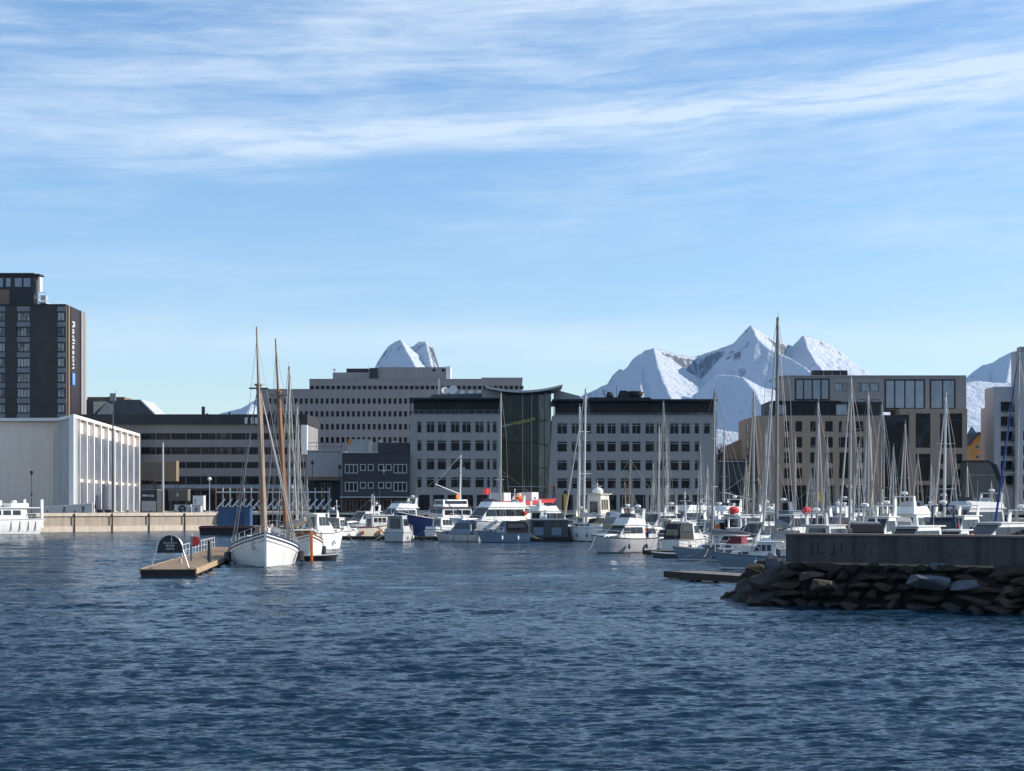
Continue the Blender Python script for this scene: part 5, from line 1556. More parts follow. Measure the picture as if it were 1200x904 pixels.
# ------------------------------------------------------------------ working boats
def fishing_boat(label, px, Y, L, hdg, hull='navy', topm='white', stripe='white', house=(.22, .45), hh=2.1, mast=5.5, boom=True, upper=None, rail='white', group='working boats along the quay', F=None, tier2=True, mastm='white', extra=None, deckm='teak', wide=.32, mast_t=None, lean=0.0):
    B = L * wide
    h = Hull(L, B, F or (.10 * L + .35), draft=.6, transom=.72, sheer=.55, aft=.18, rake=.08, flare=.25, full=2.3)
    root = thing('fishing_boat', label, 'fishing boat', (PX(px, Y), Y, 0), hdg, group)
    h.build(root, (M[hull], M['antired'], M[stripe]), .45, M[deckm], rail=M[rail], rr=.07)
    zd = h.top(.35) - .40
    xa, xf = h.x(house[0]), h.x(house[1])
    hs = House([(xa, zd), (xf, zd), (xf + .12, zd + hh * .6), (xf - .05, zd + hh), (xa + .05, zd + hh)], B * .34, B * .30)
    c = hs.build('wheelhouse', M[topm], root)
    n = 3
    for i in range(n):
        a0, a1 = xa + .25 + (xf - xa - .4) * i / n, xa + .25 + (xf - xa - .4) * (i + 1) / n - .14
        hs.side(c, [(a0, zd + hh * .55), (a1, zd + hh * .55), (a1, zd + hh * .85), (a0, zd + hh * .85)], M['boatglass'])
    hs.face(c, (xf + .12, zd + hh * .6), (xf - .05, zd + hh), 4, M['boatglass'], lo=.08, hi=.8)
    hs.face(c, (xa, zd), (xa + .05, zd + hh), 2, M['boatglass'], k=.6, lo=.1, hi=.8)
    r = MB(); r.box(xa - .3, -B * .36, zd + hh + .01, xf + .45, B * .36, zd + hh + .12); r.build('wheelhouse_roof', M[upper or topm], c)
    zt = zd + hh + .12
    if tier2:
        h2 = House([(xa + .3, zt), (xf - .4, zt), (xf - .5, zt + 1.0), (xa + .35, zt + 1.0)], B * .22, B * .19)
        o2 = h2.build('upper_bridge', M[topm], root)
        h2.side(o2, [(xa + .5, zt + .4), (xf - .75, zt + .4), (xf - .8, zt + .82), (xa + .5, zt + .82)], M['boatglass'])
        h2.face(o2, (xf - .4, zt), (xf - .5, zt + 1.0), 3, M['boatglass'], lo=.35, hi=.85)
        zt += 1.0
    xm = h.x(mast_t) if mast_t else xa + .9
    m_ = MB(); tp = Vector((xm - .03 * mast, lean * mast, zt + mast)); bs = Vector((xm, 0, zt - (0 if not mast_t else zt - zd)))
    m_.tube(bs, tp, .13, .07, 8)
    m_.tube(bs.lerp(tp, .7) + Vector((0, -.8, 0)), bs.lerp(tp, .7) + Vector((0, .8, 0)), .04, n=5)
    m_.tube(tp, tp + Vector((0, 0, .5)), .02, n=4)
    mo = m_.build('mast', M[mastm], root)
    lm = MB(); lm.ball(tuple(bs.lerp(tp, .82) + Vector((.15, 0, 0))), .12); lm.ball(tuple(bs.lerp(tp, .6) + Vector((.15, 0, 0))), .12); lm.build('mast_lamp', M['black'], mo)
    w = MB()
    for s in (1, -1):
        w.tube(tp, (xm - .5, s * B * .42, zd + .5), .016, n=4)
    w.tube(tp, (h.x(.97), 0, h.top(.97)), .018, n=4); w.tube(tp, (h.x(.02), 0, h.top(.02)), .018, n=4)
    w.build('rigging', M['wire'], root)
    if boom:
        bmm = MB(); p0 = bs.lerp(tp, .12); p1 = p0 + Vector((.30 * L, 0, mast * .22)); bmm.tube(p0, p1, .07, .045, 6); bmm.tube(p1, tp, .012, n=4); bmm.build('derrick_boom', M[mastm], mo)
    d = MB(); d.box(h.x(.62), -.5, h.top(.6) - .4, h.x(.70), .5, h.top(.6) + .25); d.lathe([(.3, -.7), (.32, -.65), (.15, -.6), (.15, .6), (.32, .65), (.3, .7)], (h.x(.78), 0, h.top(.78) + .05), 10, axis='y'); d.build('deck_winch', M['midgrey'], root)
    bow_rail(h, root, .60, .985, .7, 5, .022)
    root.scale = (1.14, 1.14, 1.14)
    fenders(h, root, (.3, .6), M['orange'], r=.2, ln=.6)
    if extra: extra(root, h, zd, xa, xf, zt)
    return root
# ------------------------------------------------------------------ near pier at the left
def build_pier():
    x0, y0, yaw = PX(163.6, 121.5), 121.5, math.degrees(math.atan2(5.1, 58.5))
    xf = Matrix.Translation((x0, y0, 0)) @ Matrix.Rotation(R(yaw), 4, 'Z')
    for i, (s0, s1, lab) in enumerate(((0, 24.4, 'near section of the floating wooden pier, with an arched sign at its end'), (24.8, 62, 'far section of the floating wooden pier, beside the white wooden sailing boat'))):
        t = thing('floating_pier', lab, 'pier', (xf @ Vector((0, s0, 0))), yaw, 'sections of the wooden pier')
        b = MB()
        n = int((s1 - s0) / .145)
        r2 = random.Random(5 + i)
        for k in range(n):                      # deck boards lie across, each a little different in height
            y = k * .145
            b.box(.12, y, .50, 3.88, y + .132, .565 + r2.uniform(-.006, .006))
        b.build('deck', M['plank'], t)
        b = MB(); L_ = s1 - s0
        b.box(0, 0, .20, .115, L_, .60); b.box(3.885, 0, .20, 4.0, L_, .60); b.box(.12, 0, .20, 3.88, .12, .49); b.box(.12, L_ - .12, .2, 3.88, L_, .49)
        b.build('edge_beam', M['plank_grey' if i else 'plank'], t)
        b = MB()
        k = .3
        while k < L_ - 3: b.box(.25, k, -.45, 3.75, k + 2.8, .195); k += 3.3
        b.build('float', M['rubber'], t)
        b = MB(); b.box(.1, -.10, -.05, 3.9, -.005, .5); b.build('end_fender', M['timber_dark'], t)
        for yy in [2.0 + 5 * q for q in range(int(L_ / 5))]:
            c = MB(); c.tube((3.7, yy - .2, .66), (3.7, yy + .2, .66), .035, n=6); c.tube((3.7, yy - .08, .56), (3.7, yy - .08, .66), .03, n=5); c.tube((3.7, yy + .08, .56), (3.7, yy + .08, .66), .03, n=5)
            c.build('mooring_cleat', M['steel'], t)
    # arched harbour sign
    c = xf @ Vector((2.02, 1.0, .565))
    s = thing('harbour_sign', 'black arched harbour sign with white lettering on the pier end', 'sign', c, yaw - 2)
    def arch(z):                                # half width of the arch at height z
        return 1.36 - .33 * z if z < 1.35 else math.sqrt(max(0, 1 - ((z - 1.35) / 1.05) ** 2)) * .915
    zs = [0, .4, .8, 1.2, 1.35] + [1.35 + 1.05 * math.sin(math.pi / 2 * k / 8) for k in range(1, 9)]
    pts = [(arch(z), 0, z) for z in zs]
    b = MB(); b.path(pts, .045, 7); b.path([(-x, y, z) for x, y, z in pts], .045, 7); b.build('arch_tube', M['steel'], s, smooth=True)
    pz = [z for z in zs if z >= 1.2]
    poly = [(-arch(1.12) + .03, 1.12)] + [(-arch(z) + .03, z) for z in pz] + [(arch(z) - .03, z) for z in reversed(pz[:-1])] + [(arch(1.12) - .03, 1.12)]
    b = MB(); b.prism(poly, -.03, .03); p = b.build('sign_panel', M['signblack'], s)
    text(p, 'sign_lettering', 'VELKOMMEN TIL', .13, (0, -.045, 1.83), (R(90), 0, 0), M['signwhite'], .006)
    text(p, 'sign_lettering', 'BODØ', .21, (.02, -.045, 1.63), (R(90), 0, 0), M['signwhite'], .006)
    text(p, 'sign_lettering', 'HAVN', .21, (.02, -.045, 1.40), (R(90), 0, 0), M['signwhite'], .006)
    b = MB(); b.prism([(.09, 1.95), (.16, 1.95), (.14, 2.30), (.10, 2.30)], -.045, -.031); b.build('sign_emblem', M['signwhite'], p)
    for sg in (1, -1):
        b = MB(); b.box(sg * 1.36 - .13, -.13, 0, sg * 1.36 + .13, .13, .05); b.build('foot_plate', M['black'], s)
    # lifebuoy post
    c = xf @ Vector((3.25, 17.5, .565))
    c.x, c.y = PX(224.3, 139), 139
    t = thing('lifebuoy_post', 'dark post with red lifebuoy box on the pier', 'lifebuoy post', c, yaw)
    b = MB(); b.box(-.09, -.09, 0, .09, .09, 2.0); b.build('post', M['bluegrey'], t)
    b = MB(); b.box(-.095, -.095, 2.01, .095, .095, 2.22); b.build('post_cap', M['white'], t)
    b = MB(); b.lathe([(.20, -.07), (.38, -.06), (.38, .06), (.20, .07)], (.32, 0, 1.60), 14, axis='y'); b.build('lifebuoy', M['red'], t)
    b = MB(); b.box(.10, -.06, 1.2, .24, .06, 1.98); b.build('backing_board', M['black'], t)
    # black mooring pile and guard rail on the left edge
    c = Vector((PX(245.4, 135), 135, .56))
    t = thing('mooring_pile', 'thick black mooring pile on the pier in front of the boat', 'mooring pile', c, 0)
    b = MB(); b.lathe([(.17, 0), (.17, 1.68), (.13, 1.74)], (0, 0, 0), 10); b.build('shaft', M['black'], t, smooth=True)
    b = MB(); b.lathe([(.26, 0), (.26, .05), (.19, .07)], (0, 0, 0), 10); b.build('base_collar', M['darkgrey'], t)
    p0 = xf @ Vector((.3, 26, .565)); p1 = xf @ Vector((.3, 58, .565))
    t = thing('pier_railing', 'white tubular guard rail along the far pier section', 'railing', p0, yaw)
    for k in range(12):
        b = MB(); b.tube((0, k * 2.9, 0), (0, k * 2.9, 1.1), .03, n=6); b.build('post', M['white'], t)
    b = MB(); b.tube((0, 0, 1.1), (0, 31.9, 1.1), .03, n=6); b.tube((0, 0, .6), (0, 31.9, .6), .02, n=5); b.build('rail', M['white'], t)
    c = Vector((PX(210, 132), 132, .565))
    t = thing('mooring_block', 'small pale wedge on the pier deck behind the arched sign', 'wedge', c, yaw)
    b = MB(); b.prism([(-.22, 0), (.22, 0), (.16, .42), (-.02, .42)], -.15, .15); b.build('block', M['concrete2'], t)
    b = MB(); b.tube((0, 0, .42), (0, 0, .55), .03, n=6); b.lathe([(.06, 0), (.06, .02)], (0, 0, .55), 8); b.build('lifting_eye', M['steel'], t)
build_pier()

# ------------------------------------------------------------------ old wooden sailing boats
def gaffer(label, px_end, Y_end, L, B, F, hdg, end, mastpx, masttop, foot, mastm, rail, hullm='white', lean=0.0, rudder=None, sail='cl_cream', xm_=None, sheer=.6, cargo=()):
    a = R(hdg)
    ex, ey = PX(px_end, Y_end), Y_end
    sg = 1 if end == 'bow' else -1
    cx, cy = ex - sg * math.cos(a) * L / 2, ey - sg * math.sin(a) * L / 2
    root = thing('wooden_sailboat', label, 'sailing boat', (cx, cy, 0), hdg, 'old wooden sailing boats at the pier')
    h = Hull(L, B, F, draft=.8, transom=.10, sheer=sheer, aft=.45, rake=.05, flare=.20, full=2.3, canoe=True)
    h.half_ = h.half
    h.half = lambda t: max(.04, B / 2 * (1 - (abs(t - .5) / .5) ** 2.6))
    h.build(root, (M[hullm], M['antired'], M[hullm]), .55, M['teak'], ns=21)
    # capping rail and a coloured strake below it
    n = 21
    P = [(h.x(i / (n - 1)), h.half(i / (n - 1)) + .02, h.top(i / (n - 1))) for i in range(n)]
    b = MB(); b.path([(x, y, z + .05) for x, y, z in P], .06, 6); b.path([(x, -y, z + .05) for x, y, z in P], .06, 6); b.build('rub_rail', M[rail], root)
    b = MB(); b.path([(x, y + .02, z - .22) for x, y, z in P], .045, 5); b.path([(x, -y - .02, z - .22) for x, y, z in P], .045, 5); b.build('strake', M[rail], root)
    s = MB(); s.prism([(L / 2 - .05, -.3), (L / 2 + .07, .4), (L / 2 + .16, h.top(1) + .30), (L / 2 - .12, h.top(1) + .32), (L / 2 - .25, .2)], -.09, .09); s.build('stem_post', M[hullm], root)
    if rudder:
        r = MB(); r.prism([(-L / 2 - .65, -.6), (-L / 2 - .04, -.6), (-L / 2 - .08, h.top(0) + .25), (-L / 2 - .50, h.top(0) + .2)], -.07, .07); r.build('rudder', M[rudder], root)
    # deck house and hatches
    zd = h.top(.35) - .5
    hs = House([(h.x(.14), zd), (h.x(.34), zd), (h.x(.34) - .05, zd + 1.5), (h.x(.14) + .05, zd + 1.4)], B * .24, B * .21)
    c = hs.build('deckhouse', M['varnish'], root)
    for f in (.18, .24, .29): hs.side(c, [(h.x(f) - .25, zd + .75), (h.x(f) + .25, zd + .75), (h.x(f) + .25, zd + 1.2), (h.x(f) - .25, zd + 1.2)], M['boatglass'])
    hs.face(c, (h.x(.14), zd), (h.x(.14) + .05, zd + 1.4), 2, M['boatglass'], lo=.5, hi=.85, k=.7)
    rf = MB(); rf.box(h.x(.13), -B * .24, zd + 1.5, h.x(.35), B * .24, zd + 1.57); rf.build('deckhouse_roof', M['offwhite'], c)
    k = MB(); zz = h.top(.5) - .5; k.box(h.x(.44), -.8, zz, h.x(.53), .8, zz + .55); k.build('hatch', M['varnish'], root)
    # mast with topmast, shrouds with ratlines
    mx, my = PX(mastpx, Y_end), None
    xm = xm_ if xm_ is not None else L * .14
    wp = Vector((cx, cy, 0)) + Vector((math.cos(a), math.sin(a), 0)) * xm
    zt = PZ(masttop, wp.y); zb = h.top(h.t(xm)) - .5
    tx = PX(foot, wp.y) - wp.x                   # how far the top leans sideways in the world
    lx, ly = tx * math.cos(-a), tx * math.sin(-a)
    base = Vector((xm, 0, zb)); top = Vector((xm + lx, ly, zt))
    hd = base.lerp(top, .74)
    b = MB(); b.tube(base, hd, .29, .21, 10); b.tube(base.lerp(top, .69) + Vector((.2, 0, 0)), top, .14, .06, 8)
    b.lathe([(.36, -.08), (.36, .08)], tuple(hd), 8); mast = b.build('mast', M[mastm], root, smooth=True)
    ct = MB(); ct.box(hd.x - .35, hd.y - .8, hd.z - .35, hd.x + .25, hd.y + .8, hd.z - .25); ct.build('crosstree', M['darkgrey'], mast)
    w = MB()
    for sd in (1, -1):
        feet = [Vector((xm + d, sd * h.half(h.t(xm + d)) * .98, h.top(h.t(xm + d)))) for d in (.6, .05, -.5, -1.0)]
        for f in feet: w.tube(f, hd + Vector((0, sd * .1, -.3)), .022, n=4)
        for q in range(1, 22):
            f = q / 26
            w.tube(feet[0].lerp(hd, f), feet[2].lerp(hd, f), .010, n=4)
        w.tube(feet[1], top.lerp(hd, .2), .014, n=4)
    w.tube(Vector((L / 2, 0, h.top(1))), hd, .022, n=4); w.tube(Vector((L / 2, 0, h.top(1))), top.lerp(hd, .1), .016, n=4)
    w.tube(Vector((-L / 2, 0, h.top(0))), hd, .016, n=4)
    w.build('rigging', M['wire'], root)
    # gaff and boom swung up, with the sail gathered against the mast
    g0 = base.lerp(top, .10) + Vector((-.3, .0, 0)); g1 = base.lerp(top, .66) + Vector((-.45, 0, 0))
    b = MB(); b.tube(g0 + Vector((0, .14, 0)), g1 + Vector((0, .14, 0)), .17, .12, 8); gf = b.build('gaff', M[mastm], root)
    b0 = base + Vector((-.3, 0, 1.3)); b1 = b0 + Vector((-L * .46, 0, .9))
    b = MB(); b.tube(b0, b1, .11, .08, 8); bo = b.build('boom', M[mastm], root)
    b = MB(); nn = 10; pts = []
    for i in range(nn + 1):
        f = i / nn; p = b0.lerp(b1, .03 + f * .92); rr = .46 * (1 - .45 * f) + .06 * math.sin(f * 17)
        pts += [(p.x, rr * .7 * math.sin(2 * math.pi * q / 9), p.z + rr * .8 + rr * math.cos(2 * math.pi * q / 9) + .05 * math.sin(q * 3 + i)) for q in range(9)]
    b.add(pts, [(i * 9 + q, i * 9 + (q + 1) % 9, (i + 1) * 9 + (q + 1) % 9, (i + 1) * 9 + q) for i in range(nn) for q in range(9)] + [tuple(range(9)), tuple(range(nn * 9 + 8, nn * 9 - 1, -1))])
    b.build('furled_sail', M[sail], bo, smooth=True)
    bow_rail(h, root, .62, .97, .75, 7, .022); bow_rail(h, root, .38, .05, .75, 6, .022)
    fenders(h, root, (.35, .5, .66), M['black'], r=.24, ln=.9)
    for (t_, y_, rr, m_) in cargo:
        b = MB(); z = h.top(t_) - .35; b.ball((h.x(t_), y_, z + rr), (rr, rr, rr * .9), 10); b.build('buoy', M[m_], root, smooth=True)
    b = MB()                                     # anchor hung at the bow
    ab = Vector((L / 2 - 1.1, -h.half(.93) - .10, h.top(.93) - .15)); b.tube(ab, ab + Vector((-.1, -.02, -.9)), .05, n=6); b.tube(ab + Vector((-.5, 0, -.75)), ab + Vector((.32, 0, -.85)), .06, n=6); b.tube(ab + Vector((0, .0, -.05)), ab + Vector((-.05, .3, -.05)), .04, n=5)
    b.build('anchor', M['lightgrey'], root)
    return root, h
gaffer('large white wooden sailing boat, bow on, with blue rails at the pier', 311, 140, 16, 6.0, 1.30, -81, 'bow', 308, 383, 300.6, 'palewood', 'navy', lean=.1, xm_=3.4, sheer=1.15, cargo=((.72, -1.5, .34, 'orange'), (.70, -1.0, .3, 'red'), (.6, .9, .3, 'offwhite')))
gaffer('white wooden double ender with orange rudder and red brown mast behind the blue railed boat', 364, 157, 14.5, 5.2, 1.7, 112, 'stern', 323, 397, 322.8, 'varnish', 'varnish', rudder='orange', xm_=1.2, sail='cl_cream', sheer=.7, cargo=((.3, .6, .35, 'red'), (.24, -.5, .28, 'orange'), (.36, -.9, .3, 'red'), (.14, -1.0, .3, 'orange'), (.10, .2, .26, 'cream'), (.2, -1.5, .3, 'cream'), (.42, -1.6, .34, 'varnish')))

# ------------------------------------------------------------------ white passenger boat at the left edge
def passenger_boat():
    L, B = 28, 6.4
    h = Hull(L, B, 2.5, draft=.9, transom=.92, sheer=.25, rake=.10, flare=.3, full=2.6)
    hdg = 228
    a = R(hdg); sx, sy = PX(41, 294), 294
    root = thing('passenger_boat', 'white passenger boat cut off by the left edge of the picture', 'passenger boat', (sx + math.cos(a) * L / 2, sy + math.sin(a) * L / 2, 0), hdg)
    h.build(root, (M['white'], M['antired'], M['white']), .1, M['offwhite'], rail=M['lightgrey'], rr=.07)
    zd = h.top(.3)
    hs = House([(h.x(.11), zd), (h.x(.75), zd), (h.x(.70), zd + 1.9), (h.x(.12), zd + 1.9)], B * .44, B * .42)
    c = hs.build('saloon', M['white'], root)
    for i in range(7):
        x0 = h.x(.16) + i * 1.85
        hs.side(c, [(x0, zd + .75), (x0 + 1.5, zd + .75), (x0 + 1.5, zd + 1.55), (x0, zd + 1.55)], M['boatglass'])
    b = MB(); b.box(h.x(.03), -B * .46, zd + 1.91, h.x(.73), B * .46, zd + 2.06); b.build('upper_deck', M['white'], root)
    h2 = House([(h.x(.30), zd + 2.06), (h.x(.62), zd + 2.06), (h.x(.56), zd + 3.9), (h.x(.31), zd + 3.9)], B * .32, B * .28)
    c2 = h2.build('bridge', M['white'], root)
    for i in range(3): h2.side(c2, [(h.x(.34) + i * 1.7, zd + 2.9), (h.x(.34) + i * 1.7 + 1.4, zd + 2.9), (h.x(.34) + i * 1.7 + 1.4, zd + 3.55), (h.x(.34) + i * 1.7, zd + 3.55)], M['boatglass'])
    for i, (t, s) in enumerate(((.12, .5), (.17, .6), (.22, .45))):
        b = MB(); b.lathe([(s * .6, 0), (s * .75, .2), (s * .75, .9), (s * .5, 1.15)], (h.x(t), B * .15 * (1 if i % 2 else -1), zd + 2.07), 10); b.build('liferaft_canister', M['white'], root, smooth=True)
    b = MB(); b.box(h.x(.08), -1.6, zd + 2.07, h.x(.20), 1.6, zd + 2.75); b.build('deck_locker', M['white'], root)
    b = MB()
    for sg in (1, -1): b.box(h.x(.005) , sg * B * .42 - .16, 1.0, h.x(.005) + .45, sg * B * .42 + .16, 5.9)
    b.build('stern_post', M['white'], root)
    b = MB(); railing(b, h.x(.03), h.x(.12), B * .44, zd, 1.0, .7, .03); railing(b, h.x(.03), h.x(.12), -B * .44, zd, 1.0, .7, .03); b.build('guard_rail', M['white'], root)
    b = MB()
    for t in (.06, .11, .17, .23): b.box(h.x(t), -h.half(t) - .03, .6, h.x(t) + .12, -h.half(t) + .06, 2.2); b.box(h.x(t), h.half(t) - .06, .6, h.x(t) + .12, h.half(t) + .03, 2.2)
    b.build('hull_fender', M['midgrey'], root)
passenger_boat()

# ------------------------------------------------------------------ sailing yachts
def yachts():
    W = 'in front of the brown brick block'
    Yt = yacht
    Yt('white yacht with grey mast, its hull hidden behind the wooden boats', 338.2, 430, 188, 11, 85, cover='cl_navy', stripe='navy', hood='cl_grey', genoa='cl_white', lean=-0.007)
    Yt('small yacht with cream furled genoa just left of the warehouse', 349, 476, 206, 8.5, 87, cover='cl_grey', genoa='cl_cream', hood=None, spreaders=1)
    Yt('yacht with tall grey mast standing before the dark glass atrium', 586.3, 461, 266, 11.5, 91, cover='cl_grey', hood='cl_black', stripe='navy', lean=-.004)
    Yt('white yacht showing its sunlit stern, thick white mast, in the middle of the harbour', 684, 456, 238, 11, 126, F=1.85, wide=.34, cover='cl_white', genoa='cl_white', hood='cl_black', stripe='darkgrey', radar=True, mast='offwhite')
    Yt('yacht with slimmer shorter mast just left of the thick white mast', 678, 477, 256, 10, 92, cover='cl_grey', hood='cl_navy', stripe='maroon', lean=-0.007, mast='offwhite')
    Yt('yacht with the tallest mast of the cluster before the right office wing', 776.6, 471, 246, 11, 98, cover='cl_grey', hood='cl_navy', genoa='cl_cream', mast='alu2')
    Yt('yacht with mid height mast just left of the tallest one in the cluster', 772, 500, 222, 9, 84, cover='cl_navy', hood='cl_grey', stripe='maroon', spreaders=1, lean=-0.004)
    Yt('small yacht with short mast at the left of the mast cluster', 765, 543, 242, 7, 94, cover='cl_cream', hood=None, spreaders=1, stripe='navy')
    Yt('small yacht with dark blue sail cover at the right of the mast cluster', 781.2, 511, 262, 8.5, 80, cover='cl_navy', hood='cl_black', spreaders=1, mast='alu2', lean=-0.007)
    Yt('white yacht, blue shade painted into its hull, with maroon hood, its mast before the boathouse', 834.3, 457, 157, 9.2, 152, hull='bluegrey', cover='cl_grey', hood='cl_maroon', stripe='white', genoa=None, lean=.006)  # white boat; its shaded side is put into the hull colour
    Yt('yacht with mast in the gap left of the brown block, blue grey canvas', 829, 548, 205, 7.5, 79, cover='cl_blue', hood='cl_navy', spreaders=1, stripe='navy', lean=-0.004)
    Yt('yacht with pale mast crossing the splayed side of the brown block', 882.6, 460, 205, 11.5, 93, cover='cl_grey', hood='cl_grey', genoa='cl_cream')
    Yt('yacht with short pale mast beside the splayed brown side wall', 896, 508, 218, 8.5, 86, cover='cl_blue', hood='cl_navy', spreaders=1, lean=-0.007)
    Yt('yacht with slim mast left of the tallest mast in the harbour', 901.3, 474, 236, 11, 98, cover='cl_cream', hood='cl_black', stripe='maroon')
    Yt('big dark hulled yacht with by far the tallest mast in the harbour', 909.6, 373, 146, 14.5, 93, hull='navy', cover='cl_grey', hood='cl_grey', stripe='white', genoa='cl_white', lean=-.002, mast='alu2')
    Yt('yacht with short mast and broad spreaders before the brown brick windows', 932, 513, 235, 8, 82, cover='cl_grey', hood='cl_navy', spreaders=1, stripe='maroon')
    Yt('yacht with straight mast left of centre ' + W, 957, 472, 166, 10.5, 88, cover='cl_grey', hood='cl_navy', stripe='navy', genoa='cl_grey', lean=-0.007)
    Yt('tiny yacht with stub mast ' + W, 949.5, 548, 250, 6.5, 101, cover='cl_red', hood=None, spreaders=1, mast='alu2')
    Yt('yacht with tall thick mast below the grey upper storey windows', 995.4, 443, 158, 12, 91, cover='cl_cream', hood='cl_grey', stripe='navy', radar=True, lean=-0.004)
    Yt('yacht with tall mast just left of the dark glass gap', 1017, 462, 188, 11.8, 85, cover='cl_navy', hood='cl_black')
    Yt('yacht whose mast stands against the left edge of the dark glass gap', 1031, 474, 178, 11, 95, cover='cl_grey', hood='cl_navy', stripe='maroon', genoa='cl_cream', mast='alu2', lean=-0.007)
    Yt('small yacht with leaning mast left of the dark glass gap', 1023, 500, 222, 8.5, 79, cover='cl_cream', hood=None, spreaders=1, lean=.02)
    Yt('yacht with mast against the right side of the dark glass gap', 1059.6, 497, 192, 9.5, 88, cover='cl_blue', hood='cl_navy', spreaders=1, stripe='navy', lean=-0.004)
    Yt('small yacht with low mast under the brick bay, red canvas', 1075, 532, 226, 7.5, 94, cover='cl_red', hood='cl_maroon', spreaders=1, mast='palewood')
    Yt('yacht with tall white mast before the brick bay windows', 1106, 466, 152, 11, 90, cover='cl_white', hood='cl_grey', radar=True, lean=-0.007, mast='offwhite')
    Yt('small yacht with short mast left of the tall white one at the brick bay', 1091, 545, 238, 7, 82, cover='cl_grey', hood=None, spreaders=1)
    Yt('yacht with steeply raised boom right of the brick bay', 1133, 546, 204, 8.5, 79, cover=None, hood='cl_navy', spreaders=1, boom_up=2.4, mast='alu2', lean=-0.004)
    Yt('small yacht with low mast before the dark shed', 1161.5, 566, 236, 7.5, 84, cover='cl_white', hood='cl_grey', spreaders=1)
    Yt('small yacht with low mast under the balconies of the white flats', 1176, 560, 244, 7.5, 96, cover='cl_cream', hood=None, spreaders=1, stripe='maroon', lean=-0.007)
    Yt('tiny yacht with thin mast left of the boathouse beam', 820, 520, 232, 7.5, 92, cover='cl_grey', hood=None, spreaders=1, mast='alu2')
    Yt('tiny yacht with thin mast in front of the boathouse door', 848, 500, 240, 8, 86, cover='cl_cream', hood='cl_grey', spreaders=1, stripe='maroon', lean=-0.004)
    Yt('tiny yacht with thin mast just right of the boathouse', 874, 540, 224, 7, 95, cover='cl_navy', hood=None, spreaders=1)
    Yt('small yacht with slim mast under the second row of brown brick windows', 968, 512, 214, 8, 88, cover='cl_blue', hood=None, spreaders=1, stripe='navy', mast='alu2', lean=-0.007)
    Yt('small yacht with slim mast right of the tall thick one', 1006, 520, 206, 7.5, 94, cover='cl_grey', hood='cl_grey', spreaders=1)
    Yt('small yacht with slim mast in the middle of the dark glass gap', 1046, 524, 212, 7.5, 90, cover='cl_cream', hood='cl_navy', spreaders=1, lean=-0.004)
    Yt('small yacht with slim mast right of the tall white one at the brick bay', 1119, 538, 218, 7, 96, cover='cl_navy', hood=None, spreaders=1, stripe='maroon', mast='alu2')
    Yt('yacht with bright blue sail cover and blue furled genoa by the white flats', 1190.4, 413, 144, 12, 97, cover='cl_blue', hood='cl_blue', genoa='cl_blue', stripe='blue', lean=-0.007)
yachts()

# ------------------------------------------------------------------ motor boats and working boats
def life_ring(root, p, m='orange'):
    b = MB(); b.lathe([(.18, -.06), (.36, -.05), (.36, .05), (.18, .06)], p, 14, axis='y'); b.build('life_ring', M[m], root, smooth=True)

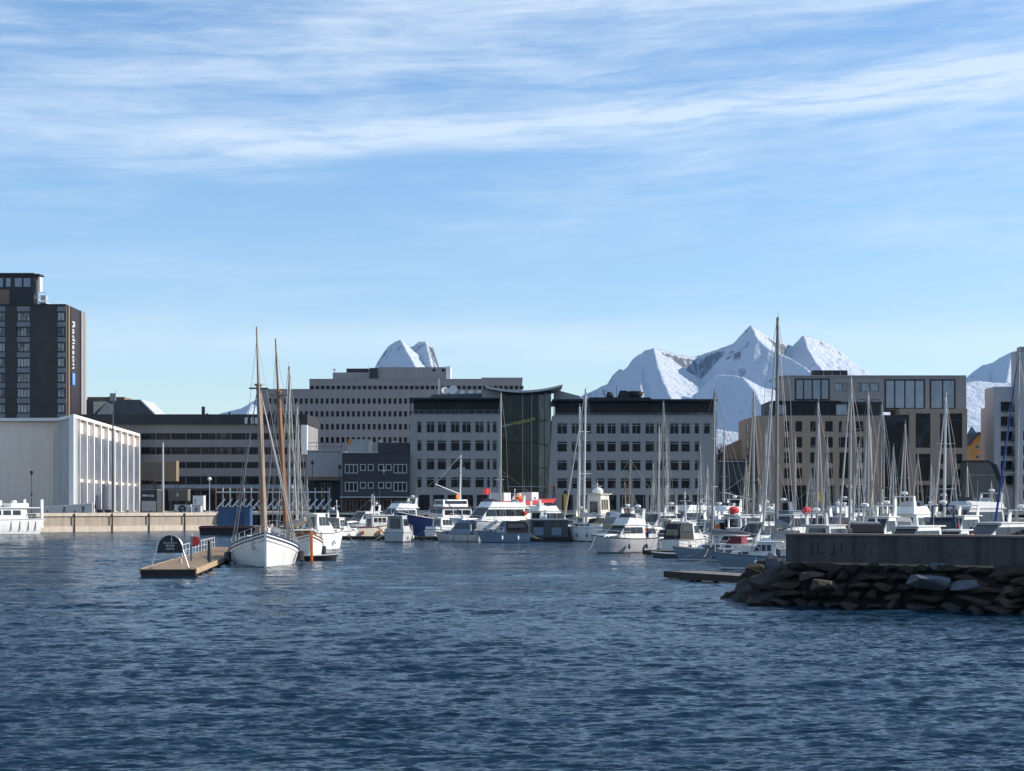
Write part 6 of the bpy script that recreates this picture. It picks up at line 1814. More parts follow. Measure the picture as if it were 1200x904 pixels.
def boats():
    Mb, Fb = motorboat, fishing_boat
    # left group by the old boats
    Mb('white motor cruiser with sunlit flank right of the old wooden boats', 379, 196, 6.4, 58, cab=(.18, .60), ch=1.9, F=1.55, arch=False, stripe='white', fend='white')
    Mb('motor cruiser with black rounded canopy behind the sunlit white cruiser', 397, 250, 7.5, 55, cab=(.35, .66), ch=1.7, canopy='cl_black', mast=2.0, stripe='orange', topm='offwhite')
    def gear(root, h, zd, xa, xf, zt):
        life_ring(root, (xa + .5, -.9, zt + .4))
        b = MB(); b.ball((h.x(.62), .4, h.top(.6) + .1), .45); b.ball((h.x(.70), -.2, h.top(.7)), .4); b.build('buoy', M['orange'], root, smooth=True)
    Fb('cream fishing boat with red brown rail and wheelhouse at its right end', 431, 268, 9, 38, hull='cream', rail='maroon', stripe='cream', house=(.52, .80), hh=2.0, mast=2.6, boom=False, tier2=False, F=1.3, deckm='maroon')
    Mb('silver grey workboat with open stern frame at the floating dock', 470, 234, 7.2, 80, hull='lightgrey', topm='lightgrey', stripe='maroon', cab=(.08, .58), ch=1.9, arch=False, F=1.1, fend='offwhite', rub='midgrey')
    Fb('blue hulled fishing vessel with white wheelhouse and brown upper deck', 516, 268, 15, 223, hull='navy', stripe='blue', rail='white', house=(.20, .55), hh=2.2, mast=6.2, upper='maroon', F=2.2, deckm='maroon', lean=.0, extra=gear)
    Mb('small grey cabin boat moored before the blue fishing vessel', 538, 235, 6.6, 152, hull='lightgrey', topm='bluegrey', stripe='midgrey', cab=(.18, .62), ch=1.55, arch=False, fend='offwhite', outboard=True)
    Mb('large white motor yacht with brown window bands and flybridge', 575, 262, 13.5, 218, fly=True, cab=(.15, .70), ch=2.0, F=2.0, stripe='white', bands=4, mast=1.6, kind='motor_yacht', wide=.30)
    Mb('low boat with bluish shade painted into its colour, black canopy, side on at the dock', 590, 231, 6.2, 188, hull='bluegrey', topm='bluegrey', canopy='cl_black', cab=(.45, .66), ch=1.35, arch=False, stripe='bluegrey', fend='white', F=1.05)  # bluish shade on hull and cabin is put into their colour
    Mb('small dark hulled boat with black canopy behind the dock boats', 622, 246, 6.5, 44, hull='darkgrey', topm='cl_grey', canopy='cl_black', cab=(.4, .66), ch=1.5, arch=False, stripe='maroon', fend='red')
    # red rescue vessel behind
    def rescue(root, h, zd, xa, xf, zt):
        b = MB()
        b.prism([(h.x(.06), zd + 2.5), (h.x(.80), zd + 2.5), (h.x(.86), zd + 3.4), (h.x(.70), zd + 3.15), (h.x(.06), zd + 3.0)], -1.9, 1.9); b.build('bridge_deck', M['red'], root)
        o = MB(); o.ball((h.x(.38), -.8, zd + 3.6), (.7, .45, .55)); o.build('life_raft', M['orange'], root, smooth=True)
        o = MB(); o.box(h.x(.12), -1.4, zd + 3.02, h.x(.22), 1.2, zd + 4.2); o.build('deck_locker', M['offwhite'], root)
        o = MB(); o.box(h.x(.56), -1.0, zd + 3.02, h.x(.66), 1.0, zd + 4.3); o.build('flying_bridge', M['white'], root)
        flag(root, (h.x(.04), 0, zd + 3.2), 1.2, .8, M['cl_red'])
    Fb('white rescue vessel with bright red bridge deck before the glass atrium', 612, 282, 16, 52, hull='white', stripe='red', house=(.12, .66), hh=2.3, mast=5.2, boom=False, tier2=False, upper='white', F=2.3, extra=rescue)
    # white tall wheelhouse trawler behind the middle yacht
    def trawl(root, h, zd, xa, xf, zt):
        b = MB(); b.box(h.x(.50), -1.7, zd, h.x(.74), 1.7, zd + 2.2); b.build('deck_shed', M['blue'], root)
        b = MB(); b.ball((xa + 1.0, 0, zt + .3), (.8, .8, .6)); b.build('radome', M['white'], root, smooth=True)
    Fb('fishing boat with tall sunlit cream wheelhouse behind the middle yacht', 703, 268, 11, 54, hull='navy', stripe='white', house=(.36, .56), hh=4.6, mast=1.5, boom=False, tier2=False, topm='cream', F=1.6, extra=trawl)
    Fb('old fishing boat with two raking wooden derricks before the right office wing', 742, 258, 12.5, 204, hull='maroon', stripe='black', topm='offwhite', house=(.10, .30), hh=1.9, mast=7.0, mast_t=.55, mastm='palewood', tier2=False, lean=-.02, rail='maroon', F=1.8)
    Fb('fishing boat with short crossed wooden masts right of the sunlit wheelhouse', 727, 272, 10, 29, hull='white', stripe='maroon', topm='white', house=(.2, .42), hh=1.9, mast=4.6, mast_t=.6, mastm='palewood', tier2=False, lean=.05)
    Mb('grey motor cruiser pointing left with sunlit white stern', 728, 183, 7.6, 221, hull='lightgrey', topm='offwhite', stripe='midgrey', cab=(.22, .66), ch=1.25, fly=True, arch=True, F=1.25, deckm='offwhite')
    Mb('white cabin boat at the dock behind the grey cruiser', 760, 205, 6.4, 49, cab=(.2, .6), ch=1.3, arch=True, stripe='navy')
    Mb('small white day boat with low cabin under the mast cluster', 780, 196, 5.8, 224, cab=(.3, .64), ch=1.1, arch=False, stripe='maroon', canopy='cl_grey')
    Mb('white flybridge cruiser standing high behind the mast cluster', 802, 246, 11, 218, fly=True, cab=(.15, .68), ch=1.9, F=1.7, stripe='navy', kind='motor_yacht', wide=.32)
    Fb('dark red hulled workboat with grey roof left of the boathouse', 813, 208, 8.5, 38, hull='maroon', stripe='white', topm='bluegrey', house=(.25, .62), hh=1.7, mast=3.2, boom=False, tier2=False, upper='bluegrey')
    Fb('dark wheelhouse boat moored under the boathouse beam', 856, 236, 12, 172, hull='black', topm='darkgrey', stripe='midgrey', house=(.2, .6), hh=2.3, mast=4.0, boom=True, tier2=True, upper='midgrey')
    Mb('white boat with open cockpit left of the tallest mast', 868, 176, 7.4, 70, cab=(.3, .66), ch=1.35, arch=True, stripe='navy', ensign=None)
    Mb('pale motor boat with small windscreen beside the breakwater tip', 893, 137, 6.6, 168, hull='bluegrey', topm='offwhite', cab=(.35, .62), ch=.95, arch=False, stripe='white', fend='white')
    def red_bag(root, h, zd, xa, xf, zt):
        b = MB(); b.ball((xa + .4, 0, zt + .35), (.6, .45, .4)); b.build('gear_bag', M['cl_red'], root, smooth=True)
    Mb('grey roofed cruiser carrying a red bag, left of the tallest mast', 884, 190, 9, 38, topm='lightgrey', cab=(.15, .68), ch=1.9, stripe='navy', F=1.5, arch=False, extra=red_bag)
    Mb('white cruiser carrying a red bag on its roof, right of the tallest mast', 923, 192, 9.5, 216, cab=(.18, .66), ch=1.85, stripe='maroon', F=1.5, arch=False, extra=red_bag, fend='red')
    Mb('blue grey cruiser with square wheelhouse behind the left end of the seawall', 948, 205, 10, 34, hull='bluegrey', topm='bluegrey', cab=(.15, .6), ch=2.0, F=1.7, stripe='white')
    def yflag(root, h, zd, xa, xf, zt): flag(root, (xa + .3, 0, zt + .2), 1.0, 1.3, M['yellow'])
    Fb('dark wheelhouse boat flying a yellow flag before the brown brick block', 938, 262, 10, 214, hull='darkgrey', topm='midgrey', stripe='midgrey', house=(.2, .6), hh=2.4, mast=3.5, boom=False, tier2=False, extra=yflag)
    Mb('boat with black canopy inside a white frame behind the seawall', 1012, 132, 7.4, 84, canopy='cl_black', cab=(.40, .66), ch=1.85, stripe='navy', F=1.35, arch=True, topm='white')
    Mb('low grey cruiser under the second mast behind the seawall', 977, 150, 8.2, 49, topm='lightgrey', cab=(.2, .64), ch=1.6, stripe='navy', F=1.25)
    Mb('white cabin cruiser with rounded roof behind the middle of the seawall', 1064, 128, 7.2, 223, cab=(.15, .68), ch=1.7, F=1.3, stripe='navy', arch=False)
    Mb('dark blue boat with upright cabin behind the seawall', 1096, 150, 7.6, 88, hull='navy', topm='navy', cab=(.15, .6), ch=1.95, stripe='white', F=1.45)
    Mb('pale grey flybridge cruiser under the brick bay', 1130, 188, 12.5, 220, topm='lightgrey', fly=True, cab=(.15, .7), ch=2.1, F=1.9, stripe='midgrey', kind='motor_yacht', wide=.32)
    Mb('sleek grey white cruiser with curved window band at the right end of the seawall', 1160, 140, 9.4, 218, topm='offwhite', cab=(.12, .74), ch=1.75, F=1.35, stripe='darkgrey', rakef=1.3, wide=.34)
    Mb('white boat with upturned bow behind the seawall near the brick bay', 1112, 136, 6.6, 224, cab=(.3, .6), ch=1.35, F=1.3, stripe='blue', arch=False)
    Mb('cruiser with white radar arch behind the seawall at the right edge', 1196, 152, 9.5, 209, cab=(.18, .64), ch=1.8, F=1.5, stripe='navy')
    Mb('white cruiser with navy canopy far back under the dark shed', 1146, 232, 9.5, 39, cab=(.35, .68), canopy='cl_navy', ch=1.8, F=1.6, stripe='navy')
    Mb('white cruiser with grey canopy far back before the brick bay doors', 1082, 236, 9, 219, cab=(.35, .68), canopy='cl_grey', ch=1.8, F=1.6, stripe='maroon')
    Mb('white cruiser with bare arch far back left of the dark glass gap', 1004, 240, 9, 46, cab=(.2, .66), ch=1.8, F=1.5, stripe='navy')
    Mb('grey topped cruiser far back beneath the brown brick shopfronts', 974, 246, 9.5, 224, cab=(.2, .66), ch=1.9, F=1.6, topm='lightgrey', stripe='midgrey', fly=True)
    Mb('white cabin cruiser with maroon stripe, bow on before the timber house doors', 424, 285, 8.5, 223, cab=(.2, .66), ch=1.8, F=1.5, stripe='maroon', mast=2.2)
    Mb('tall white cruiser behind the silver grey workboat', 462, 290, 10, 218, cab=(.18, .68), ch=2.0, F=1.8, fly=True, stripe='navy', kind='motor_yacht')
    Mb('small white cabin boat between the blue vessel and the grey cabin boat', 524, 248, 6, 46, cab=(.2, .62), ch=1.5, F=1.2, stripe='blue', arch=False)
    Mb('white cruiser with blue grey fenders behind the flat houseboat', 648, 262, 9.5, 36, cab=(.2, .68), ch=1.9, F=1.6, fly=True, stripe='navy', fend='bluegrey')
    Mb('dark canopied day boat tied just right of the flat houseboat', 668, 252, 6.4, 214, hull='darkgrey', canopy='cl_black', topm='midgrey', cab=(.4, .66), ch=1.4, arch=False, stripe='maroon')
    Mb('cream cruiser low behind the sunlit sterned yacht', 692, 250, 7, 54, hull='cream', topm='cream', cab=(.2, .66), ch=1.5, F=1.3, stripe='maroon')
    Mb('white cruiser with grey canopy behind the grey motor cruiser', 745, 214, 8.2, 38, cab=(.36, .68), canopy='cl_grey', ch=1.7, F=1.4, stripe='navy')
    Mb('white cruiser with tall signal mast under the mast cluster', 768, 232, 8.6, 219, cab=(.2, .66), ch=1.8, F=1.5, stripe='blue', mast=3.0)
    Mb('small blue cabin boat right of the mast cluster', 793, 226, 6.4, 44, hull='blue', topm='white', cab=(.2, .62), ch=1.5, F=1.2, stripe='white', arch=False)
    Mb('white cruiser with navy canopy behind the blue shaded yacht', 832, 212, 9, 214, cab=(.36, .68), canopy='cl_navy', ch=1.8, F=1.5, stripe='navy')
    Mb('white cabin boat behind the maroon hood of the blue shaded yacht', 850, 190, 7, 40, cab=(.2, .66), ch=1.6, F=1.3, stripe='maroon')
    Mb('white launch with black canopy, nearest boat left of the seawall corner', 905, 166, 7, 42, cab=(.36, .66), canopy='cl_black', ch=1.5, F=1.15, stripe='navy', arch=False)
    Mb('grey sport boat behind the floating dock at the breakwater', 855, 158, 6, 223, hull='midgrey', topm='lightgrey', cab=(.3, .62), ch=1.1, arch=False, stripe='white')
    Mb('small white boat with dark grey canopy behind the short dock', 808, 182, 6.2, 50, cab=(.38, .66), canopy='cl_black', ch=1.5, F=1.2, stripe='maroon', arch=False)
    Mb('white cabin boat with black windows just left of the seawall corner', 884, 160, 6.8, 226, cab=(.2, .66), ch=1.65, F=1.3, stripe='navy', arch=True)
    Mb('cream launch with orange buoys aboard left of the seawall corner', 862, 198, 7.2, 48, hull='cream', topm='white', cab=(.25, .64), ch=1.6, F=1.3, stripe='maroon', fend='orange')
    Mb('white cruiser with raised radar arch behind the cream launch', 843, 226, 9, 224, cab=(.2, .68), ch=1.9, F=1.6, fly=True, stripe='navy')
    Mb('white cruiser with orange fenders under the short mast and broad spreaders', 915, 224, 9, 46, cab=(.2, .66), ch=1.9, F=1.6, stripe='white', fend='orange')
    Mb('white cabin boat with navy canopy behind the low grey cruiser', 990, 172, 8, 44, cab=(.38, .68), canopy='cl_navy', ch=1.8, F=1.5, stripe='navy')
    Mb('white cruiser with grey canopy behind the black canopied boat', 1030, 158, 8, 228, cab=(.36, .68), canopy='cl_grey', ch=1.9, F=1.5, stripe='maroon')
    Mb('white cruiser with tall windscreen behind the rounded roof cruiser', 1078, 168, 8.6, 48, cab=(.2, .68), ch=2.0, F=1.6, stripe='navy', fly=True)
    Mb('white cruiser with blue fenders between the brick bay and the seawall', 1118, 170, 8.4, 226, cab=(.2, .66), ch=1.9, F=1.5, stripe='blue', fend='blue')
    Mb('white cruiser far back under the dark glass gap', 1042, 232, 8.5, 54, cab=(.2, .66), ch=1.8, F=1.5, stripe='blue', mast=2.5)
boats()

def barge():
    """white and blue houseboat at the dock, the dark barge with its blue shed, and two small tenders"""
    t = thing('houseboat', 'flat houseboat with two blue panels at the floating dock', 'houseboat', (PX(643, 238), 238, 0), 4)
    b = MB(); b.box(-2.9, -1.5, -.4, 2.9, 1.5, .55); b.build('float', M['timber_dark'], t)
    b = MB(); b.box(-2.6, -1.2, .56, 2.6, 1.2, 2.9); b.build('cabin', M['darkgrey'], t)
    b = MB(); b.box(-2.9, -1.45, 2.91, 2.9, 1.4, 3.06); b.build('roof', M['lightgrey'], t)
    for x in (-1.6, .9):
        b = MB(); b.box(x - .6, -1.27, .8, x + .75, -1.205, 1.9); b.build('front_panel', M['bluegrey'], t)
        b = MB(); b.box(x - .6, -1.26, 1.98, x + .75, -1.205, 2.7); b.build('window', M['boatglass'], t)
    for x in (-.5, -.3, .1): 
        b = MB(); b.ball((x - .6, -.4, 3.4), (.22, .22, .34)); b.build('roof_fender', M['white'], t, smooth=True)
    t = thing('work_barge', 'dark barge carrying a tall blue shed, left of the blue railed boat', 'barge', (PX(271, 286), 286, 0), 0)
    b = MB(); b.prism([(-4.6, -.5), (4.2, -.5), (4.5, 1.4), (-4.9, 1.4)], -3, 3); b.build('hull', M['timber_dark'], t)
    b = MB(); b.box(-4.7, -2.9, 1.41, 4.3, 2.9, 1.5); b.build('deck', M['plank_grey'], t)
    b = MB(); b.path([(-4.9, -3.05, 1.15), (4.5, -3.05, 1.15)], .12, 6); b.build('rub_rail', M['maroon'], t)
    s = thing('cargo_shed', 'tall blue corrugated shed standing on the dark barge', 'shed', (PX(277, 286), 285, 1.5), 0)
    b = MB()
    n = 36
    prof = [(-2.7 + 5.4 * i / n, -1.2 - (.07 if i % 2 else 0)) for i in range(n + 1)]
    for (x0, y0), (x1, y1) in zip(prof, prof[1:]): b.quad((x0, y0, 0), (x1, y1, 0), (x1, y1, 3.0), (x0, y0, 3.0))
    b.box(-2.7, -1.19, 0, 2.7, 1.2, 2.98); b.build('wall', M['blue'], s)
    b = MB(); b.box(-2.8, -1.35, 3.01, 2.8, 1.3, 3.12); b.build('roof', M['navy'], s)
    b = MB(); b.box(.1, -1.34, .05, 1.5, -1.28, 2.3); b.build('door', M['navy'], s)
    def tender(label, px, Y, L, hdg, m, inner):
        h = Hull(L, L * .44, .42, draft=.2, transom=.9, sheer=.35, rake=.08, flare=.2, full=2.3)
        r = thing('rowing_dinghy', label, 'dinghy', (PX(px, Y), Y, 0), hdg, 'small dinghies')
        h.build(r, (M[m], M['black'], M[m]), .28, M[inner], rail=M['lightgrey'], rr=.05)
        for t_ in (.25, .55):
            b = MB(); b.box(h.x(t_) - .14, -h.half(t_) * .9, .30, h.x(t_) + .14, h.half(t_) * .9, .36); b.build('thwart', M['teak'], r)
        b = MB(); b.prism([(h.x(0) - .35, .35), (h.x(0) - .04, .4), (h.x(0) - .05, .85), (h.x(0) - .3, .9)], -.12, .12); b.box(h.x(0) - .25, -.05, -.3, h.x(0) - .12, .05, .4); b.build('outboard_motor', M['black'], r)
    tender('dark inflatable dinghy beside the orange rudder', 376, 158, 3.2, 12, 'black', 'darkgrey')
    tender('dark grey dinghy lying left of the blue shaded yacht', 786, 164, 3.8, 165, 'darkgrey', 'lightgrey')
barge()

# ------------------------------------------------------------------ floating docks of the marina
def pontoon(label, p0, p1, w=2.4, top=.52, m='plank_grey', group='floating docks of the marina'):
    a, b_ = Vector((p0[0], p0[1], 0)), Vector((p1[0], p1[1], 0))
    d = b_ - a; L = d.length
    t = thing('floating_dock', label, 'dock', a, math.degrees(math.atan2(d.y, d.x)), group)
    b = MB(); k = 0
    r2 = random.Random(int(abs(p0[0]) * 7))
    while k < L - .1: b.box(k, -w / 2 + .1, top - .06, k + .135, w / 2 - .1, top + r2.uniform(-.005, .005)); k += .15
    b.build('deck', M[m], t)
    b = MB(); b.box(0, -w / 2, top - .40, L, -w / 2 + .095, top + .03); b.box(0, w / 2 - .095, top - .40, L, w / 2, top + .03); b.box(-.1, -w / 2, top - .4, -.005, w / 2, top + .03); b.build('edge_beam', M['timber_dark'], t)
    b = MB(); k = .2
    while k < L - 1.6: b.box(k, -w / 2 + .12, -.4, k + 1.5, w / 2 - .12, top - .07); k += 2.1
    b.build('float', M['concrete'], t)
    k = 2.0
    while k < L:
        c = MB(); c.tube((k - .18, -w / 2 + .2, top + .1), (k + .18, -w / 2 + .2, top + .1), .035, n=6); c.tube((k, -w / 2 + .2, top), (k, -w / 2 + .2, top + .1), .04, n=6); c.build('mooring_cleat', M['steel'], t); k += 6
    return t
def docks():
    pontoon('long floating dock in the middle, under the row of small motor boats', (PX(396, 244), 244), (PX(668, 240), 240))
    pontoon('bare floating dock reaching left from behind the breakwater rocks', (PX(778, 119.6) + 1.45, 120.3), (16.6, 111.6), 3.2, .47)
    pontoon('short floating dock left of the blue shaded yacht', (PX(762, 172), 172), (PX(845, 166), 166), 2.2)
    pontoon('floating dock behind the seawall, nearest row', (22, 158), (62, 150))
    pontoon('floating dock behind the seawall, second row', (20, 200), (70, 196))
    pontoon('floating dock below the right office wing, third row', (16, 226), (80, 222))
docks()

# ------------------------------------------------------------------ quay furniture
def lamp(label, px, pytop, Y, z0, kind='lantern', group='lamp posts on the quay'):
    t = thing('lamp_post', label, 'lamp post', (PX(px, Y), Y, z0), 0, group)
    H = PZ(pytop, Y) - z0
    b = MB(); b.lathe([(.16, 0), (.14, .5), (.08, .6), (.06, H - .9)], (0, 0, 0), 8); b.build('post', M['black' if kind == 'lantern' else 'lightgrey'], t, smooth=True)
    if kind == 'lantern':
        b = MB(); b.lathe([(.14, H - .9), (.30, H - .35), (.42, H - .30), (.10, H)], (0, 0, 0), 8); b.build('lantern', M['black'], t)
        b = MB(); b.lathe([(.14, H - .85), (.27, H - .42)], (0, 0, .02), 8); b.build('lamp_glass', M['offwhite'], t)
        b = MB(); b.ball((0, 0, H * .45), (.2, .2, .35)); b.build('post_boss', M['black'], t)
    else:
        b = MB(); b.ball((0, 0, H - .45), .42); b.build('lamp_globe', M['white'], t, smooth=True)
        b = MB(); b.lathe([(.10, H - .95), (.16, H - .85)], (0, 0, 0), 8); b.build('globe_collar', M['black'], t)
def quay_things():
    lamp('black lantern post before the plain grey library wall', 37, 551.5, 322, QZ)
    lamp('black lantern post at the left corner of the warehouse', 366, 540, 340, QZ)
    lamp('black lantern post between warehouse and timber house', 398, 545, 340, QZ)
    lamp('slim post with white globe before the long office building', 245.5, 559, 345, QZ, 'globe')
    t = thing('mast_pole', 'tall dark pole standing before the white fins', 'pole', (PX(132.3, 338), 338, QZ))
    H = PZ(470, 338) - QZ
    b = MB(); b.lathe([(.26, 0), (.20, H * .4), (.10, H)], (0, 0, 0), 8); b.build('shaft', M['darkgrey'], t, smooth=True)
    b = MB(); b.box(-.55, -.2, H, .55, .2, H + 1.5); b.build('head_box', M['midgrey'], t)
    t = thing('flag_pole', 'pale bare pole before the long office building', 'pole', (PX(191, 350), 350, QZ))
    H = PZ(519, 350) - QZ
    b = MB(); b.lathe([(.24, 0), (.22, H * .5), (.16, H)], (0, 0, 0), 8); b.build('shaft', M['lightgrey'], t, smooth=True)
    b = MB(); b.lathe([(.45, 0), (.45, .3), (.26, .4)], (0, 0, 0), 8); b.build('base_block', M['concrete'], t)
    # kiosks and containers
    def box_thing(name, label, cat, px0, px1, py0, py1, Y, dep, m, parts=(), group=None, base=None):
        z0 = base if base is not None else QZ
        t = thing(name, label, cat, (PX(px0, Y), Y, z0), 0, group)
        w = PX(px1, Y) - PX(px0, Y); z1 = PZ(py0, Y) - z0; zb = max(0, PZ(py1, Y) - z0) if py1 else 0
        b = MB(); b.box(0, 0, zb, w, dep, z1); b.build('body', M[m], t)
        b = MB(); b.box(-.06, -.06, z1 + .003, w + .06, dep + .06, z1 + .12); b.build('lid', M['midgrey'], t)
        for fn in parts: fn(t, w, z1, zb)
        return t
    def sign(mm, x0, x1, z0, z1):
        def f(t, w, h, zb):
            b = MB(); b.box(w * x0, -.05, zb + (h - zb) * z0, w * x1, -.004, zb + (h - zb) * z1); b.build('panel', M[mm], t)
        return f
    def disc(t, w, h, zb):
        b = MB(); b.lathe([(.8, -.06), (.8, -.004)], (w * .5, 0, (h + zb) / 2), 18, axis='y'); d = b.build('round_emblem', M['black'], t)
        b = MB(); b.box(w * .5 - .06, -.10, (h + zb) / 2 - .5, w * .5 + .45, -.065, (h + zb) / 2 - .3); b.box(w * .5 - .3, -.10, (h + zb) / 2 + .1, w * .5 + .3, -.065, (h + zb) / 2 + .25); b.build('emblem_stroke', M['lightgrey'], d)
    def legs(t, w, h, zb):
        for x in (.06, w - .2):
            for y in (.1, 2.6):
                b = MB(); b.box(x, y, 0, x + .14, y + .14, zb); b.build('leg', M['black'], t)
    box_thing('white_container', 'tall white box on the quay beside the pale grey crates', 'container', 226, 238.5, 581.2, None, 352, 2.5, 'white', [sign('lightgrey', .1, .35, .55, .8)])
    box_thing('storage_crate', 'pale grey crate with a black round emblem on the quay', 'crate', 204, 223, 592, None, 343, 2.2, 'lightgrey', [disc])
    box_thing('storage_crate', 'smaller pale grey crate with a dark door mark on the quay', 'crate', 225, 235, 593, None, 342, 2.2, 'lightgrey', [sign('darkgrey', .40, .62, .25, .75)])
    box_thing('raised_cabin', 'olive grey cabin raised on legs before the long office building', 'cabin', 197.5, 220, 574.5, 587, 358, 3, 'w_olive', [sign('cream', .44, .50, .4, .7), sign('darkgrey', -.02, .02, 0, 1), legs])
    box_thing('raised_cabin', 'high pale brown billboard box before the long office building', 'cabin', 180, 206.5, 541, 564, 362, 3, 'w_tan', [sign('w_olive', .03, .5, .1, .9), legs])
    box_thing('harbour_kiosk', 'two storey grey kiosk right of the white finned hall', 'kiosk', 165, 184, 574.5, None, 345, 5, 'w_dark', [sign('w_shed', .06, .94, .06, .52), sign('lightgrey', .1, .45, .72, .80), sign('lightgrey', .52, .62, .70, .80), sign('lightgrey', .66, .80, .70, .80)])
    box_thing('kiosk_terrace', 'dark upper terrace box standing behind the two storey kiosk', 'terrace', 165.2, 180, 541, 563, 370, 5, 'w_olive', [legs])
    # open frame with slanting arms
    Y = 340
    t = thing('boat_rack', 'long open rack with pale slanting arms behind the wooden boats', 'rack', (PX(253, Y), Y, QZ))
    w = PX(386, Y) - PX(253, Y)
    zr = PZ(577, Y) - QZ
    n = 16
    for k in range(n + 1):
        x = w * k / n
        b = MB(); b.tube((x, 0, 0), (x, 0, zr + .9), .13, n=6); b.build('post', M['lightgrey'] if k % 3 else M['varnish'], t)
        if k < n:
            b = MB(); z0, z1 = PZ(596.5, Y) - QZ, PZ(585, Y) - QZ
            b.tube((x + .2, -.5, z0), (x + 1.9, -.3, z1), .14, n=6); b.tube((x + .15, -.5, z0), (x + .9, -.5, z0 + .1), .15, n=6); b.tube((x + 1.0, -.4, (z0 + z1) / 2), (x + 1.8, -.2, z0 + .2), .10, n=6)
            b.build('slanting_arm', M['white'], t)
    b = MB(); b.tube((0, 0, zr), (w, 0, zr), .15, n=6); b.build('top_rail', M['offwhite'], t)
    b = MB(); b.tube((0, 0, 1.2), (w, 0, 1.2), .10, n=6); b.build('lower_rail', M['midgrey'], t)
    # ramp, benches and planters on the promenade
    t = thing('quay_ramp', 'low pale ramp wall on the quay before the white hall', 'ramp', (PX(48, 324), 324, QZ))
    w = PX(108, 324) - PX(48, 324)
    b = MB(); b.prism([(0, 0), (w, 0), (w, 1.9), (0, 1.05)], 0, .35); b.build('wall', M['lightgrey'], t)
    b = MB(); b.prism([(-.1, 1.06), (w + .1, 1.91), (w + .1, 2.06), (-.1, 1.2)], -.08, .43); b.build('coping', M['w_fin'], t)
    for i, (px, lab) in enumerate(((66, 'black planter nearest the ramp foot on the quay'), (118, 'black planter beside the tall dark pole'), (127, 'black planter right of the tall dark pole'))):
        t = thing('planter', lab, 'planter', (PX(px, 326), 326, QZ), 0, 'planters on the quay')
        b = MB(); b.prism([(-.5, 0), (.5, 0), (.62, .75), (-.62, .75)], -.45, .45); b.build('tub', M['black'], t)
        b = MB()
        r2 = random.Random(i)
        for k in range(60):
            q = Vector((r2.gauss(0, .28), r2.gauss(0, .22), .85 + abs(r2.gauss(0, .25)))); u = Vector((r2.uniform(-1, 1), r2.uniform(-1, 1), r2.uniform(-.3, 1))) * .12; v = Vector((r2.uniform(-1, 1), r2.uniform(-1, 1), r2.uniform(-.5, .5))) * .06
            b.poly([q - v, q + u, q + v])
        b.build('shrub', mat('shrub_leaf', (.03, .045, .02), .9) if i == 0 else bpy.data.materials['shrub_leaf'], t)
    t = thing('cafe_parasol', 'folded red brown parasol by the white hall', 'parasol', (PX(112, 328), 328, QZ))
    b = MB(); b.tube((0, 0, 0), (0, 0, 2.6), .04, n=6); b.build('pole', M['darkgrey'], t)
    b = MB(); b.lathe([(.05, 2.5), (.25, 1.3), (.18, .9)], (0, 0, 0), 8); b.build('canopy', M['maroon'], t)
    # bollards on the quay edge
    for k, (px, Yb) in enumerate(((56, 313.2), (88, 317), (120, 320.5), (150, 323.5), (178, 326.5), (205, 330), (240, 333.6))):
        t = thing('mooring_bollard', 'squat iron mooring bollard on the left quay edge', 'bollard', (PX(px, Yb) - .2, Yb + .9, QZ), 0, 'bollards on the left quay edge')
        b = MB(); b.lathe([(.24, 0), (.18, .12), (.18, .42), (.30, .52), (.26, .62)], (0, 0, 0), 10); b.build('body', M['darkgrey'], t, smooth=True)
def quay_posts():
    t = thing('signal_post', 'red brown braced post on the quay left of the right office wing', 'post', (PX(649, 338), 338, QZ), 0)
    H = PZ(572, 338) - QZ
    b = MB(); b.tube((-.35, 0, 0), (-.12, 0, H), .09, n=6); b.tube((.35, 0, 0), (.12, 0, H), .09, n=6); b.build('post', M['maroon'], t)
    b = MB()
    for k in range(5): b.tube((-.34 + .05 * k, 0, H * k / 5), (.34 - .05 * k, 0, H * (k + 1) / 5), .05, n=5)
    b.build('brace', M['maroon'], t)
    b = MB(); b.ball((0, 0, H + .2), .28); b.build('lamp', M['red'], t, smooth=True)
    t = thing('yellow_beacon', 'yellow pillar with black top on the quay by the office wing', 'beacon', (PX(662.5, 338), 338, QZ), 0)
    H = PZ(579, 338) - QZ
    b = MB(); b.lathe([(.42, 0), (.42, .3), (.36, .35), (.36, H)], (0, 0, 0), 12); b.build('pillar', M['yellow'], t, smooth=True)
    b = MB(); b.lathe([(.40, H), (.40, H + .35), (.15, H + .7)], (0, 0, .004), 12); b.build('cap', M['black'], t)
quay_things()
quay_posts()

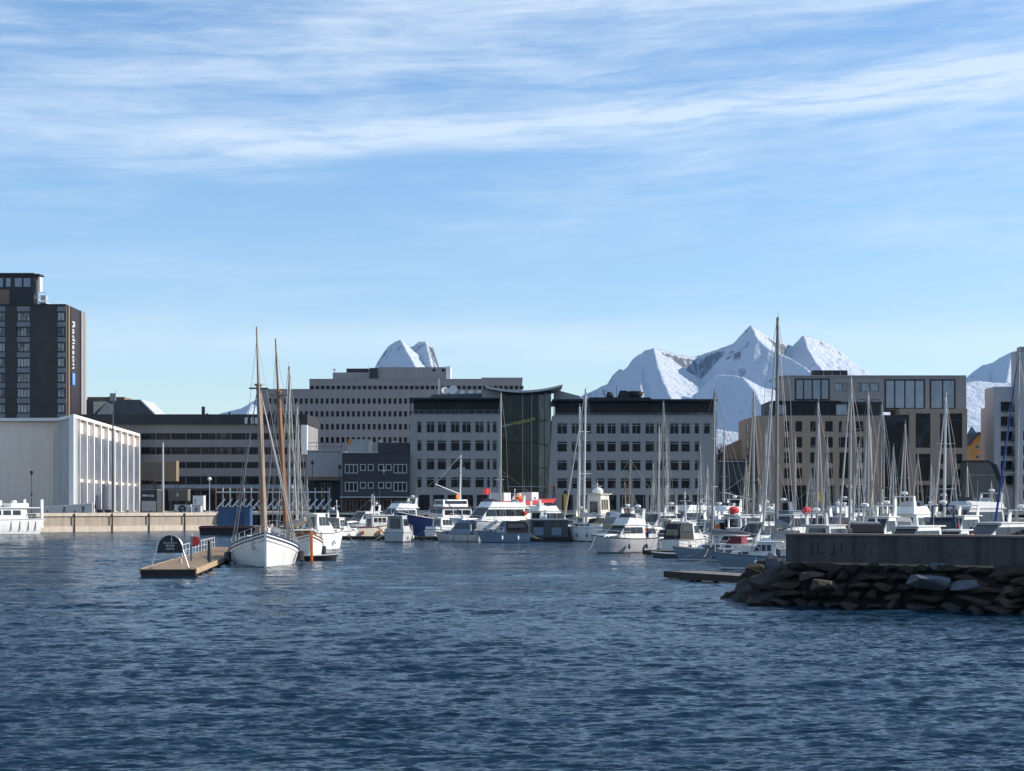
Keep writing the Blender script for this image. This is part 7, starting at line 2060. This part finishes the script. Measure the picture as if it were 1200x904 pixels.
# ------------------------------------------------------------------ people on the promenade
def skin_piece(name, verts, edges, radii, m, parent, sub=1):
    me = bpy.data.meshes.new(name)
    me.from_pydata(verts, edges, [])
    me.materials.append(m)
    o = link(name, me, parent)
    sk = o.modifiers.new('skin', 'SKIN')
    for i, r in enumerate(radii): me.skin_vertices[0].data[i].radius = (r, r * .85) if r > .09 else (r, r)
    me.skin_vertices[0].data[0].use_root = True
    sk.use_smooth_shade = True
    o.modifiers.new('smooth', 'SUBSURF').levels = sub
    o.modifiers['smooth'].render_levels = sub
    return o
def person(label, px, Y, hdg, stride=.18, top='cloth1', legs='cloth2', z=QZ):
    t = thing('person', label, 'person', (PX(px, Y), Y, z), hdg, 'people on the quay')
    H = 1.75
    s = stride
    V = [(0, 0, .95), (0, 0, 1.18), (0, 0, 1.42), (0, 0, 1.54), (0.02, 0, 1.63), (.02, 0, 1.72),
         (0, .10, .92), (s, .10, .50), (s * .9, .10, .09), (s * .9 + .16, .10, .04),
         (0, -.10, .92), (-s * .4, -.10, .50), (-s * 1.6, -.10, .10), (-s * 1.6 + .15, -.10, .04),
         (0, .20, 1.42), (-.06, .25, 1.14), (.06, .23, .92), (0, -.20, 1.42), (.02, -.25, 1.14), (.12, -.22, .92)]
    E = [(0, 1), (1, 2), (2, 3), (3, 4), (4, 5), (0, 6), (6, 7), (7, 8), (8, 9), (0, 10), (10, 11), (11, 12), (12, 13), (2, 14), (14, 15), (15, 16), (2, 17), (17, 18), (18, 19)]
    rad = [.14, .13, .14, .055, .085, .075, .09, .065, .045, .04, .09, .065, .045, .04, .065, .05, .04, .065, .05, .04]
    skin_piece('body', V, E, rad, M['skin'], t)
    jt = [V[i] for i in (0, 1, 2, 14, 15, 16, 17, 18, 19)]
    skin_piece('jacket', jt, [(0, 1), (1, 2), (2, 3), (3, 4), (4, 5), (2, 6), (6, 7), (7, 8)], [.18, .17, .175, .09, .07, .06, .09, .07, .06], M[top], t)
    lg = [V[i] for i in (0, 6, 7, 8, 10, 11, 12)]
    skin_piece('trousers', lg, [(0, 1), (1, 2), (2, 3), (0, 4), (4, 5), (5, 6)], [.165, .115, .085, .07, .115, .085, .07], M[legs], t)
    b = MB(); b.ball((.0, 0, 1.70), (.105, .095, .09), 10); b.build('hair', M['hair'], t, smooth=True)
    for q in (9, 13):
        f = V[q]; b = MB(); b.box(f[0] - .20, f[1] - .05, 0.0, f[0] + .06, f[1] + .05, .10); b.build('shoe', M['black'], t)
    return t
person('person in dark jacket walking by the low ramp wall, the left one', 75.5, 317, 175, .20)
person('person in black standing by the low ramp wall, the right one', 97.5, 320, 90, .05, 'black', 'black')

# ------------------------------------------------------------------ bare tree in the gap
def bare_tree():
    r2 = random.Random(4)
    for i, (px, pyt, Y, lab) in enumerate(((846, 506, 372, 'bare brown tree left of the brown block, the left one'), (860, 502, 376, 'bare brown tree close to the splayed brown wall, the right one'))):
        t = thing('bare_tree', lab, 'tree', (PX(px, Y), Y, QZ), 0, 'bare trees by the boathouse')
        H = PZ(pyt, Y) - QZ
        tr, tw = MB(), MB()
        def grow(p, d, ln, r, lv):
            q = p + d * ln
            (tr if lv < 2 else tw).tube(p, q, max(r, .035), max(r * .68, .03), 5 if lv < 2 else 4)
            if lv >= 6: return
            for k in range(3 if lv else 5):
                nd = (d + Vector((r2.gauss(0, .38), r2.gauss(0, .38), r2.gauss(.12, .22)))).normalized()
                grow(p + d * ln * r2.uniform(.55, 1.0), nd, ln * r2.uniform(.62, .82), r * .62, lv + 1)
        grow(Vector((0, 0, 0)), Vector((0, 0, 1)), H * .30, .22, 0)
        tr.build('trunk', M['twig'], t); tw.build('crown', M['twig'], t)
bare_tree()

# ------------------------------------------------------------------ breakwater with its seawall
def breakwater():
    # seawall
    p0, p1 = Vector((PX(921, 90.0), 90.0)), Vector((PX(1290, 81), 81.0))
    d = (p1 - p0); L = d.length; yaw = math.degrees(math.atan2(d.y, d.x))
    t = thing('seawall', 'dark grey concrete seawall with faded strokes of paint on the breakwater', 'seawall', (p0.x, p0.y, 0), yaw)
    b = MB(); b.prism([(0, 2.18), (L, 2.18), (L, 3.58), (0, 3.58)], 0, .75); b.build('wall', M['seawall'], t)
    c = MB(); k = -.05
    while k < L: c.box(k, -.07, 3.583, min(k + 5.97, L), .86, 3.68); k += 6.0
    c.build('coping', M['seacap'], t)
    k = 6.0
    while k < L - 1:                             # formwork joints
        b = MB(); b.box(k - .02, -.004, 2.19, k + .02, .02, 3.575); b.build('wall_joint', M['stain'], t); k += 6.0
    # faded painted strokes, as on the photographed wall
    def s(px, py): # wall coordinates of a picture point
        Y = 90.0
        for _ in range(4): Y = p0.y + (PX(px, Y) - p0.x) * d.y / d.x
        return (Vector((PX(px, Y), Y)) - p0).length, PZ(py, Y)
    strokes = [((951.5, 636), (951.5, 648.5)), ((949.5, 648.6), (953, 648.6)), ((958.5, 636), (958.5, 648.5)), ((961, 649), (966, 649)), ((965.6, 645), (965.6, 649)), ((972, 650), (980, 650)), ((977.6, 636), (977.6, 650)), ((982, 645), (982, 648)), ((986.4, 636), (986.4, 650)), ((999.8, 640), (999.3, 652)), ((999.8, 640), (1002, 635.5)), ((1014.2, 636), (1014.2, 643)), ((1020, 644), (1020, 652.5))]
    for a_, c_ in strokes:
        (xa, za), (xb, zb) = s(*a_), s(*c_)
        w = .045 if abs(xa - xb) < .15 else .04
        b = MB()
        if abs(xa - xb) < .15: b.prism([(xa - w, za), (xb - w, zb), (xb + w, zb), (xa + w, za)], -.006, -.002)
        else: b.prism([(xa, za - w), (xb, zb - w), (xb, zb + w), (xa, za + w)], -.006, -.002)
        b.build('paint_stroke', M['stain'], t)
    # near-black rubble core under and between the stones
    core = MB()
    n = 24
    front, top, back = [], [], []
    for i in range(n + 1):
        f = i / n
        p = p0 + d * f
        front.append((p.x - .4 * (1 - f), p.y - 2.7, -1.4)); top.append((p.x, p.y - .5, 1.75)); back.append((p.x, p.y + 1.4, 2.2))
    for i in range(n):
        core.quad(front[i], front[i + 1], top[i + 1], top[i]); core.quad(top[i], top[i + 1], back[i + 1], back[i])
    tip = (p0.x - 5.2, p0.y + 1.5, -1.4)
    bk = [(p.x, p.y + 9, -1.4) for p in (p0 + d * (i / n) for i in range(n + 1))]
    core.poly([front[0], top[0], tip]); core.poly([top[0], back[0], tip]); core.poly([back[0], bk[0], tip])
    for i in range(n): core.quad(back[i], back[i + 1], bk[i + 1], bk[i])
    dark = mat('dark_rubble', (.007, .006, .005), .8, var=.4, scale=1.5, bump=.6, bscale=2.0)
    structure(core.build('rubble_bank', dark))
    # boulders
    stones = [mat('boulder_dark', (.0165, .0105, .006), .85, var=.5, scale=1.3, bump=.8, bscale=3.5, rand=.7),
              mat('boulder_pale', (.085, .098, .12), .85, var=.4, scale=1.6, bump=.8, bscale=4.0),
              mat('boulder_wet', (.008, .006, .005), .6, var=.4, scale=1.3, bump=.8, bscale=3.5),
              mat('boulder_tan', (.055, .045, .034), .85, var=.4, scale=1.6, bump=.8, bscale=4.0)]
    rs = np.random.RandomState(21)
    shapes = []
    import bmesh
    for k in range(9):
        bb = bmesh.new(); bmesh.ops.create_icosphere(bb, subdivisions=4, radius=1.0)
        P = np.array([v.co[:] for v in bb.verts])
        P = np.sign(P) * np.abs(P) ** .60
        P = P / np.abs(P).max(0)
        for _ in range(15):                       # split faces: plane cuts
            nn = rs.normal(0, 1, 3); nn /= np.linalg.norm(nn); off = rs.uniform(.50, .90)
            e = P @ nn - off; P = np.where((e > 0)[:, None], P - nn[None] * e[:, None], P)
        rough = fbm(P[:, 0] * 2.1 + k * 7 + P[:, 2], P[:, 1] * 2.1 + P[:, 2] * 1.7, 5, .55) - .5
        P = P * (1 + .07 * rough)[:, None]
        for v, c in zip(bb.verts, P): v.co = c
        me = bpy.data.meshes.new('boulder'); bb.to_mesh(me); bb.free()
        shapes.append(me)
    variants = {}
    def boulder(x, y, z, sx, sy, sz, rx, ry, rz, kind, label):
        k = rs.randint(len(shapes))
        if (k, kind) not in variants:
            me = shapes[k].copy(); me.materials.clear(); me.materials.append(stones[kind]); variants[(k, kind)] = me
        o = link('boulder', variants[(k, kind)], None, (x, y, z), None, (rx, ry, rz))
        o.scale = (sx, sy, sz)
        tag(o, label, 'boulder', 'boulders of the breakwater')
    common = 'rough dark boulder piled among others in the breakwater slope'
    wet = 'dark wet boulder at the waterline of the breakwater'
    for row in range(5):                          # courses from the waterline up to the wall foot
        z = .10 + row * .47
        back = 2.35 - row * .44
        x = -2.5 + .5 * row + rs.uniform(0, 1) if row < 4 else .2
        while x < L + 1:
            w = rs.choice([rs.uniform(.6, 1.1), rs.uniform(1.1, 2.4)])
            f = (x + w / 2) / L
            p = p0 + d * f
            hh = rs.uniform(.22, .33)
            boulder(p.x, p.y - back + rs.uniform(-.15, .15), z + rs.uniform(-.06, .06), w * .53, rs.uniform(.5, .75), hh * 1.02, rs.normal(0, .12), rs.normal(0, .10), rs.normal(0, .16) + R(yaw), 2 if row == 0 else 0, wet if row == 0 else common)
            x += w * 1.03
    # rounded end of the pile
    tip_spots = [(858, 703, 92.5, .7, .45), (866, 699, 92, .9, .6), (875, 690, 92.5, .9, .7), (872, 705, 90.5, .9, .5), (884, 684, 93, .85, .7), (886, 698, 90.5, 1.0, .6), (880, 674, 94, .9, .7), (893, 668, 94.2, .9, .6), (897, 690, 90.2, .95, .65), (889, 707, 89, 1.0, .5), (904, 704, 88.5, 1.0, .5), (905, 676, 91.5, .9, .6), (893, 680, 92.3, .8, .6), (908, 664, 93, .9, .5), (912, 690, 89.8, .9, .6), (901, 661, 95, .9, .5)]
    for px, py, Y, s_, h_ in tip_spots:
        boulder(PX(px, Y), Y, PZ(py, Y), s_, s_ * .9, h_ * .75, rs.uniform(-.3, .3), rs.uniform(-.3, .3), rs.uniform(0, 3), 0, 'dark boulder at the rounded left tip of the breakwater')
    # the stones that stand out
    sp = [(909, 668.5, 90.6, .62, .35, .98, 0, -.62, .1, 1, 'pale blue grey slab tilted on edge below the seawall corner'),
          (1082, 680.5, 84.0, 1.30, .8, .50, 0, .05, -.1, 1, 'biggest pale grey boulder in the middle of the breakwater slope'),
          (1132, 685, 83.4, .95, .7, .30, 0, -.1, .1, 1, 'flat pale grey boulder right of the biggest pale one'),
          (948, 676, 87.2, .95, .6, .38, 0, -.08, .1, 3, 'brownish flat boulder below the painted strokes'),
          (1184, 692, 82.4, .75, .6, .34, .1, -.25, .3, 3, 'tan sunlit boulder near the right edge of the breakwater'),
          (1182, 708, 81.8, .85, .6, .30, .1, .3, .2, 3, 'lowest tan boulder near the right edge, at the water'),
          (1098, 663.5, 85.2, .7, .6, .26, 0, .05, 0, 1, 'small pale boulder tucked under the seawall'),
          (965, 686, 86.0, .8, .6, .42, 0, .1, .2, 3, 'brownish round boulder in the second course under the strokes'),
          (1180, 665, 83.6, 1.2, .7, .20, 0, .02, 0, 3, 'long tan ledge stone against the seawall foot at the right')]
    for px, py, Y, sx, sy, sz, rx, ry, rz, kd, lab in sp:
        boulder(PX(px, Y), Y, PZ(py, Y), sx, sy, sz, rx, ry, rz, kd, lab)
breakwater()
